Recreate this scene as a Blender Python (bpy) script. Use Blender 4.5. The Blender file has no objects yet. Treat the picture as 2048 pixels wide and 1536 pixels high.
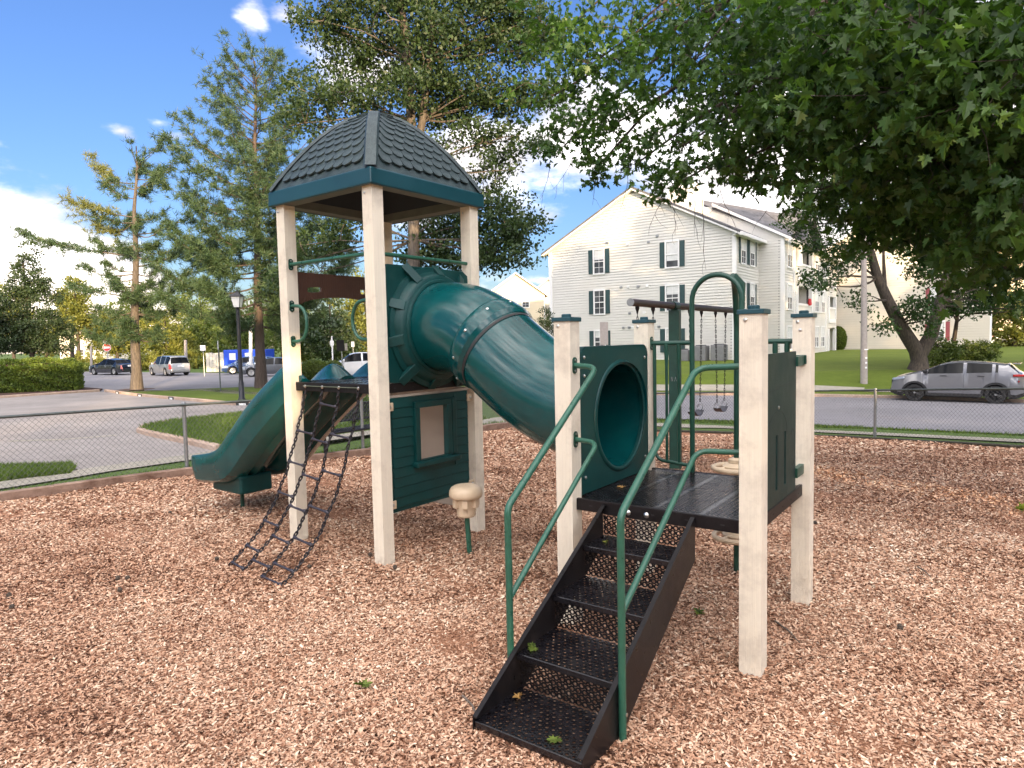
import bpy, bmesh, math, random
import numpy as np
from mathutils import Vector, Matrix
random.seed(7); RNG = np.random.default_rng(11)
PI = math.pi
S = bpy.context.scene
COL = S.collection

# ------------------------------------------------------------------ camera
CAM_H, FPX, PITCH, ROLL = 1.98, 1336.13, .0653, -.0212
_f = np.array([0, math.cos(PITCH), -math.sin(PITCH)]); _r0 = np.array([1., 0, 0]); _u0 = np.cross(_r0, _f)
_r = math.cos(ROLL)*_r0 + math.sin(ROLL)*_u0
_u = -math.sin(ROLL)*_r0 + math.cos(ROLL)*_u0
cam_data = bpy.data.cameras.new('camera'); cam = bpy.data.objects.new('camera', cam_data); COL.objects.link(cam)
cam.matrix_world = Matrix(((_r[0], _u[0], -_f[0], 0), (_r[1], _u[1], -_f[1], 0), (_r[2], _u[2], -_f[2], CAM_H), (0, 0, 0, 1)))
cam_data.sensor_width = 36; cam_data.lens = 36*FPX/2048; cam_data.clip_start = .05; cam_data.clip_end = 3000
S.camera = cam

# ------------------------------------------------------------------ light
SUN_EL, SUN_AZ = math.radians(7.0), math.atan2(.36, -.93)      # azimuth measured from +y towards +x
SKY_STRENGTH, SUN_STRENGTH, EXPOSURE = .12, 2.3, 2.42
S.view_settings.view_transform = 'Standard'; S.view_settings.look = 'None'
S.view_settings.exposure = EXPOSURE; S.view_settings.gamma = 1; S.view_settings.use_curve_mapping = False
S.render.engine = 'CYCLES'
S.cycles.max_bounces = 6; S.cycles.diffuse_bounces = 3; S.cycles.transparent_max_bounces = 6
S.cycles.use_denoising = True

def ray(px, py):
    return _f + _r*(px-1024)/FPX - _u*(py-768)/FPX

world = bpy.data.worlds.new('World'); S.world = world; world.use_nodes = True
wn, wl = world.node_tree.nodes, world.node_tree.links
wn.clear()
def wnode(t, **k):
    n = wn.new(t)
    for a, b in k.items(): setattr(n, a, b)
    return n
out = wnode('ShaderNodeOutputWorld'); bg = wnode('ShaderNodeBackground'); bg.inputs[1].default_value = SKY_STRENGTH
sky = wnode('ShaderNodeTexSky', sky_type='NISHITA', sun_disc=False)
sky.sun_elevation = SUN_EL; sky.sun_rotation = SUN_AZ; sky.air_density = 1.2; sky.dust_density = .6; sky.ozone_density = 2.5; sky.altitude = 50
tc = wnode('ShaderNodeTexCoord')
def wmath(op, a, b=None, clamp=False):
    n = wnode('ShaderNodeMath', operation=op, use_clamp=clamp)
    for i, v in enumerate((a, b)):
        if v is None: continue
        if isinstance(v, (int, float)): n.inputs[i].default_value = v
        else: wl.new(v, n.inputs[i])
    return n.outputs[0]
sep = wnode('ShaderNodeSeparateXYZ'); wl.new(tc.outputs['Generated'], sep.inputs[0])
def blob(px, py, rx, rz, amp):
    d = ray(px, py); d = d/np.linalg.norm(d)
    right = np.array([d[1], -d[0], 0]); right /= np.linalg.norm(right)
    a = wnode('ShaderNodeVectorMath', operation='DOT_PRODUCT'); wl.new(tc.outputs['Generated'], a.inputs[0]); a.inputs[1].default_value = tuple(right/rx)
    ex = wmath('POWER', wmath('ABSOLUTE', a.outputs['Value']), 2)
    ez = wmath('POWER', wmath('ABSOLUTE', wmath('MULTIPLY', wmath('SUBTRACT', sep.outputs[2], float(d[2])), 1/rz)), 2)
    f = wnode('ShaderNodeVectorMath', operation='DOT_PRODUCT'); wl.new(tc.outputs['Generated'], f.inputs[0]); f.inputs[1].default_value = tuple(d)
    front = wmath('GREATER_THAN', f.outputs['Value'], 0.)
    v = wmath('MULTIPLY', wmath('SUBTRACT', 1., wmath('SQRT', wmath('ADD', ex, ez)), True), amp)
    return wmath('MULTIPLY', v, front)
mp = wnode('ShaderNodeMapping'); wl.new(tc.outputs['Generated'], mp.inputs[0]); mp.inputs['Scale'].default_value = (1, 1, 2.2)
nz = wnode('ShaderNodeTexNoise'); wl.new(mp.outputs[0], nz.inputs[0]); nz.inputs['Scale'].default_value = 5.5; nz.inputs['Detail'].default_value = 9; nz.inputs['Roughness'].default_value = .58
nz2 = wnode('ShaderNodeTexNoise'); wl.new(mp.outputs[0], nz2.inputs[0]); nz2.inputs['Scale'].default_value = 2.0; nz2.inputs['Detail'].default_value = 3
tot = None
for b in [(40, 560, .24, .20, 1.1), (318, 246, .06, .022, .50), (352, 276, .075, .026, .52), (245, 262, .06, .022, .50), (425, 300, .05, .016, .45), (512, 38, .035, .035, .48), (565, 30, .05, .03, .36),
          (740, 150, .13, .07, .62), (960, 330, .28, .13, .75), (1180, 255, .22, .11, .8), (1480, 380, .26, .13, .9), (1750, 300, .45, .3, .9), (230, 640, .4, .06, .7), (1100, 560, .5, .06, .5), (2300, 500, .5, .4, .8)]:
    v = blob(*b); tot = v if tot is None else wmath('MAXIMUM', tot, v)
behind = wmath('MULTIPLY', wmath('ADD', wmath('MULTIPLY', sep.outputs[1], -2.2), .25, True), .36)
behind = wmath('MAXIMUM', behind, wmath('MULTIPLY', wmath('MULTIPLY', wmath('SUBTRACT', sep.outputs[2], .52), 4., True), .50))
tot = wmath('MAXIMUM', tot, behind)
dens = wmath('ADD', wmath('MULTIPLY', wmath('SUBTRACT', nz.outputs[0], .5), 1.5), tot)
mr = wnode('ShaderNodeMapRange', interpolation_type='SMOOTHSTEP'); wl.new(dens, mr.inputs[0]); mr.inputs[1].default_value = .25; mr.inputs[2].default_value = .58
above = wmath('GREATER_THAN', sep.outputs[2], -.02)
cr = wnode('ShaderNodeValToRGB')
nz3 = wnode('ShaderNodeTexNoise'); wl.new(mp.outputs[0], nz3.inputs[0]); nz3.inputs['Scale'].default_value = 9; nz3.inputs['Detail'].default_value = 6; nz3.inputs['Roughness'].default_value = .55
wl.new(wmath('ADD', wmath('MULTIPLY', nz3.outputs[0], 1.5), wmath('MULTIPLY', wmath('SUBTRACT', dens, .55, True), .5)), cr.inputs[0])
cr.color_ramp.elements[0].position = .55; cr.color_ramp.elements[0].color = (1.55, 1.47, 1.52, 1)
cr.color_ramp.elements[1].position = 1.; cr.color_ramp.elements[1].color = (4.4, 4.2, 4.1, 1)
e = cr.color_ramp.elements.new(.72); e.color = (2.2, 2.06, 2.02, 1)
lowm = wnode('ShaderNodeMapRange', interpolation_type='SMOOTHSTEP'); wl.new(sep.outputs[2], lowm.inputs[0]); lowm.inputs[1].default_value = .0; lowm.inputs[2].default_value = .16
warm = wnode('ShaderNodeMix', data_type='RGBA', blend_type='MIX'); wl.new(lowm.outputs[0], warm.inputs[0]); warm.inputs[6].default_value = (1.12, .99, .80, 1); warm.inputs[7].default_value = (1, 1, 1, 1)
sunw = wmath('ADD', 1., wmath('MULTIPLY', wmath('ADD', wmath('MULTIPLY', sep.outputs[1], -1.), .25, True), 4.6))
cmul = wnode('ShaderNodeMix', data_type='RGBA', blend_type='MULTIPLY'); cmul.inputs[0].default_value = 1; wl.new(cr.outputs[0], cmul.inputs[6]); wl.new(warm.outputs[2], cmul.inputs[7])
cvm = wnode('ShaderNodeVectorMath', operation='SCALE'); wl.new(cmul.outputs[2], cvm.inputs[0]); wl.new(sunw, cvm.inputs['Scale'])
tint = wnode('ShaderNodeMix', data_type='RGBA', blend_type='MULTIPLY'); tint.inputs[0].default_value = 1
wl.new(sky.outputs[0], tint.inputs[6]); tint.inputs[7].default_value = (.262, .308, .495, 1)
mix = wnode('ShaderNodeMix', data_type='RGBA'); wl.new(wmath('MULTIPLY', mr.outputs[0], above), mix.inputs[0]); wl.new(tint.outputs[2], mix.inputs[6]); wl.new(cvm.outputs[0], mix.inputs[7])
wl.new(mix.outputs[2], bg.inputs[0]); wl.new(bg.outputs[0], out.inputs[0])

sd = bpy.data.lights.new('sun', 'SUN'); sd.energy = SUN_STRENGTH; sd.angle = math.radians(.55); sd.color = (1., .72, .42)
sun = bpy.data.objects.new('sun', sd); COL.objects.link(sun)
sdir = Vector((math.sin(SUN_AZ)*math.cos(SUN_EL), math.cos(SUN_AZ)*math.cos(SUN_EL), math.sin(SUN_EL)))
sun.rotation_euler = sdir.to_track_quat('Z', 'Y').to_euler(); sun.location = (20, -40, 30)

# ------------------------------------------------------------------ ground height and lookups
ZLy, ZLz = [-200, 8, 12, 30, 55, 400], [0, 0, -.06, -.25, -.35, -.35]
ZRy, ZRz = [-200, 8, 12, 15, 19, 28, 29.5, 33, 43, 60, 400], [0, 0, -.12, -.35, -.65, -.7, -.6, .03, .33, .4, .5]
def H(x, y):
    x = np.asarray(x, float); y = np.asarray(y, float)
    a = x/np.maximum(y, 8.)
    w = np.clip((a+.05)/.17, 0, 1); w = w*w*(3-2*w)
    return (1-w)*np.interp(y, ZLy, ZLz) + w*np.interp(y, ZRy, ZRz)
def at(px, py, dz=0.):
    """the point of the ground seen along a ray of the photograph"""
    d = ray(px, py); z = 0.
    for _ in range(40):
        if d[2] > -.004: t = 300.; break
        t = (z-CAM_H)/d[2]; z = .5*z + .5*(float(H(d[0]*t, d[1]*t)) + dz)
    return np.array([d[0]*t, d[1]*t, CAM_H+d[2]*t])
def atY(px, py, Y):
    d = ray(px, py); return np.array([d[0]*Y/d[1], Y, CAM_H+d[2]*Y/d[1]])

# ------------------------------------------------------------------ materials
def mat(name, c, rough=.6, metal=0., var=.12, vs=6., bump=0., bs=60., c2=None, coat=0., spec=.5, detail=5, mapscale=None, rvar=0., dirt=None):
    m = bpy.data.materials.new(name); m.use_nodes = True
    n, l = m.node_tree.nodes, m.node_tree.links
    b = n['Principled BSDF']
    b.inputs['Roughness'].default_value = rough; b.inputs['Metallic'].default_value = metal
    b.inputs['Coat Weight'].default_value = coat; b.inputs['Coat Roughness'].default_value = .08
    b.inputs['Specular IOR Level'].default_value = spec
    t = n.new('ShaderNodeTexCoord'); src = t.outputs['Object']
    if mapscale:
        mp_ = n.new('ShaderNodeMapping'); l.new(src, mp_.inputs[0]); mp_.inputs['Scale'].default_value = mapscale; src = mp_.outputs[0]
    nz_ = n.new('ShaderNodeTexNoise'); nz_.inputs['Scale'].default_value = vs; nz_.inputs['Detail'].default_value = detail; nz_.inputs['Roughness'].default_value = .6
    l.new(src, nz_.inputs[0])
    r = n.new('ShaderNodeValToRGB'); l.new(nz_.outputs[0], r.inputs[0])
    a = [max(0, v*(1-var)) for v in c]; z = c2 if c2 else [min(1, v*(1+var)) for v in c]
    r.color_ramp.elements[0].position = .3; r.color_ramp.elements[1].position = .7
    r.color_ramp.elements[0].color = (*a, 1); r.color_ramp.elements[1].color = (*z, 1)
    col_out = r.outputs[0]
    if dirt:                                 # scuffs and grime: (colour, scale, threshold, strength)
        dn = n.new('ShaderNodeTexNoise'); dn.inputs['Scale'].default_value = dirt[1]; dn.inputs['Detail'].default_value = 12; dn.inputs['Roughness'].default_value = .72; l.new(t.outputs['Object'], dn.inputs[0])
        dm = n.new('ShaderNodeMapRange'); l.new(dn.outputs[0], dm.inputs[0]); dm.inputs[1].default_value = dirt[2]-.10; dm.inputs[2].default_value = dirt[2]+.08; dm.inputs[3].default_value = 0; dm.inputs[4].default_value = dirt[3]
        dx = n.new('ShaderNodeMix'); dx.data_type = 'RGBA'; l.new(dm.outputs[0], dx.inputs[0]); l.new(col_out, dx.inputs[6]); dx.inputs[7].default_value = (*dirt[0], 1); col_out = dx.outputs[2]
    l.new(col_out, b.inputs['Base Color'])
    if rvar:
        q = n.new('ShaderNodeMapRange'); l.new(nz_.outputs[0], q.inputs[0]); q.inputs[1].default_value = .3; q.inputs[2].default_value = .7
        q.inputs[3].default_value = max(.02, rough-rvar); q.inputs[4].default_value = rough+rvar; l.new(q.outputs[0], b.inputs['Roughness'])
    if bump:
        bn = n.new('ShaderNodeTexNoise'); bn.inputs['Scale'].default_value = bs; bn.inputs['Detail'].default_value = 6; l.new(src, bn.inputs[0])
        bb = n.new('ShaderNodeBump'); bb.inputs['Strength'].default_value = min(1, bump); bb.inputs['Distance'].default_value = .01*max(1, bump); l.new(bn.outputs[0], bb.inputs['Height']); l.new(bb.outputs[0], b.inputs['Normal'])
    return m
def leaf_mat(name, dark, light, trans=.35, rough=.5, tcol=None, pale=None):
    m = bpy.data.materials.new(name); m.use_nodes = True
    n, l = m.node_tree.nodes, m.node_tree.links
    b = n['Principled BSDF']; b.inputs['Roughness'].default_value = rough; b.inputs['Specular IOR Level'].default_value = .35
    a = n.new('ShaderNodeAttribute'); a.attribute_name = 'rnd'
    r = n.new('ShaderNodeValToRGB'); l.new(a.outputs['Fac'], r.inputs[0]); r.color_ramp.elements[0].color = (*dark, 1); r.color_ramp.elements[1].color = (*light, 1)
    if pale: r.color_ramp.elements[1].position = .90; e__ = r.color_ramp.elements.new(.985); e__.color = (*pale, 1)
    l.new(r.outputs[0], b.inputs['Base Color'])
    if trans:
        t = n.new('ShaderNodeBsdfTranslucent'); mx = n.new('ShaderNodeMixShader'); mx.inputs[0].default_value = trans
        tm = n.new('ShaderNodeMix'); tm.data_type = 'RGBA'; tm.blend_type = 'MULTIPLY'; tm.inputs[0].default_value = 1
        l.new(r.outputs[0], tm.inputs[6]); tm.inputs[7].default_value = (*(tcol or (1.5, 1.6, .6)), 1); l.new(tm.outputs[2], t.inputs[0])
        l.new(b.outputs[0], mx.inputs[1]); l.new(t.outputs[0], mx.inputs[2]); l.new(mx.outputs[0], n['Material Output'].inputs[0])
    return m
def ramp_mat(name, stops, rough=.8, attr='rnd', spec=.3):
    m = bpy.data.materials.new(name); m.use_nodes = True
    n, l = m.node_tree.nodes, m.node_tree.links
    b = n['Principled BSDF']; b.inputs['Roughness'].default_value = rough; b.inputs['Specular IOR Level'].default_value = spec
    a = n.new('ShaderNodeAttribute'); a.attribute_name = attr
    r = n.new('ShaderNodeValToRGB'); l.new(a.outputs['Fac'], r.inputs[0])
    els = r.color_ramp.elements
    els[0].position, els[0].color = stops[0][0], (*stops[0][1], 1); els[1].position, els[1].color = stops[-1][0], (*stops[-1][1], 1)
    for p_, c_ in stops[1:-1]:
        q = els.new(p_); q.color = (*c_, 1)
    l.new(r.outputs[0], b.inputs['Base Color']); return m

def ground_mat(name, stops, scales, bump=.4, rough=.9):
    """layered noise: large patches over fine grain"""
    m = bpy.data.materials.new(name); m.use_nodes = True
    n, l = m.node_tree.nodes, m.node_tree.links
    b = n['Principled BSDF']; b.inputs['Roughness'].default_value = rough; b.inputs['Specular IOR Level'].default_value = .25
    t = n.new('ShaderNodeTexCoord'); acc = None
    for s_, w_ in scales:
        z = n.new('ShaderNodeTexNoise'); z.inputs['Scale'].default_value = s_; z.inputs['Detail'].default_value = 6; z.inputs['Roughness'].default_value = .65; l.new(t.outputs['Object'], z.inputs[0])
        k = n.new('ShaderNodeMath'); k.operation = 'MULTIPLY'; l.new(z.outputs[0], k.inputs[0]); k.inputs[1].default_value = w_
        if acc is None: acc = k.outputs[0]
        else:
            ad = n.new('ShaderNodeMath'); ad.operation = 'ADD'; l.new(acc, ad.inputs[0]); l.new(k.outputs[0], ad.inputs[1]); acc = ad.outputs[0]
    r = n.new('ShaderNodeValToRGB'); l.new(acc, r.inputs[0]); els = r.color_ramp.elements
    els[0].position, els[0].color = stops[0][0], (*stops[0][1], 1); els[1].position, els[1].color = stops[-1][0], (*stops[-1][1], 1)
    for p_, c_ in stops[1:-1]:
        q = els.new(p_); q.color = (*c_, 1)
    l.new(r.outputs[0], b.inputs['Base Color'])
    bn = n.new('ShaderNodeBump'); bn.inputs['Strength'].default_value = bump; bn.inputs['Distance'].default_value = .02
    l.new(acc, bn.inputs['Height']); l.new(bn.outputs[0], b.inputs['Normal'])
    return m

M = {}
M['post'] = mat('cream_post', (.77, .70, .565), .55, dirt=((.40, .34, .27), 2.6, .60, .5), var=.05, vs=3, bump=.25, bs=14, mapscale=(20, 20, .6))
M['tube'] = mat('glossy_green_plastic', (.002, .056, .058), .17, var=.25, vs=2.2, rvar=.07, detail=8, spec=.52, dirt=((.06, .10, .095), 3.5, .62, .16))
M['plastic'] = mat('green_plastic', (.002, .040, .038), .42, var=.2, vs=4, rvar=.08, bump=.08, bs=90, spec=.35, dirt=((.05, .08, .07), 6, .64, .2))
M['panel'] = mat('dark_green_panel', (.008, .026, .022), .5, spec=.3, var=.15, vs=5, rvar=.06, bump=.1, bs=220)
M['pipe'] = mat('green_coated_pipe', (.022, .098, .062), .34, var=.15, vs=14, rvar=.1)
M['pipe_dark'] = mat('dark_green_pipe', (.008, .052, .034), .38, var=.2, vs=10, rvar=.1)
M['black'] = mat('black_vinyl_coating', (.008, .0075, .0085), .34, var=.3, vs=12, rvar=.08, bump=.12, bs=160, c2=(.016, .014, .015), spec=.22, dirt=((.06, .05, .045), 7, .68, .2))
M['black_gloss'] = mat('glossy_black_coating', (.008, .0075, .0095), .26, var=.3, vs=12, rvar=.06, bump=.08, bs=160, spec=.65)
M['brown_rim'] = mat('brown_vinyl_edge', (.010, .008, .0085), .45, spec=.25, var=.3, vs=20, bump=.15, bs=120)
M['tan_plastic'] = mat('tan_plastic', (.60, .47, .32), .45, var=.06, vs=6, bump=.1, bs=80)
M['tan_light'] = mat('taupe_panel', (.42, .35, .28), .6, var=.05, vs=3)
M['roof'] = mat('weathered_roof_plastic', (.014, .034, .040), .5, var=.3, vs=9, c2=(.045, .070, .072), bump=.35, bs=70, detail=9)
M['roof_rim'] = mat('teal_roof_rim', (.005, .050, .066), .4, var=.15, vs=4, rvar=.06)
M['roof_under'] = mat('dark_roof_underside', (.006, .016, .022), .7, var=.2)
M['roof_beam'] = mat('grey_roof_flange', (.11, .125, .105), .6, var=.15, vs=8)
M['brown'] = mat('brown_plastic', (.075, .030, .016), .5, var=.15, vs=5, bump=.1, bs=90)
M['steel'] = mat('zinc_bolt', (.6, .6, .58), .28, 1., var=.05)
M['galv'] = mat('galvanised_steel', (.33, .34, .34), .45, .75, var=.12, vs=20)
M['fence_dark'] = mat('weathered_fence_steel', (.09, .105, .10), .5, .5, var=.25, vs=14)
M['wire'] = mat('galvanised_wire', (.15, .15, .15), .5, .4, var=.2, vs=9)
M['chain'] = mat('coated_chain', (.018, .015, .016), .42, .35, var=.3, vs=60)
M['rung'] = mat('grey_purple_rung', (.035, .032, .042), .38, .1, var=.1)
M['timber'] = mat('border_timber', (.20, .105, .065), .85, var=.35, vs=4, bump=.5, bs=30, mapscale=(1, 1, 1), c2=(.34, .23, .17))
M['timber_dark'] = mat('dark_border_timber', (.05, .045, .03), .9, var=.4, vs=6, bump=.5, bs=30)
M['swing_beam'] = mat('brown_swing_beam', (.075, .05, .04), .5, .2, var=.2, vs=9)
M['swing_post'] = mat('swing_post_green', (.012, .052, .038), .4, var=.2, vs=8)
M['seat'] = mat('black_rubber_seat', (.07, .068, .08), .42, var=.1)
M['asphalt'] = ground_mat('asphalt', [(.3, (.12, .115, .12)), (.5, (.19, .185, .195)), (.72, (.27, .255, .26))], [(.25, .45), (5, .2), (90, .35)], .3, .85)
M['asphalt_lot'] = ground_mat('car_park_asphalt', [(.28, (.15, .13, .12)), (.5, (.27, .243, .225)), (.72, (.42, .38, .352))], [(.35, .42), (3, .18), (70, .4)], .35, .9)
M['concrete'] = ground_mat('pavement_concrete', [(.3, (.16, .16, .115)), (.52, (.30, .275, .225)), (.75, (.44, .40, .34))], [(.6, .4), (8, .25), (60, .35)], .3)
M['kerb'] = ground_mat('kerb_concrete', [(.3, (.20, .13, .09)), (.5, (.40, .29, .22)), (.75, (.58, .48, .40))], [(1.1, .4), (9, .25), (50, .35)], .4)
M['lawn'] = ground_mat('lawn_grass', [(.3, (.045, .070, .006)), (.5, (.085, .120, .010)), (.7, (.150, .185, .026))], [(.22, .35), (2.5, .25), (45, .4)], .8)
M['lawn2'] = ground_mat('rough_grass', [(.3, (.03, .06, .012)), (.5, (.07, .115, .022)), (.7, (.13, .17, .05))], [(.5, .3), (4, .3), (60, .4)], .9)
M['mulchbase'] = ground_mat('mulch_bed', [(.3, (.05, .02, .012)), (.45, (.20, .088, .045)), (.58, (.42, .22, .13)), (.75, (.58, .38, .25))], [(.6, .2), (20, .25), (75, .55)], 1.)
M['chips'] = ramp_mat('wood_chips', [(0, (.05, .020, .011)), (.16, (.19, .082, .042)), (.45, (.47, .262, .16)), (.78, (.68, .45, .305)), (1, (.86, .71, .53))], .75)
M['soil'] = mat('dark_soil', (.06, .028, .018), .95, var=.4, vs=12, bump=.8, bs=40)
M['bark'] = mat('grey_bark', (.105, .083, .064), .9, var=.4, vs=5, bump=1.5, bs=9, mapscale=(4, 4, .8), c2=(.20, .16, .125))
M['bark_grey'] = mat('pine_grey_bark', (.07, .058, .047), .9, var=.4, vs=5, bump=1.5, bs=9, mapscale=(4, 4, .8), c2=(.14, .115, .09))
M['bark_dark'] = mat('dark_bark', (.042, .032, .025), .9, var=.4, vs=5, bump=1.5, bs=9, mapscale=(4, 4, .8), c2=(.09, .07, .052))
M['siding'] = mat('cream_vinyl_siding', (.65, .63, .575), .55, var=.04, vs=.6)
M['siding2'] = mat('pale_vinyl_siding', (.58, .53, .44), .6, var=.05, vs=.5)
M['siding3'] = mat('yellowish_siding', (.62, .52, .36), .6, var=.05, vs=.5)
M['trim'] = mat('white_trim', (.76, .75, .73), .5, var=.03)
M['shutter'] = mat('dark_green_shutter', (.022, .055, .056), .5, var=.1)
M['shingle'] = mat('grey_asphalt_shingles', (.085, .083, .088), .9, var=.3, vs=2.5, bump=.8, bs=14, c2=(.15, .145, .15))
M['shingle_red'] = mat('reddish_shingles', (.34, .20, .14), .9, var=.2, vs=2.5, bump=.5, bs=14)
M['glass'] = mat('window_glass', (.035, .04, .045), .06, var=.1, vs=.7, spec=.3, c2=(.11, .115, .12))
M['blind'] = mat('window_blind', (.62, .62, .60), .6, var=.08, vs=4)
M['acgrey'] = mat('grey_metal_case', (.2, .2, .205), .5, .3, var=.1)
M['pole'] = mat('weathered_concrete_pole', (.33, .29, .26), .75, var=.12, vs=8)
M['blackmetal'] = mat('black_painted_metal', (.012, .012, .016), .35, var=.2)
M['lampglass'] = mat('frosted_lamp_glass', (.75, .73, .68), .3, var=.03)
M['white'] = mat('white_paint', (.78, .78, .77), .4, var=.03)
M['red'] = mat('red_paint', (.55, .03, .03), .4, var=.05)
M['blue'] = mat('blue_paint', (.008, .06, .50), .45, var=.1)
M['blackmark'] = mat('black_stencil_paint', (.02, .02, .02), .7)
M['car_black'] = mat('black_car_paint', (.008, .010, .016), .16, var=.05, coat=1.)
M['car_silver'] = mat('silver_car_paint', (.40, .40, .39), .3, .6, var=.04, coat=1.)
M['car_grey'] = mat('grey_car_paint', (.10, .11, .13), .3, .5, var=.04, coat=1.)
M['car_hrv'] = mat('pale_grey_car_paint', (.165, .167, .18), .28, .25, var=.03, coat=1.)
M['car_white'] = mat('white_car_paint', (.70, .70, .70), .25, var=.02, coat=1.)
M['car_blue'] = mat('blue_grey_car_paint', (.05, .10, .22), .25, .4, var=.04, coat=1.)
M['carglass'] = mat('tinted_car_glass', (.008, .009, .010), .06, var=.1, spec=.10)
M['clad'] = mat('black_cladding', (.014, .014, .015), .55, var=.1)
M['tyre'] = mat('tyre_rubber', (.014, .014, .014), .75, var=.1)
M['rim_dark'] = mat('dark_wheel_rim', (.03, .03, .032), .3, .7)
M['rim_light'] = mat('silver_wheel_rim', (.5, .5, .5), .3, .7)
M['lamp_red'] = mat('red_tail_lamp', (.35, .01, .012), .15, coat=1.)
M['lamp_clear'] = mat('clear_head_lamp', (.45, .50, .58), .1, .3, coat=1.)
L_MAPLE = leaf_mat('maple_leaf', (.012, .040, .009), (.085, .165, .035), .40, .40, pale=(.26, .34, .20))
L_MAPLE2 = leaf_mat('dark_maple_leaf', (.012, .030, .010), (.05, .095, .022), .3)  # darker green for the forked maple and the young tree
L_OAK = leaf_mat('oak_leaf', (.015, .033, .012), (.058, .095, .032), .28)
L_DARK = leaf_mat('dark_shrub_leaf', (.016, .032, .014), (.055, .085, .034), .25)
L_YEL_SUN = leaf_mat('yellow_and_sun_tint_leaf', (.085, .105, .02), (.25, .26, .055), .35, tcol=(1.3, 1.2, .5))  # warm sunlight on far trees put into the colour; the fallen leaf is yellow
L_MID = leaf_mat('mid_green_leaf', (.04, .07, .016), (.15, .19, .045), .3)
L_PINE = leaf_mat('pine_needle', (.020, .046, .022), (.078, .125, .050), .15, .5)
L_PINE_SUN = leaf_mat('sun_tinted_pine_needle', (.07, .09, .022), (.20, .205, .05), .15, .5)  # warm sunlight on the upper pine branches put into the needle colour
L_HEDGE = leaf_mat('hedge_leaf', (.045, .08, .014), (.19, .25, .045), .35)
L_GRASS = leaf_mat('grass_blade', (.05, .095, .012), (.16, .23, .045), .35)
L_BROWN = leaf_mat('dry_leaf', (.16, .07, .025), (.50, .30, .10), .2)

# ------------------------------------------------------------------ mesh helpers
def tag(o, label=None, cat=None, group=None, kind=None):
    if label: o['label'] = label
    if cat: o['category'] = cat
    if group: o['group'] = group
    if kind: o['kind'] = kind
    return o
def link(name, me, m=None, parent=None, loc=None, rotz=None):
    o = bpy.data.objects.new(name, me); COL.objects.link(o)
    if m is not None and me is not None and hasattr(me, 'materials') and not len(me.materials): me.materials.append(m)
    if parent is not None: o.parent = parent
    if loc is not None: o.location = loc
    if rotz is not None: o.rotation_euler[2] = rotz
    return o
def thing(name, label, cat, loc=(0, 0, 0), rotz=0., group=None):
    o = bpy.data.objects.new(name, None); COL.objects.link(o); o.location = loc; o.rotation_euler[2] = rotz
    o.empty_display_size = .2
    return tag(o, label, cat, group)
def copy_tree(o, parent=None, **over):
    c = o.copy(); COL.objects.link(c); c.parent = parent
    for k, v in over.items(): c[k] = v
    for ch in list(o.children): copy_tree(ch, c)
    return c

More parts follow.
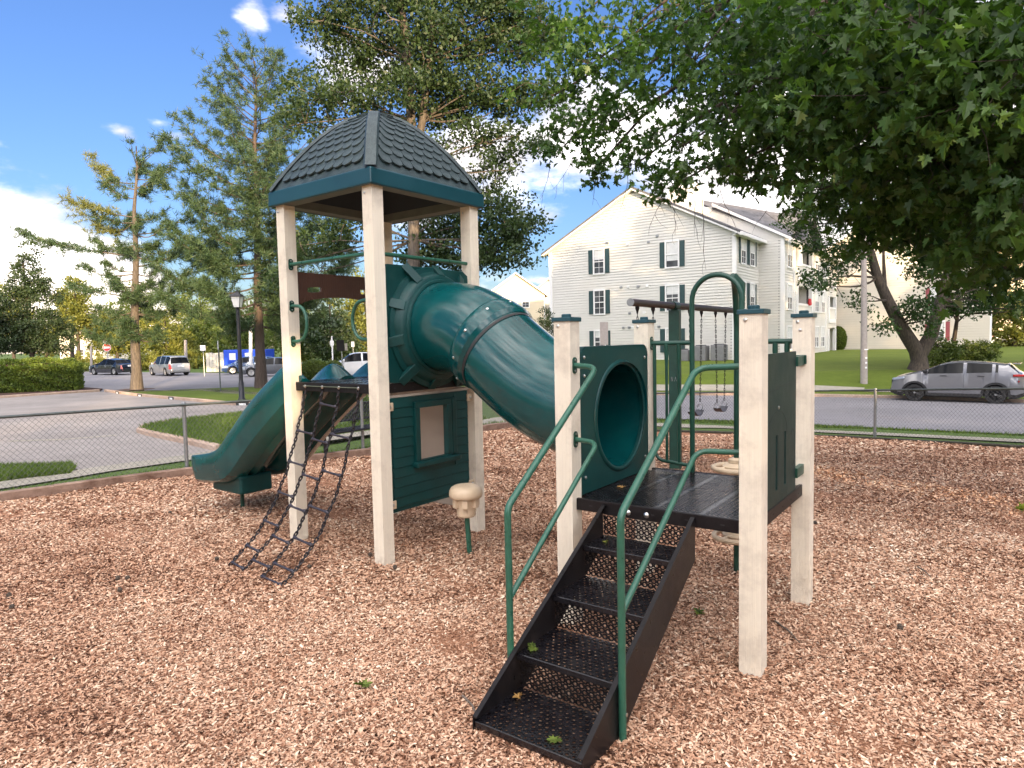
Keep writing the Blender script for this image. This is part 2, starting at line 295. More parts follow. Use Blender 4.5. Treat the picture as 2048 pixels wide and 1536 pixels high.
class MB:
    def __init__(s, xf=None): s.v = []; s.f = []; s.xf = xf
    def quad(s, a, b, c, d):
        n = len(s.v); s.v += [tuple(a), tuple(b), tuple(c), tuple(d)]; s.f.append((n, n+1, n+2, n+3)); return s
    def poly(s, pts):
        n = len(s.v); s.v += [tuple(p) for p in pts]; s.f.append(tuple(range(n, n+len(pts)))); return s
    def box(s, x0, y0, z0, x1, y1, z1):
        n = len(s.v)
        s.v += [(x0, y0, z0), (x1, y0, z0), (x1, y1, z0), (x0, y1, z0), (x0, y0, z1), (x1, y0, z1), (x1, y1, z1), (x0, y1, z1)]
        s.f += [(n, n+3, n+2, n+1), (n+4, n+5, n+6, n+7), (n, n+1, n+5, n+4), (n+1, n+2, n+6, n+5), (n+2, n+3, n+7, n+6), (n+3, n, n+4, n+7)]
        return s
    def obox(s, c, ax, ay, az):
        c, ax, ay, az = map(Vector, (c, ax, ay, az)); n = len(s.v)
        for sz in (-1, 1):
            for sx, sy in ((-1, -1), (1, -1), (1, 1), (-1, 1)): s.v.append(tuple(c+ax*sx+ay*sy+az*sz))
        s.f += [(n, n+3, n+2, n+1), (n+4, n+5, n+6, n+7), (n, n+1, n+5, n+4), (n+1, n+2, n+6, n+5), (n+2, n+3, n+7, n+6), (n+3, n, n+4, n+7)]
        return s
    def tube(s, pts, r, sides=8, closed=False, caps=True):
        pts = [Vector(p) for p in pts]; n0 = len(s.v); N = len(pts)
        rs = r if hasattr(r, '__len__') else [r]*N
        prev = None
        for i, p in enumerate(pts):
            if closed: t = (pts[(i+1) % N]-pts[i-1])
            else: t = pts[min(i+1, N-1)]-pts[max(i-1, 0)]
            if t.length < 1e-9: t = Vector((0, 0, 1))
            t.normalize()
            if prev is None:
                ref = Vector((0, 0, 1)) if abs(t.z) < .9 else Vector((1, 0, 0)); a = t.cross(ref).normalized()
            else:
                a = prev - t*prev.dot(t)
                if a.length < 1e-6: a = t.cross(Vector((0, 0, 1)))
                a.normalize()
            prev = a; b = t.cross(a)
            for k in range(sides):
                th = 2*PI*k/sides; s.v.append(tuple(p + (a*math.cos(th)+b*math.sin(th))*rs[i]))
        M_ = N if closed else N-1
        for i in range(M_):
            for k in range(sides):
                a0 = n0+i*sides+k; a1 = n0+i*sides+(k+1) % sides; j = (i+1) % N
                s.f.append((a0, a1, n0+j*sides+(k+1) % sides, n0+j*sides+k))
        if caps and not closed:
            s.f.append(tuple(n0+k for k in reversed(range(sides)))); s.f.append(tuple(n0+(N-1)*sides+k for k in range(sides)))
        return s
    def lathe(s, prof, sides=20, c=(0, 0, 0), axis=None, caps=True):
        """prof: (radius, height) pairs; axis: matrix turning +z into the wanted direction"""
        n0 = len(s.v); c = Vector(c)
        for r_, h_ in prof:
            for k in range(sides):
                th = 2*PI*k/sides; p = Vector((r_*math.cos(th), r_*math.sin(th), h_))
                if axis is not None: p = axis @ p
                s.v.append(tuple(c+p))
        for i in range(len(prof)-1):
            for k in range(sides):
                s.f.append((n0+i*sides+k, n0+i*sides+(k+1) % sides, n0+(i+1)*sides+(k+1) % sides, n0+(i+1)*sides+k))
        if caps and prof[0][0] > 1e-6: s.f.append(tuple(n0+k for k in reversed(range(sides))))
        if caps and prof[-1][0] > 1e-6: s.f.append(tuple(n0+(len(prof)-1)*sides+k for k in range(sides)))
        return s
    def prism(s, pts, vec):
        """closed outline (3-D points) pushed along vec"""
        n = len(s.v); k = len(pts); v = Vector(vec)
        s.v += [tuple(p) for p in pts] + [tuple(Vector(p)+v) for p in pts]
        s.f.append(tuple(range(n, n+k))); s.f.append(tuple(reversed(range(n+k, n+2*k))))
        for i in range(k):
            j = (i+1) % k; s.f.append((n+i, n+k+i, n+k+j, n+j))
        return s
    def mesh(s, name, smooth=None):
        me = bpy.data.meshes.new(name)
        v = s.v
        if s.xf is not None: v = [tuple(s.xf @ Vector(p)) for p in v]
        me.from_pydata(v, [], s.f); me.update()
        if smooth is not None:
            me.polygons.foreach_set('use_smooth', [True]*len(me.polygons)); me.set_sharp_from_angle(angle=math.radians(smooth))
        return me
    def build(s, name, m, parent=None, smooth=None, bevel=0., fixn=False, loc=None, rotz=None, segs=2):
        me = s.mesh(name, smooth)
        if fixn:
            b_ = bmesh.new(); b_.from_mesh(me); bmesh.ops.recalc_face_normals(b_, faces=b_.faces); b_.to_mesh(me); b_.free()
            if smooth is not None: me.set_sharp_from_angle(angle=math.radians(smooth))
        o = link(name, me, m, parent, loc, rotz)
        if bevel:
            bv = o.modifiers.new('bevel', 'BEVEL'); bv.width = bevel; bv.segments = segs; bv.limit_method = 'ANGLE'; bv.angle_limit = math.radians(40)
        return o

def np_mesh(name, V, F, m, rnd=None, parent=None, kind=None, smooth=False):
    V = np.asarray(V, np.float32).reshape(-1, 3); F = np.asarray(F, np.int32); nf, k = F.shape
    me = bpy.data.meshes.new(name)
    me.vertices.add(len(V)); me.vertices.foreach_set('co', V.ravel())
    me.loops.add(nf*k); me.loops.foreach_set('vertex_index', F.ravel())
    me.polygons.add(nf); me.polygons.foreach_set('loop_start', np.arange(nf, dtype=np.int32)*k)
    if rnd is not None:
        at_ = me.attributes.new('rnd', 'FLOAT', 'FACE'); at_.data.foreach_set('value', np.asarray(rnd, np.float32))
    me.update(calc_edges=True)
    o = link(name, me, m, parent)
    if kind: o['kind'] = kind
    return o

def norm(a): return a/np.maximum(np.linalg.norm(a, axis=-1, keepdims=True), 1e-9)
def leaves(C, size, aspect=.55, fold=.25, down=0., shape='quad', up=0.):
    """C: N leaf base points. returns verts, faces, index of leaf per face"""
    N = len(C); ax = RNG.normal(size=(N, 3)); ax[:, 2] -= down; ax = norm(ax)
    nn = RNG.normal(size=(N, 3)); nn[:, 2] += up; sd_ = norm(np.cross(ax, nn)); nn = norm(np.cross(sd_, ax))
    s_ = (size*(.65+.7*RNG.random(N)))[:, None]
    if shape == 'quad':
        p0 = C; p1 = C + ax*s_*.5 + sd_*s_*aspect*.5 + nn*s_*fold*.3; p2 = C + ax*s_; p3 = C + ax*s_*.5 - sd_*s_*aspect*.5 + nn*s_*fold*.3
        V = np.stack([p0, p1, p2, p3], 1).reshape(-1, 3); F = np.arange(N*4).reshape(N, 4); return V, F, np.arange(N)
    prof = [(0, -.04, 0), (.27, -.12, .04), (.20, .10, .05), (.60, .17, .07), (.37, .33, .06), (.52, .62, .07), (.17, .50, .03), (.20, .72, .0), (0, 1, -.14)]
    V = []; 
    for sgn in (1, -1):
        V.append(np.stack([C + sd_*s_*x_*sgn + ax*s_*y_ + nn*s_*z_*1.6 for x_, y_, z_ in prof], 1))
    V = np.stack(V, 1).reshape(-1, 3); F = np.arange(N*18).reshape(N*2, 9)
    return V, F, np.repeat(np.arange(N), 2)

def clumps(lobes, n, shell=.45):
    """clump centres in the lobes (cx,cy,cz,rx,ry,rz), pushed towards their outsides"""
    w = np.array([l[3]*l[4]*l[5] for l in lobes])**.8; idx = RNG.choice(len(lobes), n, p=w/w.sum()); L = np.array(lobes)[idx]
    d = norm(RNG.normal(size=(n, 3))); r = (shell+(1-shell)*RNG.random(n))**.6
    d = d*(1+.18*np.sin(d[:, [1]]*5+d[:, [2]]*7+idx[:, None]))
    return L[:, :3] + d*r[:, None]*L[:, 3:6]

def crown_leaves(name, C, per, spread, size, m, parent, shape='quad', down=0., up=0., aspect=.55, flat=.7):
    N = len(C); P = np.repeat(C, per, 0) + norm(RNG.normal(size=(N*per, 3)))*(RNG.random((N*per, 1))**.6)*spread*np.array([1, 1, flat])
    V, F, li = leaves(P, size, aspect=aspect, down=down, shape=shape, up=up)
    base = np.repeat(RNG.random(N), per); rnd = np.clip(.55*base + .45*RNG.random(N*per), 0, 1)[li]
    return np_mesh(name, V, F, m, rnd, parent)

def limb(mb, a, b, r0, r1, sag=.0, wob=.06, n=6, sides=6):
    a, b = np.array(a, float), np.array(b, float); L = np.linalg.norm(b-a); pts = []
    off = RNG.normal(size=3)*wob*L
    for i in range(n+1):
        t = i/n; p = a*(1-t)+b*t; p = p + off*math.sin(PI*t) + RNG.normal(size=3)*wob*.15*L*math.sin(PI*t); p[2] += sag*L*math.sin(PI*t)
        pts.append(p)
    mb.tube(pts, [r0+(r1-r0)*i/n for i in range(n+1)], sides)
    return pts

def broad_tree(name, label, base, trunk_pts, lobes, nclump, per, spread, size, leafm, barkm=None, cat='tree', group=None, r0=.25, shape='quad', nlimb=3, twigs=60, down=0., twig_r=.012, shell=.45, stems=None, up=0., leafn='crown'):
    """trunk_pts: list of (x,y,z) relative to base; lobes relative to base"""
    root = thing(name, label, cat, tuple(base), 0, group)
    mb = MB(); tp = [np.array(p, float) for p in trunk_pts]; n = len(tp)
    fl = [np.array([tp[0][0], tp[0][1], -.25])] + tp
    rs = [r0*1.7, r0*1.25] + [r0*(1-.65*i/(n-1)) for i in range(1, n)]
    mb.tube(fl, rs, 10)
    for st in (stems or []):
        mb.tube([Vector(p) for p in st[0]], [st[1]*(1-.6*i/(len(st[0])-1)) for i in range(len(st[0]))], 8)
    allp = tp[max(1, n//3):] + [np.array(p, float) for st in (stems or []) for p in st[0][1:]]
    ends = []
    for lo in lobes:
        c = np.array(lo[:3], float)
        st = min(allp, key=lambda p: np.linalg.norm(p-c)+max(0, p[2]-c[2])*1.5)
        for k in range(nlimb):
            d = norm(RNG.normal(size=3))*np.array(lo[3:6])*.6
            e = limb(mb, st, c+d, r0*.15, r0*.04, n=5, sides=5); ends += e[2:]
    C = clumps(lobes, nclump, shell)
    if ends:
        E_ = np.array(ends)
        for k in RNG.choice(len(C), min(twigs, len(C)), replace=False):
            q = C[k]; i = np.argmin(np.linalg.norm(E_-q, axis=1)); limb(mb, E_[i], q, twig_r*1.6, twig_r*.5, n=3, sides=3, wob=.1)
    mb.build('trunk', barkm or M['bark'], root, smooth=50)
    crown_leaves(leafn, C, per, spread, size, leafm, root, shape, down, up)
    return root

# ------------------------------------------------------------------ ground sheets
def poly_sheet(name, pts, dz, m, cell=1., kind='structure', skirt=0.):
    bm = bmesh.new(); vs = [bm.verts.new((p[0], p[1], 0)) for p in pts]; bm.faces.new(vs)
    bmesh.ops.recalc_face_normals(bm, faces=bm.faces)
    xs = [p[0] for p in pts]; ys = [p[1] for p in pts]
    for axis, lo, hi in ((0, min(xs), max(xs)), (1, min(ys), max(ys))):
        k = math.ceil(lo/cell)
        while k*cell < hi:
            co = [0, 0, 0]; co[axis] = k*cell; no = [0, 0, 0]; no[axis] = 1
            bmesh.ops.bisect_plane(bm, geom=bm.verts[:]+bm.edges[:]+bm.faces[:], dist=1e-5, plane_co=co, plane_no=no); k += 1
    for v in bm.verts: v.co.z = float(H(v.co.x, v.co.y)) + dz
    if skirt:
        be = [e for e in bm.edges if len(e.link_faces) == 1]; r = bmesh.ops.extrude_edge_only(bm, edges=be)
        for g_ in r['geom']:
            if isinstance(g_, bmesh.types.BMVert): g_.co.z -= skirt
    bm.normal_update()
    for f in bm.faces:
        if abs(f.normal.z) > .3 and f.normal.z < 0: f.normal_flip()
    me = bpy.data.meshes.new(name); bm.to_mesh(me); bm.free()
    return tag(link(name, me, m), kind=kind)
def P2(*pts): return [at(x, y)[:2] for x, y in pts]
def ribbon(line, w0, w1):
    """polygon on both sides of a polyline, offsets w0 and w1 to its left"""
    L = [np.array(p[:2]) for p in line]; a, b = [], []
    for i, p in enumerate(L):
        t = norm(L[min(i+1, len(L)-1)]-L[max(i-1, 0)]); n_ = np.array([-t[1], t[0]]); a.append(p+n_*w0); b.append(p+n_*w1)
    return a + b[::-1]
def densify(line, step=.6):
    o = []
    for p, q in zip(line[:-1], line[1:]):
        n_ = max(1, int(np.linalg.norm(np.array(q[:2])-np.array(p[:2]))/step))
        for i in range(n_): o.append(np.array(p[:2])*(1-i/n_)+np.array(q[:2])*i/n_)
    return o+[np.array(line[-1][:2])]
def sweep_line(name, line, w, z0, z1, m, parent=None, chamfer=.02):
    """a beam of rectangular section laid along a ground polyline"""
    L = densify(line); mb = MB(); rows = []
    for i, p in enumerate(L):
        t = norm(L[min(i+1, len(L)-1)]-L[max(i-1, 0)]); n_ = np.array([-t[1], t[0]]); h = float(H(*p)); rows.append([(*(p+n_*o_), h+z_) for o_, z_ in ((-w/2, z0), (-w/2, z1-chamfer), (-w/2+chamfer, z1), (w/2-chamfer, z1), (w/2, z1-chamfer), (w/2, z0))])
    k = 6
    for r in rows: mb.v += r
    for i in range(len(rows)-1):
        for j in range(k-1): mb.f.append((i*k+j, (i+1)*k+j, (i+1)*k+j+1, i*k+j+1))
    mb.f.append(tuple(range(k))); mb.f.append(tuple(reversed(range((len(rows)-1)*k, len(rows)*k))))
    return mb.build(name, m, parent, fixn=True)

# terrain
xs = np.concatenate([np.arange(-400, -60, 20), np.arange(-60, 60, 1.), np.arange(60, 401, 20)]); ys = np.concatenate([np.arange(-120, -8, 8), np.arange(-8, 80, 1.), np.arange(80, 600, 20)])
X, Y = np.meshgrid(xs, ys); Z = H(X, Y) - .07
V = np.stack([X, Y, Z], -1).reshape(-1, 3); nx, ny = len(xs), len(ys)
I = np.arange(nx*ny).reshape(ny, nx); F = np.stack([I[:-1, :-1], I[:-1, 1:], I[1:, 1:], I[1:, :-1]], -1).reshape(-1, 4)
tag(np_mesh('ground', V, F, M['lawn2']), kind='structure')
# play area border corner points
BL = [np.array([-13.5, 2.6]), at(0, 1000)[:2], at(380, 948)[:2], at(640, 918)[:2], at(735, 908)[:2], at(965, 860)[:2], at(1150, 853)[:2]]
BR = [at(1150, 853)[:2], at(1320, 861)[:2], at(1480, 866)[:2], at(1640, 870)[:2], at(2048, 895)[:2], np.array([17., 8.2])]
poly_sheet('mulch_bed', BL + BR[1:] + [np.array([17., -12.]), np.array([-13.5, -12.])], -.028, M['mulchbase'], 1.)
# main road on the left, the car park and its pavement
poly_sheet('road', P2((-900, 790), (-200, 784), (160, 781), (225, 785), (300, 783), (360, 780.5), (480, 775), (620, 772), (760, 771), (980, 773), (980, 741), (700, 746), (560, 748), (425, 746), (330, 745), (200, 744), (100, 742), (-900, 742)), .016, M['asphalt'], 2.)
poly_sheet('car_park', P2((-700, 960), (0, 934), (140, 934), (172, 948), (300, 932), (400, 917), (432, 903), (300, 872), (281, 866), (290, 858), (345, 848), (430, 838), (480, 833), (620, 822), (760, 812), (760, 796), (600, 806), (540, 811), (466, 812), (400, 804), (331, 798), (272, 792), (235, 787), (205, 784), (100, 790), (0, 797), (-700, 830)), .018, M['asphalt_lot'], 1.)
PAV = [at(-260, 1008), at(0, 975), at(130, 955), at(200, 943), at(300, 929), at(385, 917), at(500, 900), at(600, 888), at(735, 868), at(860, 855), at(980, 846), at(1080, 838)]
poly_sheet('pavement', ribbon(densify(PAV), -.3, .38), .03, M['concrete'], 1.)
poly_sheet('pavement', ribbon(densify([at(240, 787.5), at(420, 783), at(470, 789), at(620, 796)]), -.5, .5), .10, M['concrete'], 1.)
# right-hand road
NR = [at(1100, 832), at(1300, 838), at(1480, 842), at(1640, 850), at(2048, 870), at(2500, 896)]
FR = [at(900, 788), at(1100, 789), at(1300, 790), at(1480, 791), at(1650, 794), at(1800, 797), at(2048, 806), at(2500, 826)]
poly_sheet('road', [p[:2] for p in NR] + [p[:2] for p in FR[::-1]], .016, M['asphalt'], 1.)
PVR = [at(1100, 845), at(1300, 850), at(1450, 856), at(1640, 864), at(1768, 870), at(2048, 884), at(2300, 899)]
poly_sheet('pavement', ribbon(densify(PVR), -.42, .34), .03, M['concrete'], 1.)
FRW = [at(1100, 779), at(1300, 780), at(1480, 780.5), at(1640, 782), at(1800, 786), at(2048, 794), at(2500, 812)]
poly_sheet('pavement', ribbon(densify(FRW), -.55, .55), .12, M['concrete'], 1.)
poly_sheet('lawn', [p[:2] for p in FR] + [np.array([70., 30.]), np.array([90., 120.]), np.array([-2., 120.]), np.array([-2., 44.])], .095, M['lawn'], 1.5, skirt=.14)
# island with numbered kerb, island with hedge, small grass island
K1 = [at(-700, 836), at(-300, 812), at(0, 797), at(100, 790), at(160, 786), at(198, 783.5)]
K2 = [at(212, 783.5), at(235, 787), at(272, 792), at(331, 798), at(400, 804), at(466, 811), at(540, 811), at(600, 806), at(760, 796)]
poly_sheet('lawn', [p[:2] for p in K2] + P2((760, 775), (620, 775), (480, 778), (360, 783), (300, 785), (240, 785.5)), .10, M['lawn'], 1., skirt=.12)
poly_sheet('planting_bed', [p[:2] for p in K1] + P2((205, 780.8), (160, 777), (-200, 779), (-700, 783)), .105, M['soil'], 1., skirt=.12)
def kerb(line, label, group=None):
    L_ = densify(line, .5); root = thing('kerb', label, 'kerb', (*L_[0], float(H(*L_[0]))), 0, group)
    o = sweep_line('edge_stone', line, .17, -.05, .13, M['kerb'], None); o.parent = root; o.location = -Vector(root.location)
    return root
k2 = kerb(K2, 'low concrete kerb with painted black number plates along the car park grass strip')
kerb(K1, 'low concrete kerb in front of the clipped hedge')
kerb(FR, 'concrete kerb along the far side of the road under the parked pale grey car')
KI = [at(560, 800+128), at(440, 903), at(380, 889), at(300, 872), at(281, 866), at(290, 858), at(345, 848), at(430, 838), at(480, 833), at(620, 822)]
kerb(KI[1:], 'rounded concrete kerb around the small grass island behind the slide')
poly_sheet('lawn', [p[:2] for p in KI], .10, M['lawn2'], .8, skirt=.12)
for (x, y) in ((222, 788.5), (272, 794), (331, 800.5), (466, 814)):
    p = at(x, y); c = np.array([p[0], p[1]]); KD = densify(K2, .05); ki = min(range(2, len(KD)-8), key=lambda k: np.linalg.norm(KD[k]-c)); c = KD[ki]; t = norm(KD[ki+6]-KD[max(0, ki-6)]); n_ = np.array([t[1], -t[0]])
    if n_[1] > 0: n_ = -n_
    i = c + n_*.0875; h = float(H(*c))
    root = k2; off = np.array([*(i-np.array(k2.location[:2])), h-k2.location[2]+.055])
    MB().obox(off, (*(t*.27), 0), (*(n_*.004), 0), (0, 0, .075)).build('number_plate', M['blackmark'], root)
    MB().obox(off+np.array([*(n_*.005), 0]), (*(t*.14), 0), (*(n_*.003), 0), (0, 0, .038)).build('painted_number', M['white'], root)
# painted bay line
poly_sheet('road_marking', ribbon(densify([at(20, 884), at(120, 881), at(200, 875), at(232, 872)]), -.12, .12), .024, M['concrete'], 2.)

poly_sheet('verge', ribbon(densify(BL), .05, 1.5), .004, M['lawn2'], 1.)
poly_sheet('verge', ribbon(densify(BR), .05, 2.6), .004, M['lawn2'], 1.)
# wood border timbers round the play area
def timbers(line, label, zt=.105, m=None):
    root = thing('timber_border', label, 'border', (0, 0, 0)); L_ = densify(line, .1); n_ = len(L_); k = 0; i = 0
    while i < n_-2:
        j = min(n_-1, i+24); seg = L_[i:j+1]
        o = sweep_line('timber', [seg[0], seg[len(seg)//2], seg[-1]], .13, -.1, zt+.008*math.sin(k*2.1), m or M['timber'], root, .012); i = j; k += 1
    return root
timbers(BL, 'weathered timber edging along the left side of the mulch beside the car park')
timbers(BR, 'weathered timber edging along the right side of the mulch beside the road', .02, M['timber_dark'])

# ------------------------------------------------------------------ mulch chips
def in_poly(x, y, poly):
    ins = np.zeros(len(x), bool); n_ = len(poly)
    for i in range(n_):
        x0, y0 = poly[i]; x1, y1 = poly[(i+1) % n_]
        c = ((y0 > y) != (y1 > y)) & (x < (x1-x0)*(y-y0)/(y1-y0+1e-12)+x0); ins ^= c
    return ins
MPOLY = BL + BR[1:] + [np.array([17., -12.]), np.array([-13.5, -12.])]
def mound(x, y): return .022*np.sin(x*1.3+.9*np.sin(y*1.1))*np.sin(y*1.7+.5*np.sin(x*2.))+.012*np.sin(x*3.1+1.3*np.sin(y*2.2))+.010*np.sin(y*4.3+x*1.7)+.008*np.sin(x*9.1+y*6.3)
chips_V, chips_F, chips_R = [], [], []; base_i = 0
for y0, y1, dens_, ln, wd in ((2.1, 5.0, 12500, .028, .0094), (5.0, 7.6, 6600, .031, .0122), (7.6, 11.5, 2600, .038, .0175), (11.5, 16.5, 800, .052, .028)):
    w1 = .79*y1+2.4; n_ = int((y1-y0)*2*w1*dens_)
    x = (RNG.random(n_)*2-1)*w1; y = y0+(y1-y0)*RNG.random(n_)
    ok = ((np.abs(x) < .79*y+.4) | ((np.abs(x) < .79*y+2.4) & (RNG.random(n_) < .3))) & in_poly(x, y, MPOLY); x, y = x[ok], y[ok]; n_ = len(x)
    yaw = RNG.random(n_)*2*PI; tilt = RNG.normal(0, .28, n_); roll = RNG.normal(0, .4, n_)
    l_ = ln*(.45+1.1*RNG.random(n_)**1.5); w_ = wd*(.5+.9*RNG.random(n_))
    ax = np.stack([np.cos(yaw)*np.cos(tilt), np.sin(yaw)*np.cos(tilt), np.sin(tilt)], 1)
    sd2 = norm(np.stack([-np.sin(yaw), np.cos(yaw), np.sin(roll)], 1)); up_ = np.cross(ax, sd2)
    c = np.stack([x, y, H(x, y)-.020+mound(x, y)*.55+RNG.random(n_)*.016], 1)
    j = RNG.normal(0, .25, (n_, 4))
    bend = RNG.normal(0, .12, n_)[:, None]*l_[:, None]*up_
    p0 = c-ax*(l_*.5)[:, None]-sd2*(w_*(.5+.3*j[:, 0]))[:, None]; p1 = c+ax*(l_*.5)[:, None]-sd2*(w_*(.4+.3*j[:, 1]))[:, None]+bend
    p2 = c+ax*(l_*(.42+.2*j[:, 2]))[:, None]+sd2*(w_*.5)[:, None]; p3 = c-ax*(l_*.45)[:, None]+sd2*(w_*(.45+.3*j[:, 3]))[:, None]+bend
    chips_V.append(np.stack([p0, p1, p2, p3], 1).reshape(-1, 3)); chips_F.append(np.arange(n_*4).reshape(-1, 4)+base_i); base_i += n_*4
    patch = .5+.5*np.sin(x*.9+2*np.sin(y*.7))*np.sin(y*1.1+1.5*np.sin(x*.5))
    p2 = np.sin(x*2.9+1.7*np.sin(y*2.3+x))*np.sin(y*3.3+1.9*np.sin(x*2.1)); damp = np.clip((np.sin(x*1.7+y*.6+2*np.sin(y*1.9))*np.sin(y*2.6-x*.8)-.62)*3, 0, 1)
    chips_R.append(np.clip(RNG.beta(1.9, 1.8, n_)+.14*(patch-.5)+.07*p2-.14*damp, 0, 1))
o = np_mesh('wood_chip_mulch', np.concatenate(chips_V), np.concatenate(chips_F), M['chips'], np.concatenate(chips_R), kind='stuff')
tag(o, 'loose reddish brown wood chips covering the play area', 'mulch')

# grass blades along the fences
def grass_patch(name, poly, n_, h, dz=0., m=L_GRASS, label=None):
    poly = [np.array(p[:2]) for p in poly]; A = np.array(poly); lo, hi = A.min(0), A.max(0)
    p = lo+(hi-lo)*RNG.random((n_*2, 2)); ok = in_poly(p[:, 0], p[:, 1], poly); p = p[ok][:n_]; n_ = len(p)
    b = np.stack([p[:, 0], p[:, 1], H(p[:, 0], p[:, 1])+dz-.02], 1); hh = h*(.4+RNG.random(n_))
    th = RNG.random(n_)*2*PI; w_ = (.006+.008*RNG.random(n_))[:, None]*(1+b[:, [1]]*.04); s_ = np.stack([np.cos(th), np.sin(th), 0*th], 1)*w_
    lean = RNG.normal(0, .4, (n_, 3))*hh[:, None]; lean[:, 2] = 0; tip = b+lean+np.array([0, 0, 1])*hh[:, None]
    V = np.stack([b-s_, b+s_, tip], 1).reshape(-1, 3)
    o = np_mesh(name, V, np.arange(n_*3).reshape(-1, 3), m, RNG.random(n_), kind='stuff'); tag(o, label, 'grass'); return o
BLd = densify(BL[1:], .5)
grass_patch('grass', ribbon(BLd, .08, .62), 26000, .09, label='fringe of green grass between the left timber edging and the pavement')
grass_patch('grass', P2((-40, 940), (0, 940), (150, 936), (140, 950), (0, 966), (-60, 972)), 9000, .12, .02, label='rough grass patch beside the car park at the left edge')
grass_patch('grass', [p[:2] for p in KI], 26000, .10, .1, label='grass growing on the small island behind the slide')
grass_patch('grass', [p[:2] for p in NR] + [p[:2]-np.array([.2, .9]) for p in NR[::-1]], 22000, .08, label='strip of grass along the near edge of the right road')
grass_patch('grass', ribbon(densify(BR, .5), .05, .30), 7000, .05, label='thin grass between the right timber edging and the pavement')
grass_patch('grass', ribbon(densify([at(600, 880), at(735, 861), at(860, 848), at(980, 840)], .5), 0, 1.6), 9000, .08, .03, label='grass strip behind the bench beyond the pavement')

# ------------------------------------------------------------------ chain link fences
def fence(line, hgt, label, posts_at, flip=False):
    root = thing('chain_link_fence', label, 'fence', (0, 0, 0)); L_ = densify(line, .12)
    cum = np.concatenate([[0], np.cumsum([np.linalg.norm(L_[i+1]-L_[i]) for i in range(len(L_)-1)])]); A = np.array(L_)
    def pt(s_, z_):
        x = np.interp(s_, cum, A[:, 0]); y = np.interp(s_, cum, A[:, 1]); return (x, y, float(H(x, y))+z_)
    tot_ = cum[-1]
    MB().tube([pt(s_, hgt) for s_ in np.linspace(0, tot_, 26)], .021, 8).build('top_rail', M['fence_dark'], root, smooth=50)
    for s_ in posts_at:
        p = pt(s_, 0)
        MB().tube([(p[0], p[1], p[2]-.2), (p[0], p[1], p[2]+hgt+.0)], .03, 10).build('post', M['galv'], root, smooth=50)
        MB().lathe([(.034, 0), (.036, .02), (.028, .045), (0, .05)], 10, (p[0], p[1], p[2]+hgt-.005)).build('post_cap', M['galv'], root, smooth=50)
    mb = MB(); pitch = .078; h0, h1 = .03, hgt-.02; span = (h1-h0)*.95; k = -span
    while k < tot_:
        for sg in (1, -1):
            a, b = (k, k+span) if sg > 0 else (k+span, k)
            za, zb = h0, h1
            s0, s1 = a, b
            lo_, hi_ = (0-s0)/(s1-s0), (tot_-s0)/(s1-s0)
            if lo_ > hi_: lo_, hi_ = hi_, lo_
            t0, t1 = max(0, lo_), min(1, hi_)
            if t1 <= t0+.02: continue
            off = .0025*sg
            p = [pt(s0+(s1-s0)*t, za+(zb-za)*t) for t in (t0, (t0+t1)/2, t1)]
            p = [(q[0]+off, q[1]+off, q[2]) for q in p]
            mb.tube(p, .0021, 3, caps=False)
        k += pitch
    o = mb.build('wire_mesh', M['wire'], root); o['kind'] = 'stuff'
    return root
fl0 = at(346, 941)[:2]
def shift(line, d): 
    L_ = densify(line, .4); o = []
    for i, p in enumerate(L_):
        t = norm(L_[min(i+1, len(L_)-1)]-L_[max(i-1, 0)]); o.append(p+np.array([-t[1], t[0]])*d)
    return o
FLL = shift(BL, .16); FRR = shift(BR, .16)
def nearest_s(line, p):
    cum = 0; best = (1e9, 0)
    for a, b in zip(line[:-1], line[1:]):
        d = np.linalg.norm(a-p)
        if d < best[0]: best = (d, cum)
        cum += np.linalg.norm(b-a)
    return best[1], cum
s_, t_ = nearest_s(FLL, fl0); fence(FLL, 1.10, 'long chain link fence between the mulch and the car park on the left', [v for v in (s_-6, s_-3, s_, s_+3, s_+6, s_+9) if 0 <= v <= t_])
s_, t_ = nearest_s(FRR, at(1768, 876)[:2]); fence(FRR, 1.04, 'low chain link fence along the road on the right, behind the swings', [v for v in (s_-9, s_-6, s_-3, s_, s_+3, s_+6, s_+9) if 0 <= v <= t_])

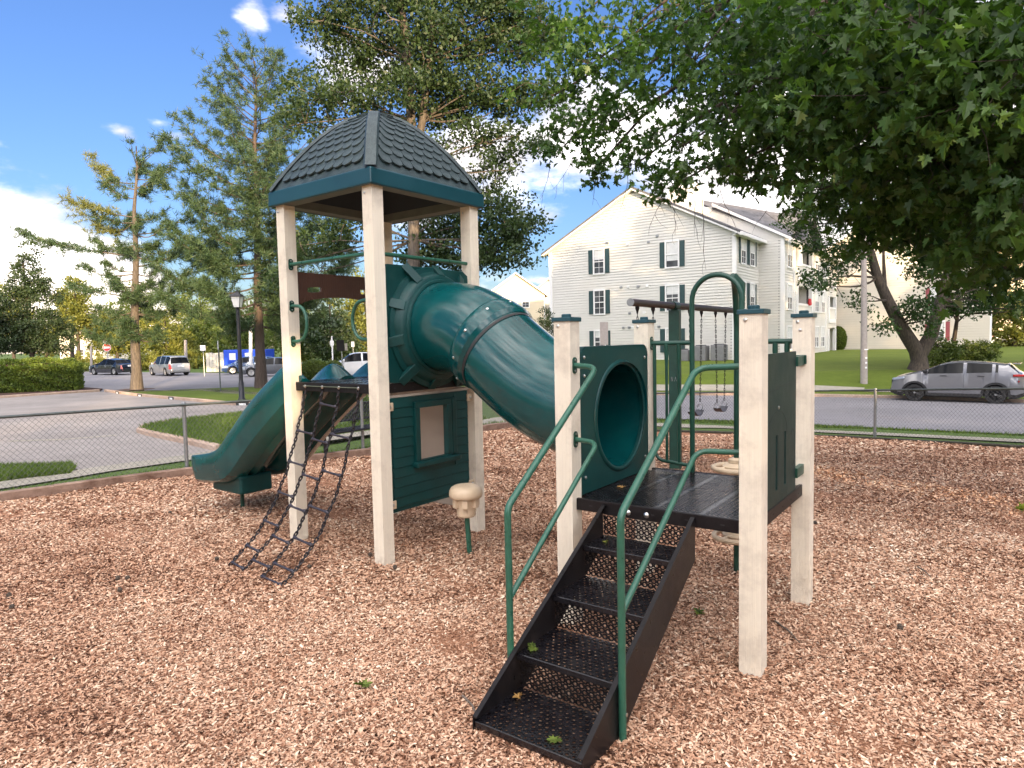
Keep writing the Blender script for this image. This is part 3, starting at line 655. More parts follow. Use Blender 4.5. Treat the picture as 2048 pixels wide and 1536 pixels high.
# ================================================================== play structure
TB = np.array([-1.1888, 5.9553]); TYAW = -.6521; TS = 1.2898
LF = np.array([1.4021, 3.8683]); LYAW = -.6247; LS = 1.2571
W2 = .0635; Z1, Z2 = 1.6057, .8794
play = thing('play_structure', 'green and cream play structure with roofed tower, green tube slide and black steps', 'play structure', (TB[0], TB[1], 0), TYAW)
TWM = Matrix.Translation((TB[0], TB[1], 0)) @ Matrix.Rotation(TYAW, 4, 'Z'); LWM = Matrix.Translation((LF[0], LF[1], 0)) @ Matrix.Rotation(LYAW, 4, 'Z')
XL = TWM.inverted() @ LWM                    # low deck frame expressed in the tower frame
def low(): return MB(XL)
def post(mb_f, x, y, top, parent, capped, label=None):
    mb = mb_f(); mb.box(x-W2, y-W2, -.3, x+W2, y+W2, top)
    for k in range(-5, 6):                   # fine vertical grooves pressed into two faces
        if abs(k) <= 5:
            d_ = k*.0102
            mb.box(x+d_-.0012, y-W2-.0012, .0, x+d_+.0012, y-W2, top-.01); mb.box(x-W2-.0012, y+d_-.0012, .0, x-W2, y+d_+.0012, top-.01)
    o = mb.build('post', M['post'], parent, bevel=0.)
    if capped:
        c = mb_f(); c.box(x-W2-.012, y-W2-.012, top-.004, x+W2+.012, y+W2+.012, top+.024); c.build('cap', M['roof_rim'], o, bevel=.004)
        c = mb_f(); c.lathe([(.034, 0), (.034, .018), (.028, .024), (0, .024)], 16, (x, y, top+.0245)); c.build('cap_knob', M['roof_rim'], o, smooth=40)
    b = mb_f(); b.lathe([(.011, 0), (.011, .004), (.006, .008), (0, .008)], 10, (x-.028, y-W2-.0015, top-(.06 if not capped else .035)), Matrix.Rotation(PI/2, 3, 'X')); b.build('bolt', M['steel'], o, smooth=40)
    return o
for x, y in ((0, 0), (-TS, 0), (0, TS), (-TS, TS)): post(MB, x, y, 3.352, play, False)
for x, y in ((0, 0), (-LS, 0), (0, LS), (-LS, LS)): post(low, x, y, 2.104, play, True)

def holey(mb, o, ex, ey, nx_, ny_, px_, py_, r, th, skip=None, stagger=True, slot=1.):
    """perforated sheet: nx*ny cells, every cell an octagonal hole; ex, ey unit vectors, th thickness vector"""
    o, ex, ey, th = Vector(o), Vector(ex), Vector(ey), Vector(th)
    for j in range(ny_):
        odd = stagger and j % 2
        if odd:
            for xa in (0, nx_*px_-px_/2): 
                p = o+ex*xa+ey*(j*py_); mb.quad(p, p+ex*px_/2, p+ex*px_/2+ey*py_, p+ey*py_)
        for i in range(nx_-(1 if odd else 0)):
            x0 = i*px_+(px_/2 if odd else 0); y0 = j*py_; c = o+ex*(x0+px_/2)+ey*(y0+py_/2)
            if skip and skip(x0+px_/2, y0+py_/2): continue
            n = len(mb.v)
            for lay in (Vector((0, 0, 0)), th):
                for k in range(8):
                    a = PI/8+k*PI/4; q = Vector((math.cos(a), math.sin(a))); m_ = max(abs(q.x), abs(q.y)); mb.v.append(tuple(c+ex*(q.x/m_*px_/2)+ey*(q.y/m_*py_/2)+lay))
                for k in range(8):
                    a = PI/8+k*PI/4; mb.v.append(tuple(c+ex*(math.cos(a)*r*slot)+ey*(math.sin(a)*r)+lay))
            for k in range(8):
                k2_ = (k+1) % 8
                mb.f += [(n+k, n+k2_, n+8+k2_, n+8+k), (n+16+k2_, n+16+k, n+24+k, n+24+k2_), (n+8+k, n+8+k2_, n+24+k2_, n+24+k)]
    return mb

def deck(mbf, s, z, name, px_, top_only=False):
    d = thing_part = mbf(); n_ = int(s/px_); px2 = s/n_
    sk = lambda x, y: (x < .10 or x > s-.10) and (y < .10 or y > s-.10)
    band = lambda x, y: sk(x, y) or abs(x-s/2) < px2*.8 or abs(x-s*.25) < px2*.6 or abs(x-s*.75) < px2*.6 or min(x, s-x, y, s-y) < px2*.9
    holey(d, (-s, 0, z), (1, 0, 0), (0, 1, 0), n_, n_, px2, px2, px2*.30, (0, 0, -.006), band, False, slot=1.15)
    for j in range(n_):                       # unperforated bands
        for i in range(n_):
            x, y = (i+.5)*px2, (j+.5)*px2
            if band(x, y) and not sk(x, y): d.box(-s+x-px2/2, y-px2/2, z-.006, -s+x+px2/2, y+px2/2, z)
    o = d.build(name, M['black_gloss'], play)
    return o
def fasciae(mbf, s, z, parent, h):
    g = W2+.0015
    for x0, y0, x1, y1 in ((-s+g-.03, -.012, -g+.03, .014), (-s+g-.03, s-.014, -g+.03, s+.012), (-s-.012, g-.03, -s+.014, s-g+.03), (-.014, g-.03, .012, s-g+.03)):
        # fascia bars stop at the posts
        if x1-x0 > y1-y0: x0 += .03; x1 -= .03
        else: y0 += .03; y1 -= .03
        f = mbf(); f.box(x0, y0, z-h, x1, y1, z+.004); o = f.build('edge_rail', M['brown_rim'], parent, bevel=.004)
        L_ = max(x1-x0, y1-y0); n_ = 5
        for k in range(n_):
            t = (k+.5)/n_; b = mbf()
            if x1-x0 > y1-y0:
                sg = -1 if y0 < s/2 else 1; b.box(x0+L_*t-.012, (y0 if sg < 0 else y1)-.0015, z-h*.5-.003, x0+L_*t+.012, (y0 if sg < 0 else y1)+.0015, z-h*.5+.004)
            else:
                sg = -1 if x0 < -s/2 else 1; b.box((x0 if sg < 0 else x1)-.0015, y0+L_*t-.012, z-h*.5-.003, (x0 if sg < 0 else x1)+.0015, y0+L_*t+.012, z-h*.5+.004)
            b.build('rail_slot', M['blackmark'], o)
dk = deck(MB, TS, Z1, 'deck', .052); fasciae(MB, TS, Z1, dk, .082)
dk2 = deck(low, LS, Z2, 'deck', .030); fasciae(low, LS, Z2, dk2, .078)

# ---- roof
RC = (-TS/2, TS/2); RH = .742; RZ0, RZ1, RZT = 3.345, 3.488, 4.26
def roof_pt(side, r, s_, off=0.):
    """point of the domed roof: side 0..3, r 0 apex .. 1 rim, s_ -1..1 along the side"""
    a = side*PI/2; n_ = Vector((math.cos(a), math.sin(a), 0)); t = Vector((-math.sin(a), math.cos(a), 0))
    h = (RZT-RZ1)*(1-r**1.78); p = Vector((RC[0], RC[1], RZ1+h)) + n_*RH*r + t*RH*r*s_
    if off:
        dh = -(RZT-RZ1)*1.78*max(r, .05)**.78; nn = (n_*(-dh)+Vector((0, 0, 1))*RH).normalized(); p += nn*off
    return p
rb = MB(); NR_, NS = 14, 10
for side in range(4):
    n0 = len(rb.v)
    for i in range(NR_+1):
        for j in range(NS+1): rb.v.append(tuple(roof_pt(side, max(.03, i/NR_), -1+2*j/NS)))
    for i in range(NR_):
        for j in range(NS): q = n0+i*(NS+1)+j; rb.f.append((q, q+NS+1, q+NS+2, q+1))
c_ = [roof_pt(s_, .03, 1) for s_ in range(4)]; rb.poly(c_)
roof = rb.build('roof', M['roof'], play, smooth=50)
e_ = MB()
def ring(z, h_): return [(RC[0]+sx*h_, RC[1]+sy*h_, z) for sx, sy in ((-1, -1), (1, -1), (1, 1), (-1, 1))]
prof = [(RZ1+.006, RH-.03), (RZ1+.004, RH+.006), (RZ1-.012, RH+.014), (RZ0+.004, RH+.02), (RZ0, RH+.012), (RZ0, RH-.012), (RZ1-.02, RH-.03)]
n0 = 0
for z, h_ in prof: e_.v += ring(z, h_)
for i in range(len(prof)-1):
    for k in range(4): e_.f.append((i*4+k, (i+1)*4+k, (i+1)*4+(k+1) % 4, i*4+(k+1) % 4))
e_.build('rim', M['roof_rim'], roof, fixn=True, bevel=.02, segs=3)
fl_ = MB()
for a, b in ((0, 1), (1, 2), (2, 3), (3, 0)):
    o_, i_ = ring(RZ0+.006, RH-.012), ring(RZ0+.006, RH-.14); fl_.quad(o_[a], o_[b], i_[b], i_[a]); i2 = ring(RZ0+.08, RH-.16); fl_.quad(i_[a], i_[b], i2[b], i2[a])
fl_.build('flange', M['roof_beam'], roof)
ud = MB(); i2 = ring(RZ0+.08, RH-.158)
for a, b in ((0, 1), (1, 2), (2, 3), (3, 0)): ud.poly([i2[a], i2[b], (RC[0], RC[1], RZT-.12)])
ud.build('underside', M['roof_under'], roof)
for k in range(4):
    h = MB(); pts = [roof_pt(k, max(.03, i/14), 1) for i in range(15)]; cc = Vector((RC[0], RC[1], 0))
    for i, p in enumerate(pts):
        d_ = Vector((p.x-cc.x, p.y-cc.y, 0)).normalized(); t_ = Vector((-d_.y, d_.x, 0)); w_ = .062
        h.v += [tuple(p-t_*w_-d_*.02-Vector((0, 0, .004))), tuple(p-t_*w_*.75+Vector((0, 0, .016))+d_*.004), tuple(p+t_*w_*.75+Vector((0, 0, .016))+d_*.004), tuple(p+t_*w_-d_*.02-Vector((0, 0, .004)))]
    for i in range(14):
        for j in range(3): q = i*4+j; h.f.append((q, q+4, q+5, q+1))
    h.build('hip_ridge', M['roof'], roof, smooth=35, fixn=True)
sh = MB(); ow = .062; outl = [(-ow, .10)] + [(ow*math.cos(a), -.035+.052*math.sin(a)) for a in np.linspace(PI, 2*PI, 7)] + [(ow, .10)]
sh.prism([(x, y, 0) for x, y in outl], (0, 0, .013))
shm = sh.mesh('shingle'); bm_ = bmesh.new(); bm_.from_mesh(shm); bmesh.ops.recalc_face_normals(bm_, faces=bm_.faces); bm_.to_mesh(shm); bm_.free(); shm.materials.append(M['roof'])
for side in range(4):
    for row in range(10):
        r = .895 - row*.079; half = RH*r; n_ = max(1, int((2*half-.13)/.130)); off = 0
        for k in range(n_):
            x = (k-(n_-1)/2)*.130; s_ = x/half
            p = roof_pt(side, r, s_, .004); p2 = roof_pt(side, r-.05, s_, .004); upv = (p2-p).normalized(); a = side*PI/2; t = Vector((-math.sin(a), math.cos(a), 0)); up2 = (upv - t*upv.dot(t)).normalized()
            nn = t.cross(up2).normalized()
            if nn.z < 0: nn = -nn; 
            xx = up2.cross(nn).normalized(); R_ = Matrix((xx, up2, nn)).transposed().to_4x4(); R_ = R_ @ Matrix.Rotation(math.radians(-5.5), 4, 'X')
            o = link('shingle', shm, None, roof); o.matrix_local = Matrix.Translation(p) @ R_

# ---- panels
def solid(mb, name, m, parent, th, smooth=None, off=0.):
    o = mb.build(name, m, parent, smooth=smooth); sm = o.modifiers.new('solidify', 'SOLIDIFY'); sm.thickness = th; sm.offset = off
    bv = o.modifiers.new('bevel', 'BEVEL'); bv.width = .004; bv.segments = 2; bv.limit_method = 'ANGLE'; bv.angle_limit = math.radians(50); return o
def rrect(u0, z0, u1, z1, r, n=5, corners=(1, 1, 1, 1)):
    o = []
    for (cx, cz, a0, on) in ((u1-r, z1-r, 0, corners[0]), (u0+r, z1-r, 90, corners[1]), (u0+r, z0+r, 180, corners[2]), (u1-r, z0+r, 270, corners[3])):
        if on: o += [(cx+r*math.cos(math.radians(a0+90*k/n)), cz+r*math.sin(math.radians(a0+90*k/n))) for k in range(n+1)]
        else: o += [(cx+r*(1 if a0 in (0, 270) else -1), cz+r*(1 if a0 in (0, 90) else -1))]
    return o
def holed(mb, f, outline, c, r, N=56):
    """ring of faces between an outline and a round hole; f maps (a, z) to 3-D"""
    c = Vector(c); po, pi_ = [], []
    for k in range(N):
        a = 2*PI*k/N; d_ = Vector((math.cos(a), math.sin(a))); best = None
        for i in range(len(outline)):
            p = Vector(outline[i]); q = Vector(outline[(i+1) % len(outline)]); e = q-p; den = d_.x*e.y-d_.y*e.x
            if abs(den) < 1e-9: continue
            w_ = p-c; t = (w_.x*e.y-w_.y*e.x)/den; s_ = (w_.x*d_.y-w_.y*d_.x)/den
            if t > 0 and -1e-6 <= s_ <= 1+1e-6 and (best is None or t < best): best = t
        po.append(c+d_*best); pi_.append(c+d_*r)
    n = len(mb.v); mb.v += [tuple(f(p.x, p.y)) for p in po] + [tuple(f(p.x, p.y)) for p in pi_]
    for k in range(N): j = (k+1) % N; mb.f.append((n+k, n+j, n+N+j, n+N+k))
    return mb
TUB = [(-.03, .69, 2.12), (.0, .69, 2.12), (.18, .69, 2.12), (.36, .685, 2.105), (.52, .68, 2.065), (.67, .67, 2.0), (.83, .66, 1.905), (1.0, .645, 1.785), (1.2, .635, 1.65), (1.42, .625, 1.53), (1.65, .61, 1.45), (1.88, .60, 1.405), (2.10, .59, 1.385)]
def spline(P, n):
    P = [np.array(p, float) for p in P]; out_ = []; m_ = len(P)-1
    for i in range(n+1):
        x = i/n*m_; k = min(int(x), m_-1); t = x-k; p0, p1, p2, p3 = P[max(k-1, 0)], P[k], P[k+1], P[min(k+2, m_)]
        out_.append(.5*((2*p1)+(-p0+p2)*t+(2*p0-5*p1+4*p2-p3)*t*t+(-p0+3*p1-3*p2+p3)*t**3))
    return out_
TP = spline(TUB, 60); RT = .42
holed(MB(), lambda a, z: (0, 0, 0), rrect(0, 0, 1, 1, .1), (.5, .5), .2)
up = MB(); holed(up, lambda a, z: (0., a, z), rrect(W2+.004, Z1+.006, TS-W2-.004, 2.69, .07, corners=(1, 1, 0, 0)), (.69, 2.12), RT-.012)
pu = solid(up, 'tube_entrance_panel', M['plastic'], play, .04)
rs_ = MB()
rs_.lathe([(.58, .0), (.575, .02), (.53, .03), (.505, .085), (.49, .10), (.455, .108), (.450, .125), (.440, .130), (.424, .130), (.424, .0)], 56, (.022, .69, 2.12), Matrix.Rotation(PI/2, 3, 'Y'), False)
rs_.build('flange_ring', M['plastic'], pu, smooth=35)
for k in range(10):
    a = 2*PI*(k+.35)/10; d_ = Vector((0, math.cos(a), math.sin(a))); t_ = Vector((0, -math.sin(a), math.cos(a))); c0 = Vector((.022, .69, 2.12)); g = MB()
    if abs(c0.z+d_.z*.66-2.12) > .62 or abs(d_.y*.66) > .60: rr = .60
    else: rr = .68
    g.prism([c0+d_*.50-t_*.05, c0+d_*rr-t_*.035, c0+d_*.50-t_*.04+Vector((.10, 0, 0)), c0+d_*.47-t_*.05+Vector((.10, 0, 0))], t_*.09); g.build('flange_rib', M['plastic'], pu, fixn=True, bevel=.006)
# the tube itself in two moulded sections
tube_root = None
def tube_piece(name, i0, i1, r, parent, extra=None):
    mb = MB(); mb.tube(TP[i0:i1+1], r, 56, caps=False); o = mb.build(name, M['tube'], parent, smooth=60); return o
seam = min(range(61), key=lambda i: abs(TP[i][0]-.80))
t1_ = tube_piece('tube_slide', 0, seam+1, RT, play)
tube_piece('lower_tube', seam+1, 60, RT-.008, t1_)
sb = MB(); rr = [RT+.002, RT+.016, RT+.016, RT+.016, RT+.018, RT-.004]; sb.tube(TP[seam-3:seam+3], rr, 56, caps=False); sb.build('seam_band', M['tube'], t1_, smooth=30)
sg = MB(); sg.tube(spline([TP[seam+2]*.7+TP[seam+3]*.3, TP[seam+3]], 1), RT-.001, 56, caps=False); sg.build('seam_gap', M['blackmark'], t1_)
ctr_ = Vector(TP[seam-1]); tg = (Vector(TP[seam])-Vector(TP[seam-2])).normalized(); s1 = tg.cross(Vector((0, 0, 1))).normalized(); s2 = s1.cross(tg)
for k in range(10):
    a = 2*PI*(k+.55)/10; d_ = s1*math.cos(a)+s2*math.sin(a); b = MB(); ax_ = d_.to_track_quat('Z', 'Y').to_matrix()
    b.lathe([(.014, 0), (.014, .003), (.008, .008), (0, .009)], 10, ctr_+d_*(RT+.015), ax_); b.build('seam_bolt', M['steel'], t1_, smooth=40)
# exit panel
ep = low(); holed(ep, lambda a, z: (-1.215, a, z), rrect(W2+.006, Z2+.004, LS-W2-.006, 1.925, .085, corners=(1, 1, 0, 0)), (.70, 1.385), RT-.012)
pe = solid(ep, 'tube_exit_panel', M['plastic'], play, .035)
er = low(); out_l = rrect(W2+.006, Z2+.004, LS-W2-.006, 1.925, .085, corners=(1, 1, 0, 0)); n_ = len(out_l)
er.v += [(-1.197, a, z) for a, z in out_l] + [(-1.29, a, z) for a, z in out_l]
for i in range(n_): er.f.append((i, (i+1) % n_, n_+(i+1) % n_, n_+i))
er.build('panel_side', M['plastic'], pe, smooth=40)
lip = low(); lip.lathe([(RT-.026, .0), (RT-.024, .008), (RT-.012, .012), (RT+.004, .010), (RT+.012, .0)], 56, (-1.198, .70, 1.385), Matrix.Rotation(PI/2, 3, 'Y'), False); lip.build('opening_lip', M['plastic'], pe, smooth=50)
for a, z in ((.13, 1.85), (LS-.13, 1.82), (.13, 1.0), (LS-.13, 1.0), (.13, 1.72)):
    b = low(); b.lathe([(.013, 0), (.013, .004), (.007, .009), (0, .009)], 10, (-1.197, a, z), Matrix.Rotation(PI/2, 3, 'Y')); b.build('bolt', M['steel'], pe, smooth=40)

# side panel under the tower (front right side) with window
pl_ = MB(); U0 = .0
def rectring(mb, f, o, i):
    for (a, b) in (((o[0], o[1]), (o[2], i[1])), ((o[0], i[3]), (o[2], o[3])), ((o[0], i[1]), (i[0], i[3])), ((i[2], i[1]), (o[2], i[3]))):
        mb.quad(f(a[0], a[1]), f(b[0], a[1]), f(b[0], b[1]), f(a[0], b[1]))
rectring(pl_, lambda a, z: (0., a, z), (.115, .42, 1.175, 1.475), (.457, .86, .835, 1.36))
pw = solid(pl_, 'lower_panel', M['panel'], play, .03)
pw.data.materials.clear(); pw.data.materials.append(M['plastic'])
for k in range(11):                           # clapboard relief pieces of the panel
    z = .46+k*.092
    segs_ = [(.125, 1.165)] if (z > 1.40 or z+.092 < .80) else [(.125, .39), (.96, 1.165)]
    if k < 11 and z < 1.44:
        for a0, a1 in segs_:
            b = MB(); b.prism([(.016, a0, z), (.024, a0, z+.004), (.017, a0, z+.088)], (0, a1-a0, 0)); b.build('clapboard', M['plastic'], pw, fixn=True)
wf = MB(); rectring(wf, lambda a, z: (.03, a, z), (.395, .80, .90, 1.42), (.457, .86, .835, 1.36)); so = solid(wf, 'window_frame', M['plastic'], pw, .035)
b = MB(); b.box(.012, .37, .795, .085, .985, .85); b.build('window_sill', M['plastic'], pw, bevel=.012)
b = MB(); b.box(.012, .905, .86, .05, .965, 1.42); b.build('window_shutter', M['plastic'], pw, bevel=.006)
for a, z in ((.09, 1.40), (TS-.09, 1.40), (.09, .50), (TS-.09, .50)):
    b = MB(); b.box(.0205, a-.045, z-.038, .034, a+.045, z+.038); o = b.build('bracket', M['tan_plastic'], play, bevel=.004)
    c = MB(); c.lathe([(.016, 0), (.016, .006), (.008, .01), (0, .01)], 10, (.034, a, z), Matrix.Rotation(PI/2, 3, 'Y')); c.build('bolt', M['steel'], o, smooth=40)
b = MB(); b.box(-TS+W2+.01, TS-.02, .20, -W2-.01, TS+.02, 1.50); b.build('back_panel', M['tan_light'], play, bevel=.01)
b = MB(); b.box(-.022, W2+.01, 1.478, -.002, TS-W2-.01, 1.5); b.build('panel_strip', M['tan_light'], play)

# brown arched hood over the slides
hb = MB(); vs_ = np.linspace(W2+.004, TS-W2-.004, 41)
def bot(v): t = (v-TS/2)/(TS/2-.10); return 2.36+.115*max(0, 1-t*t)**.55 if abs(t) < 1 else 2.36
def slot(v):
    for c in (.30, .99):
        if abs(v-c) < .105:
            k = (1-((v-c)/.105)**4)**.5*.028; return 2.575+(.04 if False else 0)-.03*abs(v-TS/2)/.35-k, 2.575-.03*abs(v-TS/2)/.35+k
    return None
for a, b in zip(vs_[:-1], vs_[1:]):
    sa, sb_ = slot(a), slot(b); f = lambda v, z: (-TS, v, z)
    if sa and sb_:
        hb.quad(f(a, bot(a)), f(b, bot(b)), f(b, sb_[0]), f(a, sa[0])); hb.quad(f(a, sa[1]), f(b, sb_[1]), f(b, 2.715), f(a, 2.715))
    else: hb.quad(f(a, bot(a)), f(b, bot(b)), f(b, 2.715), f(a, 2.715))
solid(hb, 'slide_hood', M['brown'], play, .03)

# bars and loop handles on the tower
def flange(mbf, c, axis, parent):
    """oval plate with two screws, axis = outward direction"""
    ax_ = Vector(axis).normalized(); t_ = Vector((0, 0, 1)); s_ = ax_.cross(t_)
    o = mbf(); pts = []
    for k in range(20):
        a = 2*PI*k/20; zz = .026*math.sin(a)+(.03 if math.sin(a) > 0 else -.03); pts.append(Vector(c)+s_*.026*math.cos(a)+t_*zz)
    o.prism(pts, ax_*.008); f = o.build('flange', M['pipe_dark'], parent, fixn=True)
    for sg in (-1, 1):
        b = mbf(); b.lathe([(.008, 0), (.008, .003), (0, .005)], 8, Vector(c)+ax_*.008+t_*sg*.037, ax_.to_track_quat('Z', 'Y').to_matrix()); b.build('screw', M['steel'], parent, smooth=40)
def pipe(mbf, pts, r, m, parent, name, n=None, sides=12):
    return (lambda o: o)(mbf().tube(spline(pts, n) if n else [Vector(p) for p in pts], r, sides).build(name, m, parent, smooth=60))
def filleted(P, r, n=6):
    """polyline with rounded corners"""
    P = [Vector(p) for p in P]; o = [P[0]]
    for i in range(1, len(P)-1):
        a = (P[i-1]-P[i]); b = (P[i+1]-P[i]); ang = a.angle(b); d_ = min(r/math.tan(ang/2), a.length*.45, b.length*.45)
        p0 = P[i]+a.normalized()*d_; p1 = P[i]+b.normalized()*d_
        for k in range(n+1):
            t = k/n; o.append(p0*(1-t)**2+P[i]*2*t*(1-t)+p1*t*t)
    o.append(P[-1]); return o
b_ = pipe(MB, [(-TS+W2, -.012, 2.775), (-W2, -.012, 2.775)], .019, M['pipe'], play, 'overhead_bar'); flange(MB, (-TS+W2, -.012, 2.775), (1, 0, 0), b_); flange(MB, (-W2, -.012, 2.775), (-1, 0, 0), b_)
b_ = pipe(MB, [(0, TS-W2, 2.775), (0, W2, 2.775)], .019, M['pipe'], play, 'overhead_bar')
for x0, sg in ((-TS+W2, 1), (-W2, -1)):
    P = [(x0, -.02, 2.365)] + [(x0+sg*(.07+.17*math.sin(a)**.8), -.02, 2.19+.175*math.cos(a)) for a in np.linspace(.02, PI-.02, 12)] + [(x0, -.02, 2.015)]
    b_ = pipe(MB, P, .0165, M['pipe'], play, 'loop_handle'); flange(MB, (x0, -.02, 2.365), (sg, 0, 0), b_); flange(MB, (x0, -.02, 2.015), (sg, 0, 0), b_)

# ---- double slide
RIM = [(-1.18, 1.64), (-1.30, 1.72), (-1.42, 1.77), (-1.56, 1.73), (-1.74, 1.625), (-2.0, 1.465), (-2.25, 1.29), (-2.5, 1.09), (-2.7, .93), (-2.86, .80), (-3.02, .735), (-3.2, .70), (-3.36, .675), (-3.46, .66)]
BED = [(-1.18, 1.60), (-1.30, 1.595), (-1.42, 1.575), (-1.58, 1.49), (-1.78, 1.36), (-2.04, 1.18), (-2.28, 1.0), (-2.5, .82), (-2.68, .665), (-2.84, .555), (-3.0, .51), (-3.2, .49), (-3.36, .48), (-3.46, .475)]
RIM = spline([(a, 0, b) for a, b in RIM], 44); BED = spline([(a, 0, b) for a, b in BED], 44)
sl = MB(); sections = []
for i in range(45):
    u_r, zr = RIM[i][0], RIM[i][2]; u_b, zb = BED[i][0], BED[i][2]; th = .055
    # downward normal of the bed
    j0, j1 = max(0, i-1), min(44, i+1); d_ = np.array([BED[j1][0]-BED[j0][0], BED[j1][2]-BED[j0][2]]); d_ /= np.linalg.norm(d_); nd = np.array([-d_[1], d_[0]]); nd = nd if nd[1] < 0 else -nd
    ramp = min(1, max(0, (i-3)/6)); ramp2 = min(1, max(0, (i-2)/5))
    pts = []
    def P(v, f, out_=0.): # f: 0 bed .. 1 rim ; out_: metres along nd
        u_ = u_b+(u_r-u_b)*f+nd[0]*out_; z_ = zb+(zr-zb)*f+nd[1]*out_; pts.append((u_, v, z_))
    W_ = 1.14; v0 = .04
    for lane in (0, 1):
        a = v0+lane*(W_/2)
        if lane == 0: P(a-.012, .93); P(a+.0, 1.0); P(a+.03, 1.0)
        P(a+.055, .90); P(a+.08, .5); P(a+.11, .12); P(a+.15, 0); P(a+.28, -.02); P(a+.40, 0); P(a+.45, .12); P(a+.485, .5); P(a+.52, .88)
        if lane == 0: P(a+.545, .97); P(a+.57, 1.0); P(a+.595, .97)
        else: P(a+.54, 1.0); P(a+.57, 1.0); P(a+.582, .93)
    hull = .06+.10*ramp
    # underside, from far rim back to near rim
    P(v0+W_+.012, .35, .02); P(v0+W_-.02, -.0, hull*.7); P(v0+W_-.10, 0, hull); P(v0+W_-.20, 0, hull+.02); P(v0+W_-.26, 0, hull-.03); P(v0+W_-.32, 0, hull+.02); P(v0+W_/2+.12, 0, hull); P(v0+W_/2+.03, 0, hull*.45); P(v0+W_/2-.03, 0, hull*.45); P(v0+W_/2-.12, 0, hull); P(v0+.34, 0, hull+.02); P(v0+.28, 0, hull-.03); P(v0+.22, 0, hull+.02); P(v0+.10, 0, hull); P(v0+.02, 0, hull*.7); P(v0-.012, .35, .02)
    sections.append(pts)
def _shrink(sec, cf, du):
    cv = .63; zc = sum(p[2] for p in sec)/len(sec); return [(p[0]+du, cv+(p[1]-cv)*cf, zc+(p[2]-zc)*cf) for p in sec]
e0 = sections[-1]; sections[-1:] = [e0, _shrink(e0, .985, -.035), _shrink(e0, .95, -.06), _shrink(e0, .88, -.075)]
K = len(sections[0]); NSEC = len(sections)
for p in sections: sl.v += p
for i in range(NSEC-1):
    for k in range(K): q = (k+1) % K; sl.f.append((i*K+k, i*K+q, (i+1)*K+q, (i+1)*K+k))
sl.f.append(tuple(range(K))); sl.f.append(tuple(reversed(range((NSEC-1)*K, NSEC*K))))
slide = sl.build('double_slide', M['tube'], play, smooth=42, fixn=True)
b = MB(); b.box(-3.30, .18, .235, -2.66, .60, .46); b.build('slide_foot', M['plastic'], slide, bevel=.03, segs=3)
b = MB(); b.tube([(-3.05, .42, -.2), (-3.05, .42, .25)], .024, 12); b.build('slide_post', M['pipe_dark'], slide, smooth=50)

# ---- chain net climber
NET = [(-.014, 1.56), (-.03, 1.44), (-.075, 1.27), (-.135, 1.08), (-.23, .80), (-.29, .66), (-.42, .43), (-.58, .22), (-.80, .035), (-.88, -.02)]
net = MB(); net.box(-1.08, -.03, 1.572, -.25, -.0135, 1.578); net = net.build('net_climber', M['steel'], play)
NU0, NU1 = (-1.064, -.794, -.545, -.265), (-1.13, -.90, -.60, -.29)
def net_path(k):
    sp = spline([(0, a, b) for a, b in NET], 120); c = 0; cs = [0]
    for a, b in zip(sp[:-1], sp[1:]): c += np.linalg.norm(b-a); cs.append(c)
    return [np.array([NU0[k]+(NU1[k]-NU0[k])*(cs[i]/c), sp[i][1]+.006*math.sin(i*.35+k), sp[i][2]]) for i in range(121)], np.array(cs)
def chain(mb, path, cs, pitch=.036, ln=.049, w_=.023, r=.0068, sides=5):
    n_ = int(cs[-1]/pitch)
    for i in range(n_):
        s_ = i*pitch; p = np.array([np.interp(s_+pitch/2, cs, [q[j] for q in path]) for j in range(3)]); q2 = np.array([np.interp(s_+pitch, cs, [q[j] for q in path]) for j in range(3)])
        t = norm(q2-np.array([np.interp(s_, cs, [q[j] for q in path]) for j in range(3)])); a = norm(np.cross(t, [.3, 1, .2])); b = np.cross(t, a)
        s2_ = a if i % 2 else b; pts = []
        for k in range(8):
            th = 2*PI*k/8; pts.append(p + t*(ln/2-w_/2)*(1 if math.sin(th+.01) > 0 else -1) + t*w_/2*math.sin(th) + s2_*w_/2*math.cos(th))
        mb.tube(pts, r, sides, closed=True)
    return mb
paths = []
for k in range(4):
    p, cs = net_path(k); paths.append((p, cs)); mb = MB(); chain(mb, p, cs); mb.build('chain', M['chain'], net, smooth=60)
    b = MB(); b.lathe([(.017, 0), (.017, .005), (.009, .012), (0, .013)], 12, (NU0[k], -.0135, 1.568), Matrix.Rotation(PI/2, 3, 'X')); b.build('bolt', M['steel'], net, smooth=40)
def on(k, t): p, cs = paths[k]; return np.array([np.interp(t*cs[-1], cs, [q[j] for q in p]) for j in range(3)])
for a, ts in ((0, (.235, .40, .565, .72, .865, .97)), (1, (.085, .27, .455, .62, .785, .925)), (2, (.235, .42, .60, .765, .91, .985))):
    for t in ts:
        p, q = on(a, t), on(a+1, t+.012); mb = MB(); dd = q-p; up_ = np.array([0, -.004, .009])
        mb.tube([p, p+dd*.08+up_, p+dd*.2+up_*.6, p+dd*.8+up_*.6, p+dd*.92+up_, q], [.011, .018, .0105, .0105, .018, .011], 8); mb.build('rung', M['rung'], net, smooth=60)

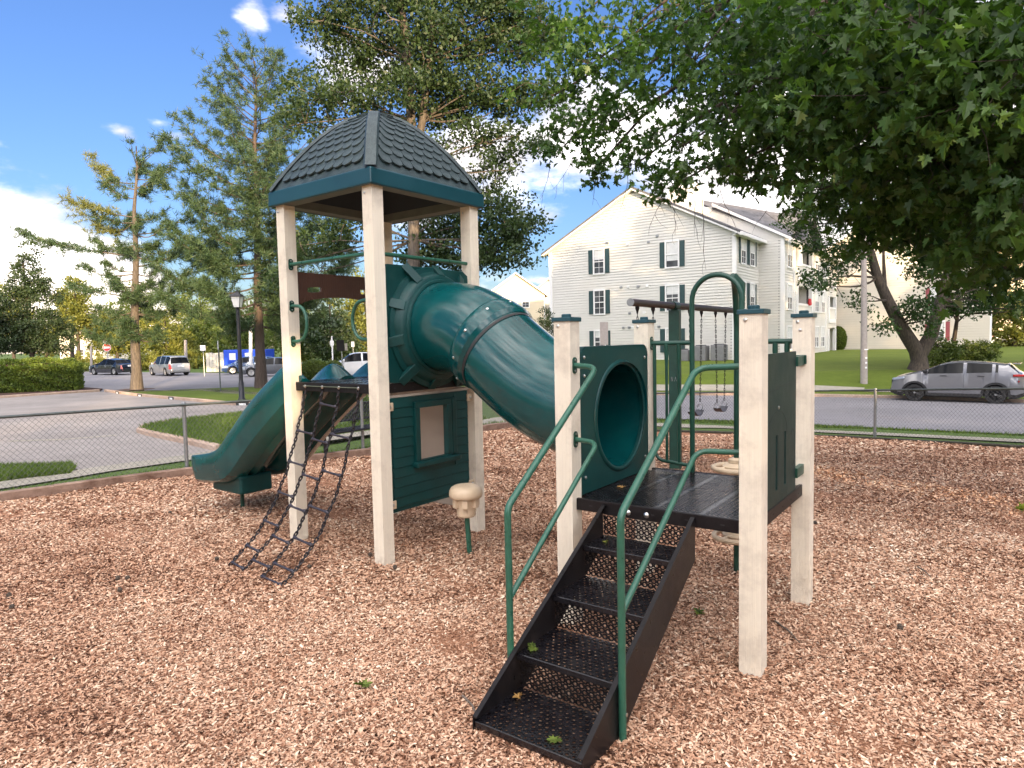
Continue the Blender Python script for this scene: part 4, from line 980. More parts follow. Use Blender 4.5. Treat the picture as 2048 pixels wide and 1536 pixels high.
# ---- steps (low deck frame)
U_L, U_R = -.985, -.352
stairs = low(); stairs.box(U_L+.002, -.001-.012, Z2-.083, U_R-.002, -.0125, Z2-.004)
stairs = stairs.build('steps', M['black'], play)
for uu, sg in ((U_L, -1), (U_R, 1)):
    b = low(); b.prism([(uu, v, z) for v, z in ((-1.43, -.02), (-1.43, .075), (-.02, .912-.045), (-.014, .86), (-.014, .60), (-1.05, -.02))], (.005*sg, 0, 0)); b.build('stringer', M['black'], stairs, fixn=True)
    b = low(); b.prism([(uu, -1.43, .075), (uu, -.02, .867), (uu, -.02, .860), (uu, -1.43, .068)], (-.022*sg, 0, 0)); b.build('stringer_lip', M['black'], stairs, fixn=True)
TR = [(-1.41, .045), (-1.035, .25), (-.66, .455), (-.29, .66)]
w_ = U_R-U_L-.006; nx_ = 16; px_ = w_/nx_
for i, (v, z) in enumerate(TR):
    back = TR[i+1][0]+.02 if i < 3 else -.016; dpt = back-v; nyy = int(dpt/(px_*.78)); pyy = dpt/nyy
    b = low(); holey(b, (U_L+.003, v, z), (1, 0, 0), (0, 1, 0), nx_, nyy, px_, pyy, px_*.245, (0, 0, -.005)); o = b.build('tread', M['black_gloss'], stairs)
    b = low(); b.box(U_L+.003, v-.012, z-.034, U_R-.003, v-.001, z+.002); b.build('nosing', M['black_gloss'], o, bevel=.004)
    z1_ = TR[i+1][1]-.006 if i < 3 else Z2-.085; h_ = z1_-z-.006; ny2 = int(h_/(px_*.78)); py2 = h_/ny2
    b = low(); holey(b, (U_L+.003, back, z+.006), (1, 0, 0), (0, 0, 1), nx_, ny2, px_, py2, px_*.26, (0, .005, 0), lambda a, c: False); b.build('riser', M['black'], stairs)
for uu in (-.80, -.67, -.54):
    b = low(); b.lathe([(.019, 0), (.019, .005), (.010, .013), (0, .015)], 12, (uu, -.0135, Z2-.045), Matrix.Rotation(PI/2, 3, 'X')); b.build('bolt', M['steel'], stairs, smooth=40)
for uu, xp, sx in ((U_L-.024, -LS+W2, -1), (U_R+.024, -W2, 1)):
    zb_, zl = (1.07, .57) if sx < 0 else (1.12, .64)
    rail = low(); rail.tube(filleted([(uu, -1.065, -.25), (uu, -1.065, zb_), (uu, -.03, 1.79), (xp, -.012, 1.80)], .09), .0195, 14); rail = rail.build('handrail', M['pipe'], play, smooth=60)
    r2 = low(); r2.tube(filleted([(uu, -1.052, zl), (uu, -.03, 1.285), (xp, -.012, 1.292)], .09), .0165, 14); r2.build('lower_rail', M['pipe'], rail, smooth=60)
    for z in (1.80, 1.292): flange(low, (xp, -.012, z), (-sx, 0, 0), rail)
    b = low(); b.lathe([(.010, 0), (.010, .004), (0, .007)], 8, (uu+.019*sx, -1.06, .12), Matrix.Rotation(PI/2*sx, 3, 'Y')); b.build('bolt', M['steel'], rail)

# ---- far side barrier with arch and disc climber
v_ = LS; bar = low(); bar.tube([(-LS+W2, v_, 1.93), (-.845, v_, 1.93)], .019, 12); bar = bar.build('guard_rail', M['pipe_dark'], play, smooth=60)
b = low(); b.tube([(-.45, v_, 1.93), (-W2, v_, 1.93)], .019, 12); b.build('top_bar', M['pipe_dark'], bar, smooth=60)
b = low(); b.tube(filleted([(-1.165, v_, 1.92), (-1.165, v_, .955), (-.86, v_, .93)], .1), .015, 10); b.build('bottom_bar', M['pipe_dark'], bar, smooth=60)
for uu, z0 in ((-.955, .94), (-.30, .92), (-.20, .92), (-.115, .92), (-1.06, .94)):
    b = low(); b.tube([(uu, v_, z0), (uu, v_, 1.74), (uu, v_, 1.86), (uu, v_, 1.925)], [.012, .012, .020, .020], 10); b.build('picket', M['pipe_dark'], bar, smooth=60)
flange(low, (-LS+W2, v_, 1.93), (1, 0, 0), bar)
arch = low(); ac, ar = -.645, .197
arch.tube([(ac-ar, v_, .80), (ac-ar, v_, 1.6)] + [(ac-ar*math.cos(a), v_, 2.262+ar*math.sin(a)) for a in np.linspace(0, PI, 17)] + [(ac+ar, v_, 1.6), (ac+ar, v_, .80)], .0205, 14)
arch = arch.build('entry_arch', M['pipe_dark'], play, smooth=60)
cl = low(); cl.tube(filleted([(-.60, 1.63, -.25), (-.60, 1.63, 2.05), (-.58, 1.52, 2.36), (-.52, 1.275, 2.44)], .25, 8), .024, 14); cl = cl.build('disc_climber', M['pipe_dark'], play, smooth=60)
b = low(); b.prism([(-.50, 1.27, 2.46), (-.43, 1.27, 2.38), (-.44, 1.27, 2.20), (-.462, 1.27, 2.26), (-.52, 1.27, 2.42)], (0, .03, 0)); b.build('bracket_plate', M['pipe_dark'], cl, fixn=True)
for z in (.87, .29, .58):
    a0 = {.87: 2.4, .29: 2.7, .58: 5.2}[z]; c = Vector((-.60, 1.63, z)); d_ = low()
    d_.lathe([(.0, -.035), (.07, -.035), (.08, -.02), (.085, .0), (.115, .008), (.115, .02), (.07, .045), (.068, .075), (.04, .09), (.0, .092)], 28, c)
    dk_ = d_.build('disc', M['tan_plastic'], cl, smooth=45)
    rg = low(); rg.tube([c+Vector((.185*math.cos(a), .185*math.sin(a), 0)) for a in np.linspace(0, 2*PI, 33)[:-1]], .022, 10, closed=True); rg.build('disc_rim', M['tan_plastic'], dk_, smooth=60)
    for k in range(4):
        a = a0+k*PI/2; sp = low(); sp.tube([c+Vector((.09*math.cos(a), .09*math.sin(a), .0)), c+Vector((.178*math.cos(a), .178*math.sin(a), 0))], .02, 8); sp.build('disc_spoke', M['tan_plastic'], dk_, smooth=60)

# ---- right hand panel with slots
pn = low(); f = lambda a, z: (.0, a, z); A_ = [.20, .466, .514, .681, .729, 1.0]; Zs = [Z2+.006, .975, 1.335, 1.862]
for i in range(5):
    for j in range(3):
        if i in (1, 3) and j == 1: continue
        pn.quad(f(A_[i], Zs[j]), f(A_[i+1], Zs[j]), f(A_[i+1], Zs[j+1]), f(A_[i], Zs[j+1]))
pb = bmesh.new(); me_ = pn.mesh('tmp'); pb.from_mesh(me_); bmesh.ops.remove_doubles(pb, verts=pb.verts, dist=1e-4); pb.to_mesh(me_); pb.free()
pn = link('activity_panel', me_, M['panel'], play); sm = pn.modifiers.new('solidify', 'SOLIDIFY'); sm.thickness = .014; sm.offset = 0
def groove(pts, closed=False):
    b = low(); b.tube([(.0072, a, z) for a, z in pts], .0012, 4, closed=closed); b.build('engraved_line', M['blackmark'], pn)
groove([(.22, 1.62), (.45, 1.63), (.62, 1.645), (.84, 1.655)]); groove([(.51+.24*math.cos(a), 1.33+.16*math.sin(a)) for a in np.linspace(-.1, PI+.1, 14)]); groove([(.91+.07*math.cos(a), 1.20+.13*math.sin(a)) for a in np.linspace(-2, 2.4, 12)]); groove([(.53, 1.33), (.53, 1.0)])
for a, z in ((1.06, 1.79), (.15, 1.79), (1.06, 1.0), (.15, 1.0)):
    b = low(); b.box(-.018, a-.06, z-.04, .018, a+.13 if a > .5 else a+.06, z+.04)
    if a > .5: b = low(); b.box(-.012, a-.065, z-.035, .022, LS-W2-.001, z+.035)
    else: b = low(); b.box(-.012, W2+.001, z-.035, .022, a+.06, z+.035)
    o = b.build('bracket', M['pipe_dark'], pn, bevel=.003)
b = low(); b.box(.06-.12, LS-W2-.016, 1.765, .035, LS-W2-.0015, 1.83); o = b.build('bracket', M['pipe_dark'], pn, bevel=.003)
b = low(); b.lathe([(.011, 0), (.011, .004), (0, .008)], 10, (.0, LS-W2-.016, 1.80), Matrix.Rotation(PI/2, 3, 'X')); b.build('bolt', M['steel'], pn, smooth=40)
b = low(); b.lathe([(.012, 0), (.012, .004), (0, .008)], 10, (.0072, .53, 1.51), Matrix.Rotation(PI/2, 3, 'Y')); b.build('bolt', M['steel'], pn, smooth=40)
b = low(); b.lathe([(.012, 0), (.012, .004), (0, .007)], 10, (-.01, LS-W2-.001, 2.01), Matrix.Rotation(PI/2, 3, 'X')); b.build('bolt', M['steel'], pn, smooth=40)

# ================================================================== other play equipment
pod = thing('stepping_pod', 'cream mushroom shaped stepping pod on a slanting green pole', 'stepping pod', (-.425, 6.19, 0))
MB().tube([(0, 0, -.2), (-.028, 0, .38)], .024, 14).build('pole', M['pipe'], pod, smooth=60)
MB().lathe([(0, .34), (.078, .34), (.088, .352), (.094, .46), (.10, .50), (.10, .52), (0, .52)], 32, (-.03, 0, 0)).build('cup', M['tan_plastic'], pod, smooth=35)
for k in range(6):
    a = k*PI/3+.5; MB().obox((-.03+.10*math.cos(a), .10*math.sin(a), .475), (.030*math.cos(a), .030*math.sin(a), 0), (-.03*math.sin(a), .03*math.cos(a), 0), (0, 0, .045)).build('cup_rib', M['tan_plastic'], pod, bevel=.01)
MB().lathe([(0, .515), (.135, .515), (.152, .525), (.158, .55), (.155, .585), (.14, .615), (.11, .632), (.06, .64), (0, .642)], 40, (-.03, 0, 0)).build('cap', M['tan_plastic'], pod, smooth=60)
for k in range(14):
    a = k*2.4; r = .022*math.sqrt(k+.6); MB().lathe([(.008, 0), (.006, .006), (0, .008)], 6, (-.03+r*math.cos(a), r*math.sin(a), .6395-.06*r)).build('grip_dot', M['tan_plastic'], pod, smooth=60)

SW = np.array([1.67, 9.17]); SD = norm(np.array([.58, .82])); SZ = 2.46
swing = thing('swing_set', 'swing set with brown top beam on a thick dark green post', 'swing set', (SW[0], SW[1], 0))
def sp_(t, z=0., off=0.): return Vector((SD[0]*t-SD[1]*off, SD[1]*t+SD[0]*off, z))
MB().tube([sp_(-.06, SZ), sp_(5.4, SZ)], .052, 16).build('top_beam', M['swing_beam'], swing, smooth=50)
MB().tube([sp_(-.075, SZ), sp_(-.06, SZ)], .054, 16).build('end_cap', M['galv'], swing, smooth=50)
for t in (1.52, 5.0):
    gz = float(H(*(SW+SD*t)))
    MB().obox(sp_(t, (SZ-.06+gz-.2)/2), (SD[0]*.055, SD[1]*.055, 0), (-SD[1]*.085, SD[0]*.085, 0), (0, 0, (SZ-.06-gz+.2)/2)).build('post', M['swing_post'], swing, bevel=.012)
    MB().tube([sp_(t-.09, SZ), sp_(t+.09, SZ)], .066, 16).build('beam_clamp', M['pipe_dark'], swing, smooth=50)
b = MB()
q = sp_(1.52, 1.32, .0)-Vector((SD[0]*.056, SD[1]*.056, 0))
sn = Vector((-SD[1], SD[0], 0))
for k, (x0, z0, x1, z1) in enumerate(((-.04, -.03, -.04, .04), (-.04, .04, -.015, -.03), (-.015, -.03, -.015, .04), (.012, -.03, .028, .04), (.028, .04, .045, -.03))):
    b.tube([q+sn*(-x0)+Vector((0, 0, z0)), q+sn*(-x1)+Vector((0, 0, z1))], .003, 4)
b.build('scratched_mark', M['galv'], swing)
swings = [(.15, .69, .62), (2.16, 2.72, .66), (3.45, 4.02, .60)]
labels = ['black belt swing hanging left of the green swing post, mostly hidden by a cream post', 'black belt swing just right of the green swing post, behind the arch', 'black belt swing farthest right, its strap seat hanging above the road kerb']
for (ta, tb, sz_), lb in zip(swings, labels):
    root = thing('belt_swing', lb, 'swing', (SW[0]+SD[0]*(ta+tb)/2, SW[1]+SD[1]*(ta+tb)/2, SZ), 0, 'belt swings')
    hw = (tb-ta)/2
    def rp(x, z, off=0.): return Vector((SD[0]*x-SD[1]*off, SD[1]*x+SD[0]*off, z))
    for sg in (-1, 1):
        MB().lathe([(.03, .0), (.03, -.03), (.018, -.06), (.010, -.10), (0, -.10)], 10, rp(sg*hw, -.05)).build('hanger', M['chain'], root, smooth=50)
        n_ = 40; path = [np.array(rp(sg*(hw-.08*(i/n_)), -.15+(sz_+.17-SZ+.15)*(i/n_))) for i in range(n_+1)]
        cs = np.concatenate([[0], np.cumsum([np.linalg.norm(path[i+1]-path[i]) for i in range(n_)])])
        chain(MB(), path, cs, .045, .056, .022, .0048, 4).build('chain', M['chain'], root, smooth=60)
        c = rp(sg*(hw-.08), sz_+.12-SZ); MB().tube([c+rp(0, .05*math.sin(a), .055*math.cos(a))+rp(.03*math.cos(a), 0) for a in np.linspace(0, 2*PI, 17)[:-1]], .006, 6, closed=True).build('ring', M['galv'], root, smooth=60)
    st = MB(); N_ = 12
    for i in range(N_+1):
        x = -hw+.08+(2*hw-.16)*i/N_; z = sz_-SZ+.075*((2*i/N_-1)**2); 
        for o_ in (-.07, .07): st.v += [tuple(rp(x, z, o_)), tuple(rp(x, z-.012, o_))]
    for i in range(N_):
        q = i*4; st.f += [(q, q+4, q+6, q+2), (q+1, q+3, q+7, q+5), (q, q+1, q+5, q+4), (q+2, q+6, q+7, q+3)]
    st.build('belt_seat', M['seat'], root, smooth=50)

# bench beyond the net
bp = at(651, 917); bd = norm(at(735, 903)[:2]-bp[:2]); bth = math.atan2(bd[1], bd[0])
bench = thing('bench', 'black metal mesh bench standing at the edge of the mulch behind the net climber', 'bench', (bp[0], bp[1], float(H(*bp[:2]))), bth)
for x in (0., 1.55):
    MB().tube([(x, 0, -.2), (x, 0, .42)], .028, 12).build('leg', M['blackmetal'], bench, smooth=50)
    MB().box(x-.035, -.17, .41, x+.035, .19, .44).build('seat_support', M['blackmetal'], bench, bevel=.006)
    MB().tube([(x, .2, .40), (x, .27, .92)], .02, 10).build('back_post', M['blackmetal'], bench, smooth=50)
s = MB(); s.tube(filleted([(-.12, -.2, .46), (1.7, -.2, .46), (1.7, .2, .46), (-.12, .2, .46), (-.12, -.2, .46)], .05), .018, 8); so = s.build('seat', M['blackmetal'], bench, smooth=60)
mb = MB()
for k in range(46): mb.box(-.11+k*.0395, -.19, .455, -.09+k*.0395, .19, .461)
for k in range(9): mb.box(-.11, -.18+k*.044, .461, 1.69, -.172+k*.044, .465)
o = mb.build('seat_mesh', M['blackmetal'], so)
s = MB(); s.tube(filleted([(-.12, .235, .60), (1.7, .235, .60), (1.7, .27, .90), (-.12, .27, .90), (-.12, .235, .60)], .05), .018, 8); so = s.build('backrest', M['blackmetal'], bench, smooth=60)
mb = MB()
for k in range(46): mb.quad((-.11+k*.0395, .236, .605), (-.085+k*.0395, .236, .605), (-.085+k*.0395, .27, .895), (-.11+k*.0395, .27, .895))
for k in range(6): z = .62+k*.05; mb.box(-.11, .232+(z-.6)*.115, z, 1.69, .238+(z-.6)*.115, z+.01)
mb.build('backrest_mesh', M['blackmetal'], so)

# ================================================================== street furniture
lp = at(484, 801); lb_ = atY(484, 801, 26.)
LPX, LPY = lb_[0], 26.; LPZ = float(H(LPX, LPY))
lamp = thing('street_lamp', 'black street lamp with a four-sided lantern on a round post by the car park kerb', 'street lamp', (LPX, LPY, LPZ))
LT = atY(484, 583, 26.)[2]-LPZ
MB().lathe([(.15, 0), (.15, .12), (.11, .18), (.10, .75), (.085, .8), (.078, .9), (.065, LT-.72), (.085, LT-.70), (.05, LT-.66), (.09, LT-.62), (.09, LT-.60)], 20).build('post', M['blackmetal'], lamp, smooth=40)
def frustum(mb, z0, h0, z1, h1):
    n = len(mb.v)
    for z, h in ((z0, h0), (z1, h1)): mb.v += [(-h, -h, z), (h, -h, z), (h, h, z), (-h, h, z)]
    mb.f += [(n+3, n+2, n+1, n), (n+4, n+5, n+6, n+7)] + [(n+k, n+(k+1) % 4, n+4+(k+1) % 4, n+4+k) for k in range(4)]; return mb
gl = frustum(MB(), LT-.60, .11, LT-.20, .185).build('lantern_glass', M['lampglass'], lamp)
for sx, sy in ((-1, -1), (1, -1), (1, 1), (-1, 1)):
    MB().tube([(sx*.112, sy*.112, LT-.61), (sx*.188, sy*.188, LT-.19)], .014, 4).build('lantern_bar', M['blackmetal'], lamp)
rf = frustum(MB(), LT-.20, .235, LT-.18, .235); frustum(rf, LT-.178, .225, LT-.05, .08); frustum(rf, LT-.048, .055, LT-.0, .05); rf.lathe([(.02, 0), (.03, .03), (0, .07)], 8, (0, 0, LT)); rf.build('lantern_roof', M['blackmetal'], lamp)

def sign(name, label, cat, px, pyb, pyt, Y, plates, pole_m, r=.03, group=None):
    b = atY(px, pyb, Y); t = atY(px, pyt, Y); z0 = float(H(b[0], Y)); root = thing(name, label, cat, (b[0], Y, z0), 0, group)
    MB().tube([(0, 0, -.2), (0, 0, t[2]-z0)], r, 8).build('pole', pole_m, root)
    for pn_, m_, kind, x, zc, w, h in plates:
        yy = -.05-.012*plates.index((pn_, m_, kind, x, zc, w, h)); z = atY(px, zc, Y)[2]-z0
        mb = MB()
        if kind == 'round': mb.prism([(x+w/2*math.cos(a), yy, z+h/2*math.sin(a)) for a in np.linspace(0, 2*PI, 21)[:-1]], (0, .01, 0))
        elif kind == 'oct': mb.prism([(x+w/2*math.cos(a+PI/8), yy, z+h/2*math.sin(a+PI/8)) for a in np.linspace(0, 2*PI, 9)[:-1]], (0, .01, 0))
        else: mb.box(x-w/2, yy, z-h/2, x+w/2, yy+.01, z+h/2)
        mb.build(pn_, m_, root, fixn=True)
    return root
sign('traffic_sign', 'round red do not enter sign with white bar under a white street plate', 'traffic sign', 216, 722, 678, 66, [('sign_plate', M['white'], 'round', 0, 694.5, .82, .82), ('red_disc', M['red'], 'round', 0, 694.5, .74, .74), ('white_bar', M['white'], 'box', 0, 695, .55, .16), ('street_plate', M['white'], 'box', 0, 682.5, .62, .28)], M['galv'])
sign('road_sign', 'small white square sign on a pale pole, right of the silver estate car', 'road sign', 408.5, 743, 692, 52, [('sign_plate', M['white'], 'box', 0, 696, .42, .42)], M['galv'])
sign('sign_pole', 'thin dark bare sign pole standing left of the street lamp', 'pole', 441, 779, 685, 32, [('sign_plate', M['galv'], 'box', 0, 690, .06, .4)], M['fence_dark'], .032)
sign('traffic_sign', 'pale oval backed sign on a white pole in front of the round bushes', 'traffic sign', 666, 735, 672, 46, [('sign_plate', M['white'], 'oct', 0, 686, .30, .52)], M['white'], .05)
sign('road_sign', 'brown backed sign behind the tower, left of the white car', 'road sign', 686, 772, 680, 36, [('sign_plate', M['brown_rim'], 'box', -.05, 691, .42, .60), ('side_plate', M['pole'], 'box', .26, 694, .14, .4)], M['galv'], .03)
sign('road_sign', 'small white sign right of the brown backed sign above the white car', 'road sign', 707, 720, 683, 58, [('sign_plate', M['white'], 'box', 0, 688.5, .25, .46)], M['galv'], .03)
sign('notice_board', 'weathered brown board standing in front of the apartment block', 'sign', 1209, 760, 645, 30, [('board', M['pole'], 'box', 0, 667, .36, 1.02)], M['pole'], .035)
def utility(px, pyb, pyt, Y, r0, r1, m, label):
    b = atY(px, pyb, Y); t = atY(px, pyt, Y); z0 = float(H(b[0], Y)); root = thing('utility_pole', label, 'pole', (b[0], Y, z0))
    MB().tube([(0, 0, -.3), (t[0]-b[0], 0, t[2]-z0)], [r0, r1], 14).build('pole', m, root, smooth=60); return root
up_ = utility(1728, 775, 455, 30.5, .16, .10, M['pole'], 'tall grey street light pole on the lawn left of the forked tree')
hz_ = float(atY(1728, 700, 30.5)[2]-up_.location[2]); MB().tube([(0, 0, hz_), (0, 0, hz_+.05)], .155, 14).build('band', M['white'], up_)
for k in range(3): MB().box(-.04, -.163, hz_-.4-.22*k, .04, -.150, hz_-.32-.22*k).build('pole_tag', M['white'], up_)
MB().tube([(0, 0, atY(1733, 455, 30.5)[2]-up_.location[2]), (-.6, -.3, atY(1733, 440, 30.5)[2]-up_.location[2]+.3)], .04, 8).build('lamp_arm', M['galv'], up_)
utility(371, 722, 680, 60, .16, .13, M['pole'], 'short brown utility pole behind the silver estate car')
utility(501, 742, 656, 50, .13, .12, M['white'], 'whitish utility pole in front of the blue container')
utility(182, 728, 693, 62, .12, .10, M['pole'], 'short pale pole left of the do not enter sign')
utility(143, 722, 655, 46, .14, .11, M['bark_dark'], 'dark wooden post rising behind the clipped hedge')

# ================================================================== cars
def car(label, paint, L, Hh, W, loc, yaw, style, rim='rim_light', wr=.33, detail=False):
    root = thing('parked_car', label, 'car', loc, yaw)
    fx, rx = L/2-L*.195, -L/2+L*.205        # wheel centres
    if style == 'suv':     # front at +x
        T = [(-L/2, .55), (-L/2+.02, .92), (-L/2+.07, 1.08), (-L/2+.20, 1.14), (-L/2+.52, 1.44), (-L/2+.64, Hh-.10), (-L/2+1.0, Hh-.045), (-.45, Hh-.005), (-.1, Hh), (.22, Hh-.03), (.5, Hh-.11), (1.08, 1.16), (1.22, 1.11), (L/2-.5, 1.03), (L/2-.2, .95), (L/2-.05, .80), (L/2, .55)]
        cab = (-L/2+.16, 1.12); belt = [(-L/2, .55), (-L/2+.1, 1.10), (-L/2+.8, 1.13), (0, 1.08), (1.3, 1.04)]
        pil = [(-L/2+.16, -L/2+.80), (-.36, -.25), (.86, 1.4)]; q = [(-1.22, -1.12)]; rear = (-L/2+.21, -L/2+.51); front = (.50, 1.09)
    elif style == 'wagon':
        T = [(-L/2, .55), (-L/2+.04, .98), (-L/2+.10, 1.02), (-L/2+.30, Hh-.16), (-L/2+.50, Hh-.05), (-.4, Hh), (.45, Hh-.03), (.75, Hh-.13), (1.35, Hh*.62), (1.5, Hh*.60), (L/2-.3, Hh*.53), (L/2-.05, Hh*.45), (L/2, Hh*.32)]
        cab = (-L/2+.08, 1.38); pil = [(-L/2+.08, -L/2+.32), (-.35, -.25), (1.0, 1.5)]; q = [(-1.35, -1.26)]; rear = (-L/2+.10, -L/2+.30); front = (.74, 1.36)
        belt = [(-L/2, .55), (-L/2+.1, .98), (0, .95), (1.4, .92)]
    else:
        T = [(-L/2, .50), (-L/2+.04, .90), (-L/2+.12, .96), (-L/2+.62, .99), (-L/2+1.22, Hh-.12), (-.62, Hh-.02), (.0, Hh), (.35, Hh-.05), (1.10, Hh*.69), (1.3, Hh*.66), (L/2-.3, Hh*.58), (L/2-.06, Hh*.48), (L/2, Hh*.32)]
        cab = (-L/2+.72, 1.12); pil = [(-L/2+.7, -L/2+1.1), (-.30, -.21), (.85, 1.2)]; q = []; rear = (-L/2+.64, -L/2+1.2); front = (.36, 1.12)
        belt = [(-L/2, .50), (-L/2+.1, .92), (0, .90), (1.1, .88)]
    Tx, Tz = zip(*T); Bx, Bz = zip(*belt)
    arch_r = wr+.055
    xs_ = sorted(set([round(v, 3) for v in list(np.linspace(-L/2, L/2, 34)) + [c+arch_r*math.cos(a) for c in (fx, rx) for a in np.linspace(0, PI, 13)] + [v for p in pil+q+[rear, front] for v in p] + [-L/2+.02, -L/2+.06, L/2-.02, L/2-.06]]))
    S_ = []
    for x in xs_:
        e_ = min(x+L/2, L/2-x); taper = 1-.16*max(0, 1-e_/.45)**2 - .03*max(0, 1-e_/1.2)
        wb = W/2*taper; zt = float(np.interp(x, Tx, Tz)); zb = .20 + .10*max(0, 1-e_/.25)
        incab = cab[0] <= x <= cab[1]
        for c in (fx, rx):
            if abs(x-c) < arch_r: zb = max(zb, wr+math.sqrt(max(0, arch_r**2-(x-c)**2)))
        zbelt = float(np.interp(x, Bx, Bz)) if incab else zt-.05
        zbelt = min(zbelt, zt-.03); wr_ = wb*.76 if incab else wb*.90
        if incab:
            k = min(1, max(0, (zt-zbelt-.03)/.35)); wr_ = wb*(.93-.19*k)
        zm = max(zb+.02, min(.55, zbelt-.06)); zb2 = max(zb+.005, min(zb+.14, zm-.01))
        S_.append([(x, wb*.93, zb), (x, wb*.99, zb2), (x, wb*1.0, zm), (x, wb*.965, max(zm+.01, zbelt)), (x, wr_, max(zm+.015, zt-.045)), (x, wr_*.80, zt-.006), (x, 0, zt+.012)])
    parts = {}
    def add(cls, quad):
        mb = parts.setdefault(cls, MB()) if cls[:9] not in ('side_wind', 'tail_lamp', 'head_lamp') else None
        for sg in (1, -1):
            if cls[:9] in ('side_wind', 'tail_lamp', 'head_lamp'): mb = parts.setdefault(cls+('+' if sg > 0 else '-'), MB())
            pts = [(p[0], p[1]*sg, p[2]) for p in quad]; n = len(mb.v); mb.v += pts
            mb.f.append((n, n+1, n+2, n+3) if sg > 0 else (n+3, n+2, n+1, n))
    for i in range(len(xs_)-1):
        a, b = S_[i], S_[i+1]; xm = (xs_[i]+xs_[i+1])/2
        for j in range(6):
            cls = 'body'
            if j == 3 and cab[0] < xm < cab[1] and not any(p[0] <= xm <= p[1] for p in pil+q): cls = 'side_window'+str(sum(p[0] > xm for p in pil+q))
            if j in (4, 5) and rear[0] < xm < rear[1]: cls = 'rear_window'
            if j in (4, 5) and front[0] < xm < front[1]: cls = 'windscreen'
            if j == 0: cls = 'sill_cladding' if style == 'suv' and detail else 'body'
            if j == 2 and not detail and xm < -L/2+.22: cls = 'tail_lamp'
            if j in (2, 3) and xm > L/2-.42 and (j == 3 or a[2][2] > .3) and not cab[0] < xm < cab[1]:
                if j == 2: cls = 'head_lamp' if xm > L/2-.38 and not detail else 'body'
            add(cls, (a[j], b[j], b[j+1], a[j+1]))
    for s_, d_ in ((S_[0], -1), (S_[-1], 1)):
        mb = parts['body']
        for j in range(6):
            mb.v += []; n = len(mb.v); mb.v += [s_[j], s_[j+1], (s_[j+1][0], -s_[j+1][1], s_[j+1][2]), (s_[j][0], -s_[j][1], s_[j][2])]; mb.f.append((n, n+1, n+2, n+3) if d_ > 0 else (n+3, n+2, n+1, n))
    mm = {'body': paint, 'side_window': M['carglass'], 'rear_window': M['carglass'], 'windscreen': M['carglass'], 'sill_cladding': M['clad'], 'tail_lamp': M['lamp_red'], 'head_lamp': M['lamp_clear']}
    body = None
    for cls in ['body'] + [k_ for k_ in parts if k_ != 'body']:
        mb = parts[cls]; cls = cls.rstrip('+-0123456789'); me_ = mb.mesh(cls); b_ = bmesh.new(); b_.from_mesh(me_); bmesh.ops.remove_doubles(b_, verts=b_.verts, dist=.0008); bmesh.ops.recalc_face_normals(b_, faces=b_.faces); b_.to_mesh(me_); b_.free()
        me_.polygons.foreach_set('use_smooth', [True]*len(me_.polygons)); me_.set_sharp_from_angle(angle=math.radians(38)); o = link(cls, me_, mm[cls], root)
    MB().box(-L/2+.12, -W/2+.12, .24, L/2-.12, W/2-.12, .62).build('underbody', M['clad'], root)
    for x in (fx, rx):
        for sg in (1, -1):
            ax_ = Matrix.Rotation(-PI/2*sg, 3, 'X'); c = (x, sg*(W/2-.11), wr); w_ = MB()
            w_.lathe([(wr*.62, -.11), (wr*.96, -.11), (wr, -.08), (wr, .08), (wr*.96, .105), (wr*.66, .108), (wr*.62, .09), (wr*.62, -.11)], 28, c, ax_, False)
            wh = w_.build('wheel', M['tyre'], root, smooth=35)
            r_ = MB(); r_.lathe([(wr*.64, .02), (wr*.66, .10), (wr*.60, .10), (wr*.56, .04), (0, .03)], 28, c, ax_); r_.build('rim', M[rim], wh, smooth=35)
            for k in range(5):
                a = 2*PI*k/5+.3; s2_ = MB(); d_ = Vector((math.cos(a), math.sin(a), 0)); t_ = Vector((-math.sin(a), math.cos(a), 0))
                for o_ in ((-.32, .32) if detail else (0,)):
                    dd = (d_+t_*o_*.5).normalized(); p0 = ax_ @ (dd*wr*.10+Vector((0, 0, .085))); p1 = ax_ @ (dd*wr*.61+Vector((0, 0, .095)))
                    s2_.tube([Vector(c)+p0, Vector(c)+p1], [wr*.07, wr*.055], 5)
                s2_.build('spoke', M[rim], wh)
            h_ = MB(); h_.lathe([(wr*.14, .06), (wr*.14, .10), (0, .105)], 12, c, ax_); h_.build('hub_cap', M['galv'], wh, smooth=40)
    zh = float(np.interp(0, Bx, Bz)); wbm = W/2*.975
    for sg in (1, -1):
        for x in (.30, -.78):
            MB().box(x-.09, sg*(wbm+.012)-.012, zh-.115, x+.09, sg*(wbm+.012)+.012, zh-.085).build('door_handle', paint, root, bevel=.008)
        MB().obox((.93, sg*(W/2+.06), zh+.07), (.07, 0, 0), (0, .11, 0), (0, 0, .06)).build('mirror', M['clad'] if detail else paint, root, bevel=.03)
        for x in (1.02, -.27, -1.22):
            MB().tube([(x, sg*(W/2*.996+.001), .36), (x-.01, sg*(W/2*1.001), .62), (x, sg*(wbm-.001), zh-.02)], .0035, 4).build('door_seam', M['blackmark'], root)
        if detail:
            for c in (fx, rx):
                mb = MB(); N_ = 16
                for k in range(N_+1):
                    a = PI*k/N_*1.12-.06*PI; e0 = min(c+L/2, L/2-c); tap = W/2*1.003
                    for r_, dy in ((arch_r-.012, .004), (arch_r-.012, .016), (arch_r+.065, .016), (arch_r+.065, 0)):
                        mb.v.append((c+r_*math.cos(a), sg*(tap+dy-.012), wr+r_*math.sin(a)))
                for k in range(N_):
                    for j in range(3): q_ = k*4+j; mb.f.append((q_, q_+4, q_+5, q_+1))
                mb.build('wheel_arch_cladding', M['clad'], root, smooth=35, fixn=True)
